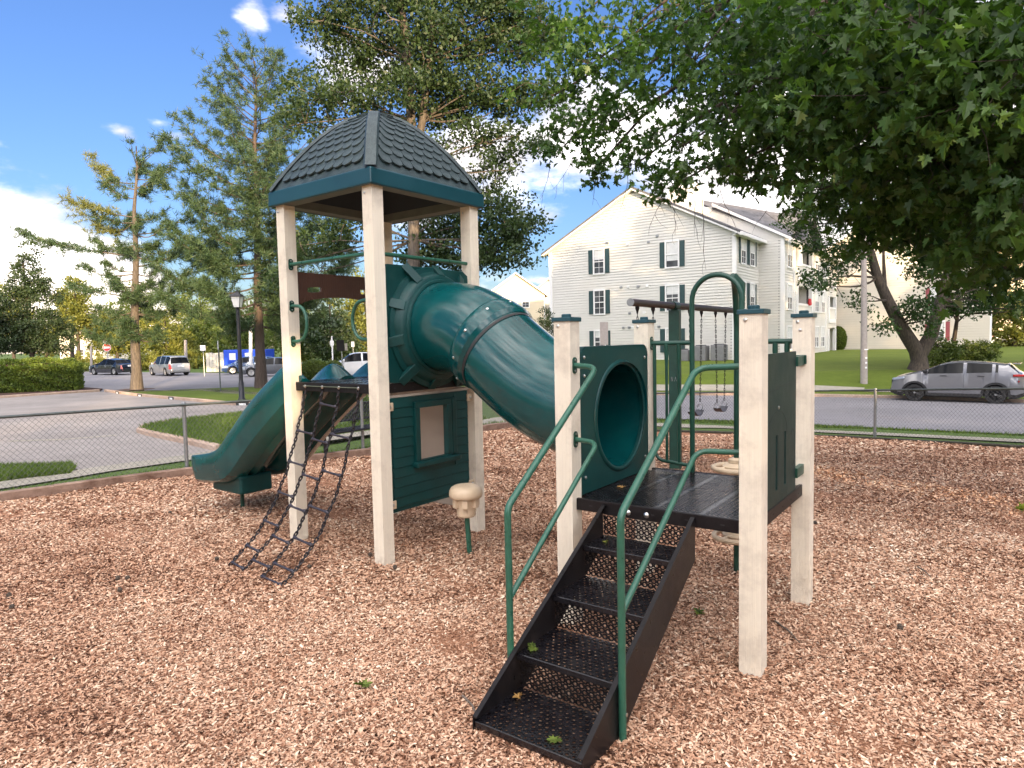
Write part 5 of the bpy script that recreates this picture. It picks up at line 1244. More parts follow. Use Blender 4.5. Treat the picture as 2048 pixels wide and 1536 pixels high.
            MB().box(rx+arch_r+.05, sg*(W/2*1.0)-.008, .23, fx-arch_r-.05, sg*(W/2*1.0)+.012, .33).build('sill', M['clad'], root, bevel=.01)
    if detail:
        for sg in (1, -1):
            MB().obox((L/2-.27, sg*(W/2*.925), .86), (.21, -sg*.075, -.03), (.012, sg*.03, 0), (0, 0, .045)).build('head_lamp', M['lamp_clear'], root, bevel=.02)
            MB().obox((-L/2+.17, sg*(W/2*.945), 1.03), (.20, sg*.06, 0), (-.01, sg*.03, 0), (0, 0, .042)).build('tail_lamp', M['lamp_red'], root, bevel=.02)
            MB().obox((-L/2+.20, sg*(W/2*.955), .82), (.02, 0, 0), (0, .02, 0), (0, 0, .03)).build('reflector', M['lamp_red'], root)
        MB().box(L/2-.06, -W/2*.62, .58, L/2+.012, W/2*.62, .80).build('grille', M['clad'], root, bevel=.02)
        for x in (.36, -.80): MB().box(x-.11, -W/2-.004, .98, x+.11, W/2+.004, 1.0).build('handle_recess', M['clad'], root)
    if detail: MB().prism([(-L/2+.42, y_, z_) for y_, z_ in ((-.55, Hh-.09), (.55, Hh-.09), (.55, Hh-.055), (-.55, Hh-.055))], (-.24, 0, -.015)).build('roof_spoiler', paint, root, fixn=True, bevel=.01)
    MB().box(-L/2-.012, -.26, .74, -L/2+.01, .26, .88).build('rear_number_plate', M['white'], root)
    MB().box(L/2-.01, -.26, .38, L/2+.015, .26, .50).build('front_number_plate', M['white'], root)
    MB().box(-L/2-.03, -W/2*.8, .34, -L/2+.15, W/2*.8, .56).build('rear_bumper', M['clad'] if detail else paint, root, bevel=.04)
    MB().box(L/2-.15, -W/2*.8, .28, L/2+.03, W/2*.8, .50).build('front_bumper', M['clad'] if detail else paint, root, bevel=.04)
    return root
def place(px1, px2, py, L, base=None):
    pass
# pale grey suv on the right: nose to the left, wheels on the ground seen at (1829,802) and (1990,808)
w1_, w2_ = at(1828, 803), at(1990, 808.5); wd_ = w1_[:2]-w2_[:2]; yaw = math.atan2(wd_[1], wd_[0]); Lc = np.linalg.norm(wd_)/.60
mid = (w1_[:2]+w2_[:2])/2 + np.array([-math.sin(yaw), math.cos(yaw)])*-.86*(1 if math.cos(yaw) < 0 else -1) - .005*Lc*np.array([math.cos(yaw), math.sin(yaw)])
print('suv', w1_, w2_, Lc)
SUVL = Lc
car('pale grey suv with black wheels and black wheel arches parked by the lawn', M['car_hrv'], SUVL, 1.62*SUVL/4.5, 1.79*SUVL/4.5, (mid[0], mid[1], float(H(*mid))+.016), yaw, 'suv', 'rim_dark', .35*SUVL/4.5, True)
def car_at(px, py, Y, yaw, *a, **k):
    p = atY(px, py, Y); z = float(H(p[0], Y))+.016; return car(*a[:1], a[1], *a[2:5], (p[0], Y, z), yaw, *a[5:], **k)
car_at(228, 744, 60, math.radians(152), 'black saloon car parked on the far side of the left road', M['car_black'], 5.0, 1.46, 1.85, 'sedan')
car_at(339, 746, 56, math.radians(138), 'silver estate car right of the black saloon with its tailgate facing the camera', M['car_silver'], 4.7, 1.66, 1.8, 'wagon')
car_at(548, 735, 50, math.radians(184), 'dark grey saloon car parked beyond the road, half behind the tower post', M['car_grey'], 4.6, 1.42, 1.8, 'sedan')
car_at(500, 735, 56, math.radians(200), 'small blue car parked in front of the blue container', M['car_blue'], 4.3, 1.45, 1.78, 'wagon')
car_at(714, 739, 46, math.radians(197), 'white suv parked beyond the slide seen through the tower', M['car_white'], 4.4, 1.68, 1.8, 'suv')
car_at(722, 722, 62, math.radians(195), 'dark hatchback parked behind the white suv', M['car_blue'], 4.3, 1.5, 1.8, 'wagon')
for px, py, Y, m_, lb in ((1940, 688, 78, 'car_white', 'white car in the distant sunlit car park on the right'), (1998, 689, 78, 'car_grey', 'grey car in the distant sunlit car park at the right edge'), (1900, 687, 80, 'car_silver', 'silver car in the distant sunlit car park, farthest left of three')):
    car_at(px, py, Y, math.radians(175), lb, M[m_], 4.5, 1.5, 1.8, 'sedan')
car_at(18, 722, 62, math.radians(170), 'blue car mostly hidden behind the hedge at the left edge', M['car_blue'], 4.5, 1.5, 1.8, 'sedan')
# container, wood fence, utility cabinet
p = atY(490, 725, 60); bx = thing('container', 'blue steel container with white notices behind the parked cars', 'container', (p[0], 60, float(H(p[0], 60))))
MB().box(-1.9, 0, .1, 1.9, 2.2, 2.0).build('box', M['blue'], bx, bevel=.03)
for x in (-1.1, .3, 1.35): MB().box(x-.28, -.012, 1.1, x+.28, -.002, 1.7).build('notice', M['white'], bx)
for k in range(14): MB().box(-1.85+k*.275, -.04, .2, -1.78+k*.275, -.0015, 1.05).build('wall_rib', M['blue'], bx)
p = atY(440, 722, 62); fw = thing('board_fence', 'pale board fence section left of the blue container', 'fence', (p[0], 62, float(H(p[0], 62))))
for k in range(8): MB().box(-1.3+k*.33, 0, 0, -1.3+k*.33+.30, .03, 1.75+.03*math.sin(k*2)).build('board', M['siding2'], fw)

# ================================================================== buildings
RcB = np.array([14.381, 43.]); GD = np.array([-.802, .597]); D2 = np.array([.597, .802]); GL = 14.06; EZ = 8.6; PZ = 12.15; BZ = .30
def Bf(o, ax, nrm):
    """frame on a wall: a along ax, n outward, z up"""
    o, ax, nrm = np.array(o), np.array(ax), np.array(nrm)
    return lambda a, z, n=0.: (o[0]+ax[0]*a+nrm[0]*n, o[1]+ax[1]*a+nrm[1]*n, z)
def siding(mb, f, spans, z0, z1, pitch=.19, proud=.045):
    """overlapping boards with a recessed shadow gap; spans(z, zt) gives [(a0, a1, b0, b1), ...] between heights z and zt"""
    z = z0
    while z < z1-.01:
        zt = min(z+pitch, z1)
        for a0, a1, b0, b1 in spans(z, zt):
            if a1-a0 < .02: continue
            g_ = .042
            mb.quad(f(a0, z+g_, proud), f(a1, z+g_, proud), f(b1, zt, .030), f(b0, zt, .030)); mb.quad(f(a0, z+g_, .0), f(a1, z+g_, .0), f(a1, z+g_, proud), f(a0, z+g_, proud)); mb.quad(f(a0, z, .0), f(a1, z, .0), f(a1, z+g_, .0), f(a0, z+g_, .0))
        z = zt
    return mb
def cut_spans(lo, hi, wins):
    def s(z, zt):
        L0, H0, L1_, H1 = [(v(w) if callable(v) else v) for v, w in ((lo, z), (hi, z), (lo, zt), (hi, zt))]
        o = [(L0, H0, L1_, H1)]; zm = (z+zt)/2
        for a0, a1, zz0, zz1 in wins:
            if zz0 < zm < zz1:
                n_ = []
                for p, q, r, t in o:
                    if a0 > p and a1 < q: n_ += [(p, a0, r, a0), (a1, q, a1, t)]
                    else: n_.append((p, q, r, t))
                o = n_
        return o
    return s
def fbox(mb, f, a0, z0, a1, z1, n0, n1):
    c = [f(a0, z0, n0), f(a1, z0, n0), f(a1, z0, n1), f(a0, z0, n1), f(a0, z1, n0), f(a1, z1, n0), f(a1, z1, n1), f(a0, z1, n1)]; n = len(mb.v); mb.v += c
    mb.f += [(n, n+3, n+2, n+1), (n+4, n+5, n+6, n+7), (n, n+1, n+5, n+4), (n+1, n+2, n+6, n+5), (n+2, n+3, n+7, n+6), (n+3, n, n+4, n+7)]; return mb
def window(parent, f, a0, z0, a1, z1, shut=.0, grid=(2, 2), blind=.5, sm=None, divided=False):
    f_ = f; f = lambda a, z, n=0.: f_(a, z, n+.045)
    w_ = MB(); t = .10
    fbox(w_, f, a0-t, z0-t, a1+t, z0, -.02, .06); fbox(w_, f, a0-t, z1, a1+t, z1+t*1.3, -.02, .06); fbox(w_, f, a0-t, z0, a0, z1, -.02, .055); fbox(w_, f, a1, z0, a1+t, z1, -.02, .055)
    zm = (z0+z1)/2; fbox(w_, f, a0, zm-.03, a1, zm+.03, -.02, .035)
    o = w_.build('window', M['trim'], parent, fixn=True)
    p = MB(); p.quad(f(a0, z0, .0), f(a1, z0, .0), f(a1, zm-.03, .0), f(a0, zm-.03, .0)); p.build('pane', M['glass'], o, fixn=False)
    p = MB(); p.quad(f(a0, zm+.03, .012), f(a1, zm+.03, .012), f(a1, z1, .012), f(a0, z1, .012)); p.build('pane', M['glass'], o)
    if blind > 0:
        zb = z1-(z1-z0)*blind; b = MB(); b.quad(f(a0+.02, zb, .0145), f(a1-.02, zb, .0145), f(a1-.02, z1-.01, .0145), f(a0+.02, z1-.01, .0145)) if zb > zm else b.quad(f(a0+.02, zm+.035, .0145), f(a1-.02, zm+.035, .0145), f(a1-.02, z1-.01, .0145), f(a0+.02, z1-.01, .0145))
        if zb < zm-.05: b.quad(f(a0+.02, zb, .0025), f(a1-.02, zb, .0025), f(a1-.02, zm-.035, .0025), f(a0+.02, zm-.035, .0025))
        b.build('blind', M['blind'], o)
    g = MB(); gw = .012
    for k in range(1, grid[0]+1):
        a = a0+(a1-a0)*k/(grid[0]+1); fbox(g, f, a-gw, z0, a+gw, zm-.03, .004, .012); fbox(g, f, a-gw, zm+.03, a+gw, z1, .016, .024)
    for k in range(1, grid[1]):
        z = z0+(zm-z0)*k/grid[1]; fbox(g, f, a0, z-gw, a1, z+gw, .004, .010); z += zm-z0; fbox(g, f, a0, z-gw, a1, z+gw, .016, .022)
    if divided: fbox(g, f, (a0+a1)/2-.05, z0, (a0+a1)/2+.05, z1, .0, .04)
    g.build('glazing_bars', M['trim'], o)
    if shut:
        for s0, s1 in ((a0-t-.03-shut, a0-t-.03), (a1+t+.03, a1+t+.03+shut)):
            s = MB(); fbox(s, f, s0, z0-.02, s1, z1+.04, .0, .05); sh_ = s.build('shutter', sm or M['shutter'], parent, fixn=True)
            zc = (z0+z1)/2; s = MB(); fbox(s, f, s0+.07, z0+.08, s1-.07, zc-.05, .05, .058); fbox(s, f, s0+.07, zc+.05, s1-.07, z1-.06, .05, .058); s.build('shutter_panel', sm or M['shutter'], sh_, fixn=True)
    return o
apt = thing('apartment_building', 'three storey pale sided apartment block with dark green shutters behind the play area', 'building', (RcB[0], RcB[1], 0)); AP = Vector(apt.location)
NG = -D2                                      # outward normal of the gable wall
F0 = Bf((0, 0), GD, NG)
def gl_(z): return max(0, (z-EZ)/(PZ-EZ))*GL/2
WZ = [(6.70, 8.36), (3.78, 5.42), (.95, 2.50)]
wins = []
for i, (z0, z1) in enumerate(WZ): wins += [(3.80, 4.63, z0, z1), (9.43, 10.20, z0, z1)]
wl_ = siding(MB(), F0, cut_spans(lambda z: .0+gl_(z)+.02, lambda z: GL-gl_(z)-.02, wins), BZ-.1, PZ-.1); wl_.build('wall', M['siding'], apt)
bk = MB(); bk.poly([F0(0, BZ-.6, -.03), F0(GL, BZ-.6, -.03), F0(GL, EZ, -.03), F0(GL/2, PZ-.03, -.03), F0(0, EZ, -.03)]); bk.build('wall_backing', M['glass'], apt)
fd = MB(); fbox(fd, F0, .02, BZ-.6, GL-.02, BZ-.1, -.2, .01); fd.build('foundation', M['pole'], apt, fixn=True)
for i, (z0, z1) in enumerate(WZ):
    window(apt, F0, 3.80, z0, 4.63, z1, .34, (1, 2) if i else (0, 1), [.75, .35, .5][i]); window(apt, F0, 9.43, z0, 10.20, z1, .34, (1, 2), [.42, .0, .3][i])
for a0, a1 in ((-.09, .16), (GL-.16, GL+.09)):
    b = MB(); fbox(b, F0, a0, BZ-.2, a1, EZ-.02, .0, .07); b.build('corner_board', M['trim'], apt, fixn=True)
for sg in (0, 1):
    b = MB(); a_e = -.55 if sg == 0 else GL+.55; z_e = EZ-.28; am = GL/2
    n = len(b.v); b.prism([F0(a_e, z_e-.06, .36), F0(am, PZ+.02, .36), F0(am, PZ+.26, .36), F0(a_e, z_e+.18, .36)], Vector((*(np.array(NG)*.04), 0))); b.build('rake_board', M['trim'], apt, fixn=True)
    b = MB(); b.quad(F0(a_e, z_e-.05, .36), F0(am, PZ+.03, .36), F0(am, PZ+.03, .0), F0(a_e, z_e-.05, .0)); b.build('soffit', M['trim'], apt)
for a, z in ((9.13, 8.80), (7.51, 8.53), (5.91, 8.53), (5.28, 8.87), (8.05, 5.56), (7.50, 5.56), (6.73, 5.54), (6.05, 5.54), (7.4, 3.7), (6.3, 3.7), (7.9, 2.7), (7.45, 2.7), (7.2, 2.7), (5.2, 2.7)):
    b = MB(); fbox(b, F0, a-.10, z-.08, a+.10, z+.08, .0, .10); b.build('vent', M['galv'] if (int(a*10) % 3) else M['trim'], apt, fixn=True, bevel=.01)
def roofplane(name, pts, m=None, th=.14, parent=apt):
    b = MB(); b.prism(pts, (0, 0, -th)); return b.build(name, m or M['shingle'], parent, fixn=True)
def G2(a, d): return np.array([GD[0]*a+D2[0]*d, GD[1]*a+D2[1]*d])     # plan position: a along the gable (0 right corner), d into the depth
def R3(a, d, z): q = G2(a, d); return (q[0], q[1], z)
roofplane('roof', [R3(-.55, -.42, EZ-.08), R3(GL/2, -.42, PZ+.28), R3(GL/2, 10.4, PZ+.28), R3(-.55, 10.4, EZ-.08)])
roofplane('roof', [R3(GL+.55, -.42, EZ-.08), R3(GL/2, -.42, PZ+.28), R3(GL/2, 20, PZ+.28), R3(GL+.55, 20, EZ-.08)])
# right facade, first bay (recess at 4.97 m), then a bay 1.6 m farther out
F1 = Bf((0, 0), D2, -GD)
w1 = [(1.05, 1.95, z0, z1) for z0, z1 in WZ] + [(2.95, 3.85, z0, z1) for z0, z1 in WZ]
siding(MB(), F1, cut_spans(.02, 4.97, w1), BZ-.1, EZ).build('wall', M['siding'], apt)
b = MB(); fbox(b, F1, 0, BZ-.5, 4.97, EZ, -.3, -.03); b.build('wall_backing', M['glass'], apt, fixn=True)
for z0, z1 in WZ:
    window(apt, F1, 1.05, z0, 1.95, z1, .30, (1, 2), .5); window(apt, F1, 2.95, z0, 3.85, z1, .30, (1, 2), .5)
b = MB(); fbox(b, F1, -.02, BZ-.2, .16, EZ-.02, .0, .07); b.build('corner_board', M['trim'], apt, fixn=True)
b = MB(); fbox(b, F1, -.45, EZ-.34, 5.0, EZ-.10, .45, .60); b.build('gutter', M['trim'], apt, fixn=True, bevel=.03)
b = MB(); b.quad(F1(-.45, EZ-.30, 0), F1(5, EZ-.30, 0), F1(5, EZ-.22, .5), F1(-.45, EZ-.22, .5)); b.build('soffit', M['trim'], apt)
ST = 1.63; F2o = G2(-ST, 4.97)
FS = Bf(tuple(G2(0, 4.97)), -GD, NG)
siding(MB(), FS, cut_spans(.0, ST, []), BZ-.1, EZ+.0).build('wall', M['siding'], apt)
b = MB(); fbox(b, FS, ST-.14, BZ-.2, ST+.09, EZ-.05, .0, .07); b.build('corner_board', M['trim'], apt, fixn=True)
F2 = Bf(tuple(F2o), D2, -GD); FL = 17.6
b = MB(); fbox(b, F2, -.06, BZ-.2, .14, EZ-.05, .0, .07); b.build('corner_board', M['trim'], apt, fixn=True)
def bal(a0, a1, zf, zt, open_=True):
    """recessed balcony opening from floor zf to head zt"""
    return (a0, a1, zf, zt)
bals = [bal(3.6, 8.0, 6.15, 8.35), bal(3.6, 8.0, 3.2, 5.55), bal(3.6, 8.0, .3, 2.6), bal(14.2, 17.0, 6.15, 8.2), bal(14.2, 17.0, 3.2, 5.2), bal(14.2, 17.0, .3, 2.4)]
w2 = [(1.0, 2.2, z0, z1) for z0, z1 in WZ] + [(9.3, 10.5, z0, z1) for z0, z1 in WZ] + [(11.5, 12.7, z0, z1) for z0, z1 in WZ] + bals
siding(MB(), F2, cut_spans(.02, FL, w2), BZ-.1, EZ).build('wall', M['siding'], apt)
b = MB(); fbox(b, F2, 0, BZ-.5, 3.6, EZ, -.3, -.03); fbox(b, F2, 8.0, BZ-.5, 14.2, EZ, -.3, -.03); b.build('wall_backing', M['glass'], apt, fixn=True)
for z0, z1 in WZ:
    for a in (1.0, 9.3, 11.5): window(apt, F2, a, z0, a+1.2, z1, 0, (1, 2), .5, divided=True)
for a0, a1, z0, z1 in bals:
    b = MB(); b.quad(F2(a0, z0, -1.6), F2(a1, z0, -1.6), F2(a1, z1, -1.6), F2(a0, z1, -1.6)); b.quad(F2(a0, z0, 0), F2(a0, z0, -1.6), F2(a0, z1, -1.6), F2(a0, z1, 0)); b.quad(F2(a1, z0, 0), F2(a1, z1, 0), F2(a1, z1, -1.6), F2(a1, z0, -1.6)); b.quad(F2(a0, z1, 0), F2(a1, z1, 0), F2(a1, z1, -1.6), F2(a0, z1, -1.6)); b.quad(F2(a0, z0, 0), F2(a1, z0, 0), F2(a1, z0, -1.6), F2(a0, z0, -1.6)); bo = b.build('balcony', M['siding'], apt)
    d = MB(); fbox(d, F2, (a0+a1)/2-.8, z0+.05, (a0+a1)/2+.8, z0+2.05, -1.6, -1.55); d.build('patio_door', M['glass'], bo, fixn=True)
    if z0 > 1:
        r = MB(); fbox(r, F2, a0-.05, z0-.30, a1+.05, z0+.02, .0, .12); fbox(r, F2, a0-.02, z0+.90, a1+.02, z0+1.05, .02, .12); r.build('balcony_beam', M['trim'], bo, fixn=True)
        r = MB(); fbox(r, F2, a0+.02, z0+.02, a1-.02, z0+.90, .03, .06); r.build('balcony_front', M['siding2'] if False else M['siding'], bo, fixn=True)
    for a in (a0, a1):
        r = MB(); fbox(r, F2, a-.14, z0, a+.14, z1, -.12, .14); r.build('column', M['trim'], bo, fixn=True)
b = MB(); b.lathe([(.10, 0), (.16, .1), (.10, .5), (0, .55)], 8, F2(6.9, 4.15, .2)); b.build('red_cloth', M['red'], apt)
for a in (.02, 2.75, 8.45, 13.2): b = MB(); fbox(b, F2, a-.06, BZ, a+.06, EZ-.2, .03, .12); b.build('downpipe', M['trim'], apt, fixn=True)
b = MB(); fbox(b, F2, -.3, EZ-.34, 3.2, EZ-.10, .45, .60); fbox(b, F2, 8.4, EZ-.34, FL+.3, EZ-.10, .45, .60); b.build('gutter', M['trim'], apt, fixn=True, bevel=.03)
# roofs behind: cross gable with its slope facing the play area, small entrance gable, far slope
roofplane('roof', [R3(-ST-.55, 4.7, EZ-.05), R3(3.2, 4.7, EZ+2.9), R3(3.2, 4.9, EZ+2.9), R3(-ST-.55, 4.9, EZ-.05)], M['trim'], .2)
b = MB(); b.poly([R3(-ST-.2, 4.95, EZ-.1), R3(3.2, 4.95, EZ+2.72), R3(7.0, 4.95, EZ+2.72), R3(0, 4.95, EZ-.1)]); b.build('gable_wall', M['siding'], apt)
roofplane('roof', [R3(-ST-.55, 4.85, EZ+.03), R3(3.2, 4.85, EZ+2.6), R3(GL/2, 9.0, PZ+1.0), R3(GL/2, 9.2, PZ+1.0), R3(-ST-.55, 9.2, EZ+1.8)])
roofplane('roof', [R3(-ST-.55, 7.2, EZ-.05), R3(GL/2, 9.6, PZ+.6), R3(GL/2, 30, PZ+.6), R3(-ST-.55, 22.6, EZ-.05)])
gz = 10.95; ga0, ga1, gm = 2.7, 8.8, 5.75
FG_ = lambda a, z, n=0.: F2(a, z, n)
siding(MB(), F2, cut_spans(lambda z: ga0+.25+(z-8.6)/(gz-8.6)*(gm-ga0-.25), lambda z: ga1-.25-(z-8.6)/(gz-8.6)*(ga1-.25-gm), []), EZ-.02, gz-.1, proud=.14).build('gable_wall', M['siding'], apt)
for (a, b_) in ((ga0, gm), (gm, ga1)):
    za, zb = (8.25, gz) if a == ga0 else (gz, 8.25)
    p = MB(); p.prism([F2(a, za, .75), F2(b_, zb, .75), F2(b_, zb+.22, .75), F2(a, za+.22, .75)], Vector((*(np.array(GD)*.05), 0))); p.build('rake_board', M['trim'], apt, fixn=True)
    roofplane('roof', [F2(a, za+.24, .8), F2(b_, zb+.24, .8), F2(b_, zb+.24, -4.5), F2(a, za+.24, -4.5)])
b = MB(); b.prism([F2(gm+.5*math.cos(t), 9.25+.62*math.sin(t), .16) for t in np.linspace(0, PI, 12)]+[F2(gm-.5, 8.95, .16), F2(gm+.5, 8.95, .16)], Vector((*(-GD*.03), 0))); b.build('arched_vent', M['glass'], apt, fixn=True)
b = MB(); b.lathe([(.26, 6.9), (.24, 7.4), (.2, 8.3), (.26, 8.5)], 12, (*F2(3.6, 0, .18)[:2], 0)); b.build('column', M['trim'], apt, smooth=40)
# chimney box and left part of the roof
b = MB(); fbox(b, Bf(tuple(G2(3.4, 3.6)), GD, NG), 0, 10.6, 2.2, 12.35, 0, 1.2); b.build('chimney', M['siding'], apt, fixn=True)
for k in range(2): b = MB(); fbox(b, Bf(tuple(G2(3.7+k*1.1, 3.5)), GD, NG), 0, 12.35, .5, 12.75, 0, .5); b.build('chimney_pot', M['trim'], apt, fixn=True)
for name_, a0, a1, h_, hh in (('air_conditioner', 3.0, 3.9, .95, 0), ('air_conditioner', 1.35, 2.15, 1.1, 0), ('air_conditioner', .1, .9, 1.15, 0)): pass
ACL = ['dark round cornered air conditioner leftmost of three by the apartment wall', 'grey boxy air conditioner in the middle of three by the apartment wall', 'grey boxy air conditioner rightmost of three by the apartment wall']
for k, (px, w_, h_) in enumerate(((1371, .95, .80), (1406, .85, 1.05), (1441, .85, 1.1))):
    q = at(px, 728) ; p = atY(px, 724, 43.5+ (1470-px)*.012); z = float(H(p[0], p[1]))
    ac = thing('air_conditioner', ACL[k], 'air conditioner', (p[0]-.5, p[1]-1.3, z), math.atan2(GD[1], GD[0]), 'air conditioners')
    MB().box(-w_/2, -.4, .06, w_/2, .4, h_).build('case', M['acgrey'], ac, bevel=.05)
    for j in range(7): MB().box(-w_/2-.006, -.405, .15+j*h_*.11, w_/2+.006, -.4005, .18+j*h_*.11).build('louvre', M['galv'], ac)
    MB().lathe([(.34, h_+.001), (.34, h_+.03), (.3, h_+.05), (0, h_+.05)], 18).build('fan_guard', M['blackmetal'], ac, smooth=40)
    MB().box(-w_/2-.1, -.5, 0, w_/2+.1, .5, .058).build('pad', M['concrete'], ac)

def plain_building(name, label, o, yaw, Wd, Dp, ez, pz, m, rm, rows, cols, sm=None, zb=.3, shut=.3):
    root = thing(name, label, 'building', (o[0], o[1], 0), yaw); z0 = zb
    f = lambda a, z, n=0.: (a, -n, z); g = lambda z: max(0, (z-ez)/(pz-ez))*Wd/2
    ws = []
    for c in cols:
        for r in rows: ws.append((c+.05, c+.90, r+.05, r+1.5))
    siding(MB(), f, cut_spans(lambda z: g(z)+.01, lambda z: Wd-g(z)-.01, ws), z0, pz-.05, .22, .05).build('wall', m, root)
    b = MB(); b.poly([(0, .03, z0), (Wd, .03, z0), (Wd, .03, ez), (Wd/2, .03, pz), (0, .03, ez)]); b.build('wall_backing', M['glass'], root)
    for c, r, _, _ in [(w[0]-.05, w[2]-.05, 0, 0) for w in ws]: window(root, f, c, r, c+.95, r+1.55, shut, (1, 2), .5, sm)
    b = MB(); b.box(0, .04, z0, .12, Dp, ez); b.box(Wd-.12, .04, z0, Wd, Dp, ez); b.box(.12, Dp-.1, z0, Wd-.12, Dp, ez); b.build('side_wall', m, root)
    for sg in (0, 1):
        a = -.5 if sg == 0 else Wd+.5; roofplane('roof', [(a, -.45, ez-.15), (Wd/2, -.45, pz+.2), (Wd/2, Dp+.4, pz+.2), (a, Dp+.4, ez-.15)], rm, .15, root)
        b = MB(); b.prism([(a, -.5, ez-.32), (Wd/2, -.5, pz+.03), (Wd/2, -.5, pz+.22), (a, -.5, ez-.13)], (0, .045, 0)); b.build('rake_board', M['trim'], root, fixn=True)
    for a in (0, Wd-.14): b = MB(); b.box(a, -.05, z0, a+.14, -.001, ez-.05); b.build('corner_board', M['trim'], root)
    return root
# block right of the main building, half hidden by the trees
plain_building('apartment_building', 'cream sided apartment block with reddish shutters right of the main block', (29.2, 62.), math.radians(-30), 12.5, 16, 9.6, 13.4, M['siding2'], M['shingle'], (1.2, 4.1), (8.2,), mat('reddish_shutter', (.24, .05, .06), .5), .35)
plain_building('apartment_building', 'distant sunlit yellow block beyond the forked tree at the right', (56., 92.), math.radians(-8), 20, 14, 8.6, 12.6, M['siding3'], M['shingle_red'], (1.2, 4.1), (3., 8., 13.), None, .4, .0)
plain_building('apartment_building', 'distant sunlit cream block at the right edge of the picture', (40., 84.), math.radians(-12), 13, 14, 9.0, 13.0, M['siding2'], M['shingle_red'], (1.2, 4.1, 7.0), (2.5, 6., 9.5), None, .4, .0)
plain_building('house', 'far sunlit cream house with reddish roof left of the main block', (-3.4, 98.), math.radians(6), 8.5, 12, 8.6, 11.6, M['siding3'], M['shingle_red'], (1.4, 4.2, 6.8), (1.6, 5.2), None, .4, .0)
plain_building('house', 'far sunlit house with steep gable directly left of the main block', (2.2, 104.), math.radians(-6), 7.5, 12, 8.0, 11.2, M['siding2'], M['shingle_red'], (1.4, 4.2, 6.4), (1.4, 4.6), None, .4, .0)
plain_building('house', 'far pale building glimpsed above the hedge at the left edge', (-62., 92.), math.radians(10), 14, 10, 4.6, 6.4, M['siding2'], M['shingle'], (1.2,), (2., 6., 10.), None, -.3, .0)

# ================================================================== vegetation
def hedge(label, c0, c1, depth, h, name='hedge', n_=16000, m=L_HEDGE, size=.075):
    c0, c1 = np.array(c0[:2]), np.array(c1[:2]); L_ = np.linalg.norm(c1-c0); t = (c1-c0)/L_; yaw = math.atan2(t[1], t[0]); z0 = float(H(*((c0+c1)/2)))
    root = thing(name, label, 'hedge', (c0[0], c0[1], z0), yaw)
    def surf(n):
        p = RNG.random((n, 3)); side = RNG.choice(5, n, p=[.42, .1, .34, .07, .07]); r = .0
        x = p[:, 0]*L_; y = p[:, 1]*depth; z = .10+p[:, 2]*(h-.10)
        y = np.where(side == 0, 0, np.where(side == 1, depth, y)); z = np.where(side == 2, h, z); x = np.where(side == 3, 0, np.where(side == 4, L_, x))
        for q_ in range(1):   # rounded shoulders
            ex = np.clip(1-np.minimum(x, L_-x)/.35, 0, 1); ey = np.clip(1-np.minimum(y, depth-y)/.35, 0, 1); ez = np.clip(1-(h-z)/.35, 0, 1)
            z = z-.22*(np.maximum(ex, ey)**2)*(ez > 0)*ez; y = y+(depth/2-y)*.25*ez**2*ey; x = x+np.where(x > L_/2, -1, 1)*.16*ez**2*ex
        w_ = .07*np.sin(x*3.1+z*2)+.05*np.sin(x*7.3+1)*np.sin(z*6)+.04*np.sin(z*9+x*2)
        return np.stack([x+RNG.normal(0, .03, n), y-np.where(side == 0, w_, 0)+RNG.normal(0, .05, n), z+np.where(side == 2, w_*.6, 0)+RNG.normal(0, .03, n)], 1)
    C = surf(n_); V, F, li = leaves(C, size, .6, up=.5)
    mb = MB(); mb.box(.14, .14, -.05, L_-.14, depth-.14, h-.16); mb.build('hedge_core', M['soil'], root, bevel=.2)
    cl_ = np.clip(.5+.5*np.sin(C[:, 0]*5+C[:, 2]*11)*.5+RNG.normal(0, .25, n_), 0, 1)
    np_mesh('foliage', V, F, m, cl_[li], root)
    return root
hl, hr = at(-420, 808), at(152, 784)
hedge('clipped dark green hedge on the island at the left edge beyond the car park', hl, hr, 2.2, 1.72, n_=60000, size=.10)
def round_bush(label, px, py, Y, rx, rz, m, n_=16000, size=.085, name='bush', ell=1.):
    p = atY(px, py, Y); z0 = float(H(p[0], Y)); root = thing(name, label, 'bush', (p[0], Y, z0)); d = norm(RNG.normal(size=(n_, 3))); C = d*np.array([rx, rx*ell, rz])*(.93+.10*RNG.random((n_, 1))) + np.array([0, 0, rz*.92])
    C = C[C[:, 2] > 0]; V, F, li = leaves(C, size, .6, up=.3); np_mesh('foliage', V, F, m, RNG.random(len(C))[li], root)
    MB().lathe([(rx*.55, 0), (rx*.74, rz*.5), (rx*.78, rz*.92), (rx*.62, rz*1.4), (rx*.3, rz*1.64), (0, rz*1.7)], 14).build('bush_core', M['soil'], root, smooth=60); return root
round_bush('round clipped olive bush behind the slide, left of the pair', 628, 742, 42, .98, .66, L_MID)
round_bush('smaller clipped bush behind the white sign pole, right of the pair', 668, 738, 44, .62, .62, L_MID, 6000)
round_bush('round clipped bush at the right end of the main apartment block', 1676, 702, 61.5, .72, 1.15, L_HEDGE)
L_BARK_TREES = 'tall trees behind the play area'

def T(base): return lambda px, py, Y=None: atY(px, py, Y if Y else base[1]) - np.array(base)
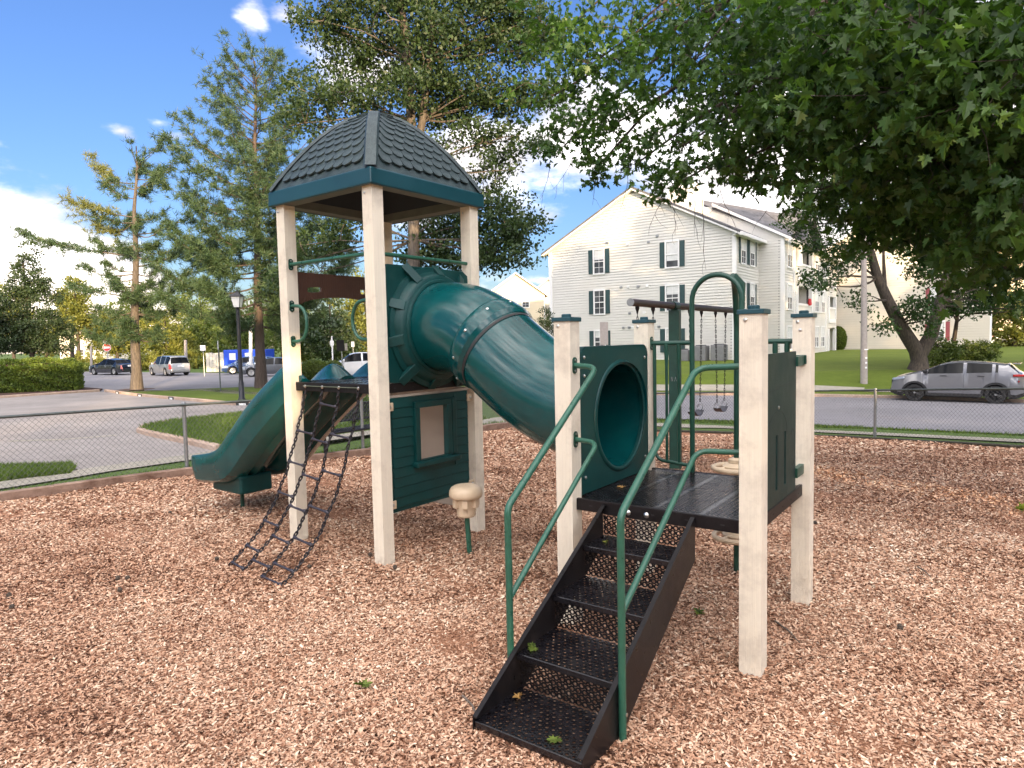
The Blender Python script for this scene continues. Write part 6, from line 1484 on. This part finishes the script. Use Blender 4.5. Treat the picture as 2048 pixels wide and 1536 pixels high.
# small dark tree at the far left behind the hedge
b0 = atY(66, 722, 40); b0[2] = float(H(b0[0], 40)); t_ = T(b0)
broad_tree('tree', 'dark green upright tree behind the hedge at the left edge', b0, [(0, 0, 0), (0, 0, 1.2), (-.1, 0, 3.0), (-.15, 0, 5.5), (-.2, 0, 7.6)],
    [(*t_(62, 505), .55, .6, .8), (*t_(50, 560), 1.0, .9, 1.3), (*t_(75, 600), 1.2, 1.1, 1.2), (*t_(20, 620), 1.2, 1.2, 1.3), (*t_(90, 655), 1.5, 1.3, 1.0), (*t_(30, 680), 1.6, 1.5, .9), (*t_(110, 690), 1.0, 1.2, .6), (*t_(-20, 660), 1.2, 1.2, 1.4)],
    420, 55, .38, .15, L_DARK, M['bark_dark'], r0=.16, twigs=150)

# pines
def pine(label, px, pyb, pyt, Y, r0, branches, tuft_m, tuft=.34, nneed=16, trunk_m=None, dens=1., lean=0., m2=None):
    b0 = atY(px, pyb, Y); b0[2] = float(H(b0[0], Y)); top = atY(px+lean, pyt, Y); h = top[2]-b0[2]; lx = top[0]-b0[0]
    root = thing('pine_tree', label, 'tree', tuple(b0)); mb = MB(); N = 12
    tr = [np.array([lx*(i/N)**1.2+.05*math.sin(i*1.3), .05*math.cos(i*1.7), -.2 if i == 0 else h*i/N]) for i in range(N+1)]
    mb.tube(tr, [r0*(1.35 if i == 0 else 1)*(1-.9*i/N) for i in range(N+1)], 10); tips, cols = [], []
    for (zf, az, ln, rise, dn, yl) in branches:
        z = h*zf; s = np.array([lx*zf**1.2, 0, z]); d = np.array([math.cos(az), math.sin(az), 0]); n_ = 7; pts = []; wob = RNG.normal(0, .05, 3)*ln
        for i in range(n_+1):
            t = i/n_; p = s+d*ln*t+np.array([0, 0, 1])*ln*(rise*t+.22*t*t*t*(1 if rise < .5 else .2)-.08*math.sin(PI*t))+wob*math.sin(PI*t); pts.append(p)
        mb.tube(pts, [r0*.22*(1-zf*.55)*(1-.85*i/n_) for i in range(n_+1)], 5)
        nt = int(ln*9*dn*dens)
        for _ in range(nt):
            t = RNG.random()**.65*.82+.18; i = min(int(t*n_), n_-1); p = pts[i]*(1-(t*n_-i))+pts[i+1]*(t*n_-i)
            side = RNG.normal(size=3)*np.array([1, 1, .42]); side -= d*side.dot(d)*.5; L_ = (.18+.34*RNG.random())*ln**.55*(1.15-t*.75); q = p+norm(side)*L_+d*L_*.5+np.array([0, 0, .12*L_])
            if RNG.random() < .3: mb.tube([p, q], [.012, .005], 3, caps=False)
            k = max(1, int(L_/.22)); 
            for j in range(k+1): tips.append(p+(q-p)*(j+.6)/(k+.6)); cols.append(yl)
    mb.build('trunk', trunk_m or M['bark'], root, smooth=60)
    C = np.array(tips); yl = np.array(cols); n_ = len(C); out_ = norm(C*np.array([1, 1, 0])+1e-6); ax = norm(RNG.normal(size=(n_, nneed, 3))+out_[:, None]*.5+np.array([0, 0, .35])); s_ = tuft*(.6+.7*RNG.random((n_, nneed, 1)))
    b = C[:, None]+RNG.normal(0, .045, (n_, nneed, 3)); sd_ = norm(np.cross(ax, RNG.normal(size=ax.shape)))*.016*(Y/34)
    V = np.stack([b-sd_, b+sd_, b+ax*s_], 2)
    for sel, mm_, nm in ((yl < .5, tuft_m, 'needles'), (yl >= .5, m2 or L_PINE_SUN, 'sun_tinted_needles')):
        if not sel.any(): continue
        v = V[sel].reshape(-1, 3); k = len(v)//3; base = np.repeat(RNG.random(int(sel.sum())), nneed)
        np_mesh(nm, v, np.arange(k*3).reshape(-1, 3), mm_, np.clip(.5*base+.5*RNG.random(k), 0, 1), root)
    return root
R_ = random.Random(5)
br1 = []   # sparse pine, sunlight coloured into some branches: heights, azimuth, length, rise, density, sun tint?
for zf, px_len, rise, dn, yl, sgn in ((.92, 1.4, .9, .8, 0, 0), (.90, 1.2, 1.0, .5, 0, 1), (.86, 2.9, .55, 1.5, 1, -1), (.80, 1.5, .3, 1.5, 0, -1), (.82, 2.2, .35, 1.0, 0, 1), (.72, 2.3, .1, 1.2, 1, -1), (.70, 4.6, .12, 1.1, 1, -1), (.66, 2.6, .15, .8, 0, 1), (.60, 2.2, -.05, 1.5, 0, -1), (.57, 2.4, .05, 1.0, 0, 1), (.545, 5.2, .02, 1.1, 0, -1), (.50, 2.6, .1, 1.1, 0, 1), (.47, 2.4, .0, 1.0, 0, -1), (.44, 2.8, .0, 1.3, 0, 1), (.40, 2.8, .0, 1.1, 0, -1), (.37, 2.4, .0, 1.1, 0, 1), (.33, 2.0, -.1, 1.0, 0, -1), (.32, 2.5, .0, 1.0, 0, 1), (.28, 2.2, -.1, 1.2, 0, -1), (.24, 2.7, -.15, 1.5, 0, -1), (.22, 1.8, -.1, .8, 0, 1)):
    for k in range(3):
        az = (PI if sgn < 0 else 0)+R_.uniform(-.35, .35) if k == 0 else R_.uniform(0, 2*PI)
        br1.append((zf+R_.uniform(-.015, .015), az, px_len*(1 if k == 0 else R_.uniform(.4, .75)), rise, dn, yl if k == 0 else 0))
pine('sparse pine tree with sun-tinted branches and a bare top, left of the lamp post', 272, 778, 292, 34.5, .27, br1, L_PINE, .29, 15, M['bark_grey'], 1.0)
pb_ = at(272, 778); poly_sheet('tree_mulch_ring', [np.array([b_[0], b_[1]]) for b_ in [(atY(272, 778, 34.5)[0]+.9*math.cos(a), 34.5+.9*math.sin(a)) for a in np.linspace(0, 2*PI, 13)[:-1]]], .13, M['soil'], 3.)
br2 = []
for i in range(92):
    zf = .20+.78*(i/91)**.92; az = i*2.399+R_.uniform(-.3, .3); prof_ = np.interp(zf, [.2, .3, .42, .55, .65, .75, .88, 1.], [3.4, 4.6, 5.0, 4.4, 4.0, 3.2, 2.1, .9])
    br2.append((zf, az, prof_*R_.uniform(.75, 1.15), np.interp(zf, [.2, .5, .7, 1], [-.05, .12, .45, 1.1]), np.interp(zf, [.2, .45, .6, .8, 1], [1.8, 1.7, .95, .75, .7]), 0))
pine('tall full pine tree left of the tower with upswept top branches', 521, 772, 122, 34, .27, br2, L_PINE, .27, 15, mat('pine_bark', (.072, .052, .042), .9, var=.4, vs=5, bump=1.2, bs=9, mapscale=(4, 4, .8)), .95, -12)

# oak behind the tower
b0 = atY(827, 775, 19.5); b0[2] = float(H(b0[0], 19.5)); t_ = T(b0)
def tt(px, py, dy=0.): return tuple(t_(px, py, 19.5+dy))
broad_tree('oak_tree', 'large oak with twin upper stems and dark crown behind the tower', b0, [(0, 0, 0), tt(826, 600), tt(828, 480), tt(826, 340), tt(822, 240), tt(815, 120), tt(800, -20), tt(795, -140)],
    [(*tt(640, 40), 1.0, 1.2, .75), (*tt(720, -20), 1.3, 1.6, .9), (*tt(700, 90, .6), 1.3, 1.5, .75), (*tt(610, 185), 1.0, 1.0, .5), (*tt(690, 200, -.4), 1.1, 1.3, .5), (*tt(590, 250), .8, .9, .4), (*tt(760, 150, 1), 1.2, 1.4, .8), (*tt(800, 60, 1.2), 1.6, 1.4, 1.0), (*tt(900, 120), 1.4, 1.6, .9), (*tt(960, 40), 1.5, 1.6, .9), (*tt(1040, 90), 1.0, 1.2, .6), (*tt(880, 210, .8), 1.2, 1.4, .7), (*tt(960, 190), 1.2, 1.3, .55), (*tt(900, -60), 2.2, 2.0, 1.2), (*tt(1030, 15), 1.1, 1.2, .6), (*tt(1010, 200), 1.0, 1.1, .5), (*tt(1070, 190), .9, 1., .4), (*tt(1090, 60), .9, 1., .5), (*tt(840, 300, -.5), .9, 1.0, .5), (*tt(820, 180, -.6), .9, 1.0, .7), (*tt(830, 40, -.8), 1.1, 1.0, .8),
     (*tt(950, 270), 1.1, 1.2, .4), (*tt(1050, 290), 1.0, 1.1, .35), (*tt(1000, 330), .9, 1.0, .3), (*tt(960, 420, .5), 1.3, 1.3, .9), (*tt(1020, 450), 1.2, 1.2, .8), (*tt(1010, 510), 1.1, 1.2, .5), (*tt(920, 500, .8), 1.2, 1.4, .8), (*tt(870, 440, 1.), 1.0, 1.3, .9), (*tt(850, 520, 1.), 1.0, 1.2, .6), (*tt(640, 490, 1.), 1.1, 1.2, .45), (*tt(700, 440, 1), 1.0, 1.2, .4), (*tt(580, 560, 1.5), .8, 1., .3), (*tt(780, 330, 1.), .8, 1., .6)],
    2300, 29, .40, .12, L_OAK, M['bark_grey'], r0=.21, nlimb=2, twigs=420, shell=.25, stems=[([tt(826, 340), tt(845, 240), tt(858, 120), tt(870, -20), tt(875, -120)], .13)], twig_r=.010)
# bare twigs hanging at the side of the oak
# far trees
FT = [(150, 600, 78, 2.4, 3.0, L_YEL_SUN, 'tree tinted sunlit yellow with narrow top behind the do not enter sign'), (230, 650, 84, 3.5, 2.4, L_YEL_SUN, 'sunlit yellow green tree behind the black saloon'), (330, 655, 80, 3.6, 2.5, L_YEL_SUN, 'sunlit yellow green tree behind the silver estate car'), (20, 610, 90, 4.5, 3.5, L_YEL_SUN, 'tree tinted sunlit yellow at the far left edge behind the dark tree'),
      (410, 655, 86, 3.6, 2.6, L_MID, 'mid green tree behind the white square sign'), (480, 640, 78, 3.4, 3.0, L_MID, 'mid green tree behind the street lamp'), (590, 640, 74, 3.4, 3.4, L_MID, 'green tree behind the grey saloon and tower post'), (660, 640, 70, 3.2, 3.0, L_DARK, 'dark green tree behind the round bushes'), (730, 600, 76, 4.2, 4.6, L_YEL_SUN, 'tall sunlit tree seen through the tower behind the brown hood'), (90, 660, 96, 4.4, 2.4, L_YEL_SUN, 'low tree tinted sunlit yellow far behind the hedge'), (280, 610, 98, 4.5, 4.0, L_MID, 'tall green tree far behind the sparse pine'), (400, 600, 100, 5., 4.2, L_MID, 'tall green tree far behind the tall pine, left side'), (560, 600, 98, 5., 4.2, L_MID, 'tall green tree far behind the tall pine, right side')]
for px, py, Y, rx, rz, m, lb in FT:
    c = atY(px, py, Y); z0 = float(H(c[0], Y)); b0 = np.array([c[0], Y, z0]); cz = c[2]-z0; lobes = []
    for k in range(7):
        a = k*2.4; rr = rx*.5*(k > 0); lobes.append((rr*math.cos(a), rr*math.sin(a), cz+rz*(.35-.28*k % .9 if k else .3)-rz*.1*k, rx*(.62-.03*k), rx*.6, rz*.55))
    lobes.append((0, 0, max(1.6, cz-rz*.9), rx*.9, rx*.8, max(1.2, rz*.6)))
    broad_tree('tree', lb, b0, [(0, 0, 0), (.1, 0, cz*.5), (0, 0, cz), (0, 0, cz+rz*.5)], lobes, 260, 26, .75, .34, m, M['bark_dark'], group='trees beyond the left road', r0=.2, twigs=20, nlimb=1, shell=.5)
# low sunlit shrubs along the far verge
for k, (px, py, Y, rx, rz, m, lb) in enumerate(((290, 712, 72, 1.6, 1.3, L_YEL_SUN, 'low sunlit shrub between the black saloon and the silver estate car'), (395, 708, 74, 2.2, 1.5, L_YEL_SUN, 'low sunlit shrub left of the pale board fence'), (170, 716, 74, 2.2, 1.3, L_YEL_SUN, 'low sunlit shrub left of the do not enter sign'), (120, 706, 70, 2.4, .9, L_MID, 'low green shrub just above the hedge top'))):
    c = atY(px, py, Y); b0 = np.array([c[0], Y, float(H(c[0], Y))]); broad_tree('shrub', lb, b0, [(0, 0, 0), (0, 0, .5), (0, 0, 1)], [(0, 0, rz*.7, rx, rx*.7, rz*.8), (rx*.5, .2, rz*.5, rx*.6, rx*.5, rz*.6), (-rx*.5, .2, rz*.6, rx*.6, rx*.5, rz*.6)], 130, 26, .35, .22, m, M['bark_dark'], 'shrub', 'shrubs on the far verge', .06, nlimb=1, twigs=5)
# tangled dark shrub beside the apartment block, ornamental shrub behind the bench
c = atY(1092, 700, 47); b0 = np.array([c[0], 47, float(H(c[0], 47))]); t_ = T(b0)
broad_tree('shrub', 'tall dark bare twigged shrub at the left corner of the apartment block', b0, [(0, 0, 0), (0, 0, 1.2), (.1, 0, 2.6), (.1, 0, 4.0)], [(.0, 0, 1.2, .8, .8, 1.0), (.1, 0, 2.3, .7, .8, .9), (0, 0, 3.4, .5, .6, .8)], 150, 26, .3, .12, L_DARK, M['bark_dark'], 'shrub', None, .08, twigs=120, nlimb=4)
c = at(712, 846); b0 = np.array([c[0], c[1], float(H(c[0], c[1]))])
broad_tree('shrub', 'low bright shrub with long leaves behind the bench', b0, [(0, 0, 0), (0, 0, .25), (0, 0, .5)], [(0, 0, .35, .55, .4, .35), (.5, .1, .3, .4, .35, .3)], 60, 30, .16, .14, L_GRASS, M['bark_dark'], 'shrub', None, .03, nlimb=2, twigs=20)

# forked maple on the lawn to the right
Ym = 33.; b0 = atY(1836, 742, Ym); b0[2] = float(H(b0[0], Ym)); 
def tm(px, py, dy=0.): p = atY(px, py, Ym+dy)-b0; return tuple(p)
broad_tree('maple_tree', 'forked maple tree on the lawn behind the pale grey suv', b0, [(0, 0, 0), (.05, 0, .55), tm(1832, 700), tm(1800, 650), tm(1775, 600), tm(1755, 555), tm(1740, 500), tm(1720, 440)],
    [(*tm(1600, 430), 1.3, 1.4, .8), (*tm(1690, 520), 1.4, 1.4, .8), (*tm(1640, 560, -1), .9, 1.1, .5), (*tm(1720, 600, -1), .8, 1., .5), (*tm(1640, 480), 1.3, 1.4, .8), (*tm(1720, 420), 1.8, 1.8, 1.2), (*tm(1680, 350), 2., 2., 1.2), (*tm(1780, 330), 2.2, 2., 1.4), (*tm(1820, 480), 1.6, 1.6, 1.2), (*tm(1880, 420), 2.2, 2., 1.5), (*tm(1960, 480), 2.0, 2., 1.3), (*tm(2040, 420), 2.2, 2., 1.5), (*tm(1990, 570), 1.7, 1.6, .8), (*tm(2060, 610), 1.6, 1.6, .7), (*tm(1930, 610), 1.0, 1.3, .6), (*tm(1840, 610, -1), .9, 1.1, .7), (*tm(1850, 650, -1), .8, 1.0, .5), (*tm(1770, 650, -1.2), .7, .9, .35), (*tm(1900, 300), 3., 2.5, 1.8), (*tm(2080, 520), 1.5, 1.5, 1.2), (*tm(1860, 550), 1.3, 1.3, .8), (*tm(2030, 540), 1.3, 1.3, .6)],
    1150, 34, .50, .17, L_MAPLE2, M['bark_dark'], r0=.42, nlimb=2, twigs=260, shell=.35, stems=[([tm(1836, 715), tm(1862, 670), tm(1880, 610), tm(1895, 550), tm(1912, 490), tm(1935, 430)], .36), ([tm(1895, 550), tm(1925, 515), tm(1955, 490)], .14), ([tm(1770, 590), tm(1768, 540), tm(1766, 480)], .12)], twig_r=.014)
c = atY(1907, 722, 37); b0 = np.array([c[0], 37, float(H(c[0], 37))]); t_ = T(b0)
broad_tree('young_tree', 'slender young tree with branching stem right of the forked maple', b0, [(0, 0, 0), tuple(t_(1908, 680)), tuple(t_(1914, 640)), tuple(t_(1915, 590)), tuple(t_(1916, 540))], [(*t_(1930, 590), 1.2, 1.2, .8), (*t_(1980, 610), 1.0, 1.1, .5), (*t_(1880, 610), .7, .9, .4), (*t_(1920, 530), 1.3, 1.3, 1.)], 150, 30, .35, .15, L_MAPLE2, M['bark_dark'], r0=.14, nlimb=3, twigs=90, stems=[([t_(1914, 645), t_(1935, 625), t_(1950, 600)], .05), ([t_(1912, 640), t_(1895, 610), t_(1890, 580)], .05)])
for px, py, Y, rx, rz, lb in ((1880, 726, 35, 1.0, .8, 'green undergrowth shrub at the foot of the forked maple'), (1945, 722, 36, 1.2, .75, 'leafy sapling shrub behind the roof of the pale grey suv')):
    c = atY(px, py, Y); b0 = np.array([c[0], Y, float(H(c[0], Y))]); broad_tree('shrub', lb, b0, [(0, 0, 0), (0, 0, .4), (0, 0, .9)], [(0, 0, rz*.9, rx, rx*.8, rz*.8), (rx*.5, 0, rz*1.1, rx*.6, rx*.6, rz*.5)], 110, 28, .26, .13, L_MID, M['bark_dark'], 'shrub', None, .05, nlimb=3, twigs=60)
for px, py, Y, rx, rz, m, lb in ((2030, 640, 60, 2.2, 2.6, L_YEL_SUN, 'sunlit yellow tree at the right edge behind the lawn'), (1800, 560, 88, 3.4, 3.4, L_YEL_SUN, 'sunlit tree far behind the trunk of the forked maple'), (2000, 600, 100, 5., 4., L_YEL_SUN, 'sunlit tree above the distant car park'), (1850, 620, 96, 3.6, 3., L_YEL_SUN, 'sunlit low tree in the gap of the forked trunk')):
    c = atY(px, py, Y); z0 = float(H(c[0], Y)); b0 = np.array([c[0], Y, z0]); cz = c[2]-z0
    broad_tree('tree', lb, b0, [(0, 0, 0), (.1, 0, cz*.5), (0, 0, cz)], [(0, 0, cz, rx, rx, rz), (rx*.5, 0, cz-.5, rx*.6, rx*.6, rz*.6), (-rx*.5, 0, cz-.4, rx*.6, rx*.6, rz*.6)], 200, 24, .6, .3, m, M['bark_dark'], group='trees beyond the right lawn', r0=.18, nlimb=1, twigs=10)

# overhanging maple: trunk just outside the frame on the right
MT = np.array([9.3, 7.2, 0.]); MT[2] = float(H(MT[0], MT[1]))
def mo(px, py, Y): return tuple(atY(px, py, Y)-MT)
lob = [(1130, 60, 11.5, 1.1, .55), (1110, 190, 11.5, .8, .45), (1180, 130, 11., 1.0, .6), (1130, 290, 11, .6, .40), (1210, 260, 10.5, .9, .55), (1190, 340, 10.5, .55, .28), (1270, 330, 10., .85, .4), (1300, 180, 10., 1.1, .75), (1260, 60, 10.5, 1.2, .7), (1370, 290, 9.3, .8, .5), (1350, 370, 9.3, .45, .22), (1390, 120, 9., 1.1, .75), (1440, 340, 8.8, .8, .32), (1460, 230, 8.5, .95, .6), (1480, 60, 8.5, 1.1, .8), (1530, 370, 9.2, .75, .28), (1560, 290, 8.2, .95, .5), (1580, 160, 7.8, 1.0, .75), (1640, 380, 8.6, .8, .38), (1660, 250, 7.6, 1.0, .7), (1700, 100, 7.2, 1.1, .8), (1650, 20, 7.6, 1.2, .7),
       (1740, 400, 8.2, .9, .42), (1760, 300, 7.2, 1.0, .6), (1800, 180, 6.6, 1.0, .8), (1840, 50, 6.2, 1.2, .8), (1840, 420, 7.8, .9, .42), (1880, 320, 6.8, 1.0, .6), (1940, 200, 6.2, 1.0, .8), (1960, 420, 7.2, .95, .5), (2030, 330, 6.4, 1.0, .65), (2060, 120, 5.8, 1.2, .9), (2060, 470, 6.8, .9, .45), (1770, 470, 8.6, .7, .28), (1900, 480, 8.0, .8, .3), (2010, 540, 7.4, .75, .28), (1400, 10, 10, 1.2, .6), (1960, 30, 6.8, 1.3, .8), (2150, 400, 6.4, 1.4, 1.1), (2150, 150, 6.2, 1.5, 1.2), (1560, 40, 9.5, 1.4, 1.), (1740, 180, 9.2, 1.6, 1.3), (1900, 120, 9., 1.8, 1.6), (2040, 240, 9., 1.6, 1.5), (1850, 340, 9.2, 1.3, .9), (1640, 150, 10.5, 1.6, 1.2), (1450, 180, 11., 1.3, .9),
       (1330, 20, 13, 1.3, .7), (1500, 280, 10.5, 1., .5), (1980, 440, 9.5, 1.2, .6)]
lobes = [(*mo(px, py, Y), r, r*.9, rz) for px, py, Y, r, rz in lob]
root = thing('maple_tree', 'large maple overhanging the play area from the right with drooping leafy branches', 'tree', tuple(MT))
mb = MB(); tr = [(0, 0, -.3), (0, 0, .6), (-.15, .1, 2.2), (-.4, .3, 3.6), (-.7, .5, 5.2), (-.8, .8, 7.5), (-.9, 1.0, 9.5)]
mb.tube(tr, [.48, .36, .32, .28, .22, .15, .07], 14); ends = []
for lo in lobes:
    c = np.array(lo[:3]); k = 2 + min(3, int(max(0, c[2]+.5)//1.6)); st = np.array(tr[min(k, 5)]); e = limb(mb, st, c, .075, .012, n=8, sides=6, sag=.10, wob=.05); ends += e[4:]
LX = [l[0] for l in lob]
C1 = np.concatenate([clumps([q for q, x in zip(lobes, LX) if x < 1480], 400, .1), clumps([q for q, x in zip(lobes, LX) if 1480 <= x < 1720], 370, .15), clumps([q for q, x in zip(lobes, LX) if x >= 1720], 880, .2)])
C1 = C1[(C1[:, 2]+MT[2]) > 1.9]
EA = np.array(ends)
for k in range(len(C1)):
    if k % 2: continue
    q = C1[k]; i = np.argmin(np.linalg.norm(EA-q, axis=1)); limb(mb, EA[i], q, .007, .0025, n=3, sides=3, wob=.1, sag=.08)
# bare hanging twigs
for px, py, px2, py2, Y in ((1190, 330, 1185, 410, 10.5), (1150, 300, 1105, 380, 10.8), (1405, 400, 1412, 540, 9.2), (1340, 400, 1350, 470, 9.3), (1330, 390, 1300, 450, 9.4), (1390, 400, 1395, 470, 9.2), (1700, 420, 1630, 470, 9.), (1740, 460, 1690, 560, 8.8), (1560, 380, 1520, 440, 9.), (1255, 345, 1240, 420, 10.), (1100, 330, 1080, 400, 11.2), (1440, 380, 1470, 450, 9.)):
    a, b = np.array(mo(px, py, Y)), np.array(mo(px2, py2, Y)); p = limb(mb, a, b, .006, .002, n=7, sides=3, wob=.07)
    for s_ in p[2:-1:2]: limb(mb, s_, s_+np.array([RNG.normal(0, .12), RNG.normal(0, .1), -.16-.1*RNG.random()]), .003, .0015, n=3, sides=3)
mb.build('trunk', M['bark_dark'], root, smooth=50)
C1 = C1[np.argsort(C1[:, 0]+.0*C1[:, 1])]; far = (C1[:, 0]+MT[0])/(C1[:, 1]+MT[1]) < .34
crown_leaves('crown', C1[~far], 15, .25, .108, L_MAPLE, root, 'maple', .55, .55, flat=.8)
crown_leaves('outer_leaves', C1[far], 16, .24, .086, L_MAPLE, root, 'maple', .55, .55, flat=.8)

# unseen trees added behind the camera to keep the sun off the play area
k = 0
BT = []
for x in np.arange(-34, 92, 6.2):
    hgt = 12.0+1.6*math.sin(x*1.3) if x < 24 else 20.8+1.6*math.sin(x*1.1)
    BT.append((x+R_.uniform(-1, 1), -30+R_.uniform(-3, 3), hgt))
for x, y, h in BT:
    broad_tree('tree', 'unseen tree added behind the photographer to shade the play area', np.array([x, y, 0]), [(0, 0, 0), (0, 0, h*.4), (0, 0, h*.8)], [(0, 0, h*.36, 4.2, 3.2, h*.33), (0, 0, h*.62, 3.4, 2.8, h*.33), (1.2, .5, h*.8, 1.7, 1.8, h*.17), (-1.4, 0, h*.76, 1.7, 1.6, h*.15)], (330 if x < 6 else 150 if x < 24 else 215), 15, .9, .85, L_DARK, M['bark_dark'], group='added shade trees behind the photographer', r0=.3, nlimb=1, twigs=0, shell=.15)

# ================================================================== small things lying about
def cone_(px, py, r, lb):
    p = at(px, py); z = float(H(*p[:2]))+.008+float(mound(p[0], p[1]))*.55; o = MB().lathe([(0, -.6*r), (.5*r, -.5*r), (.9*r, -.1*r), (.95*r, .2*r), (.6*r, .6*r), (.15*r, .95*r), (0, r)], 9, (0, 0, 0), Matrix.Rotation(R_.uniform(.6, 1.6), 3, 'X')).build('seed_ball', M['bark_dark'], None, loc=(p[0], p[1], z)); return tag(o, lb, 'seed ball', 'dark seed balls on the mulch')
SBL = ['lower left of the net climber feet', 'leftmost of a close group of three', 'rightmost of the three close together at left', 'below the group of three at left', 'at the left edge, upper of two', 'at the left edge, lower of two', 'beside the front tower post foot, left', 'beside the front tower post foot, right', 'right of the right hand net chains', 'behind the right cream post', 'far right in front of the fence', 'left of the steps near the stepping pod']
for (px, py), lb in zip(((434, 1118), (236, 1158), (255, 1157), (240, 1182), (18, 1192), (24, 1217), (741, 1112), (790, 1136), (619, 1138), (1630, 1047), (1800, 1258), (340, 1026)), SBL):
    cone_(px, py, .022, 'small dark seed ball on the chips, '+lb)
def leaf_lit(px, py, dz, size, m, lb, name='fallen_leaf', cat='leaf', pos=None, n_=3):
    p = at(px, py, dz) if pos is None else np.array(pos); C = np.repeat(p[None] if pos is not None else np.array([[p[0], p[1], float(H(*p[:2]))+dz]]), n_, 0)*1.; V, F, li = leaves(C, size, shape='maple', up=1.5, down=.0); V = V.reshape(-1, 3); V[:, 2] = np.maximum(V[:, 2], C[0, 2]+.002)
    o = np_mesh(name, V-C[0], F, m, RNG.random(len(F))); o.location = C[0]; return tag(o, lb, cat)
def on_low(u, v, z): q = LWM @ Vector((u, v, z)); return (q.x, q.y, q.z)
leaf_lit(0, 0, 0, .045, L_HEDGE, 'small green weedy leaf cluster lying on the bottom step', pos=on_low(-.55, -1.33, .05), n_=5)
leaf_lit(0, 0, 0, .05, L_HEDGE, 'small green leaf cluster at the left end of the second step', pos=on_low(-.93, -.95, .255), n_=4)
leaf_lit(0, 0, 0, .055, L_YEL_SUN, 'yellow leaf lying on the top step', pos=on_low(-.88, -.18, .665), n_=2)
leaf_lit(0, 0, 0, .06, L_BROWN, 'curled brown leaf on the deck at the foot of the tube exit', pos=on_low(-1.08, .45, Z2+.004), n_=2)
leaf_lit(0, 0, 0, .055, L_BROWN, 'reddish brown dry leaf on the bottom step against the riser', pos=on_low(-.92, -1.12, .05), n_=2)
leaf_lit(1810, 1040, .012, .09, L_BROWN, 'pale dry leaf on the mulch at the right', n_=1)
leaf_lit(1400, 1228, .012, .08, L_HEDGE, 'green leaf sprig on the mulch right of the steps', n_=4)
leaf_lit(725, 1372, .012, .05, L_HEDGE, 'tiny green sprout on the mulch in the foreground', n_=3)
leaf_lit(2035, 1018, .012, .12, L_HEDGE, 'green weed tuft on the mulch at the right edge', n_=5)
for (a, b, lb) in (((1550, 1245), (1600, 1290), 'thin stick on the mulch right of the nearest cream post'), ((925, 1395), (955, 1440), 'thin pale stick on the mulch left of the steps'), ((1835, 1136), (1862, 1158), 'short dark stick in the mulch at the right')):
    p, q = at(*a), at(*b); zz = lambda v: float(H(*v[:2]))+.012; o = MB().tube([(0, 0, 0), tuple((np.array([q[0]-p[0], q[1]-p[1], zz(q)-zz(p)]))*.55+np.array([.01, .01, .006])), (q[0]-p[0], q[1]-p[1], zz(q)-zz(p))], [.007, .006, .003], 6).build('stick', M['bark'], None, loc=(p[0], p[1], zz(p))); tag(o, lb, 'stick')
bpy.context.view_layer.update()
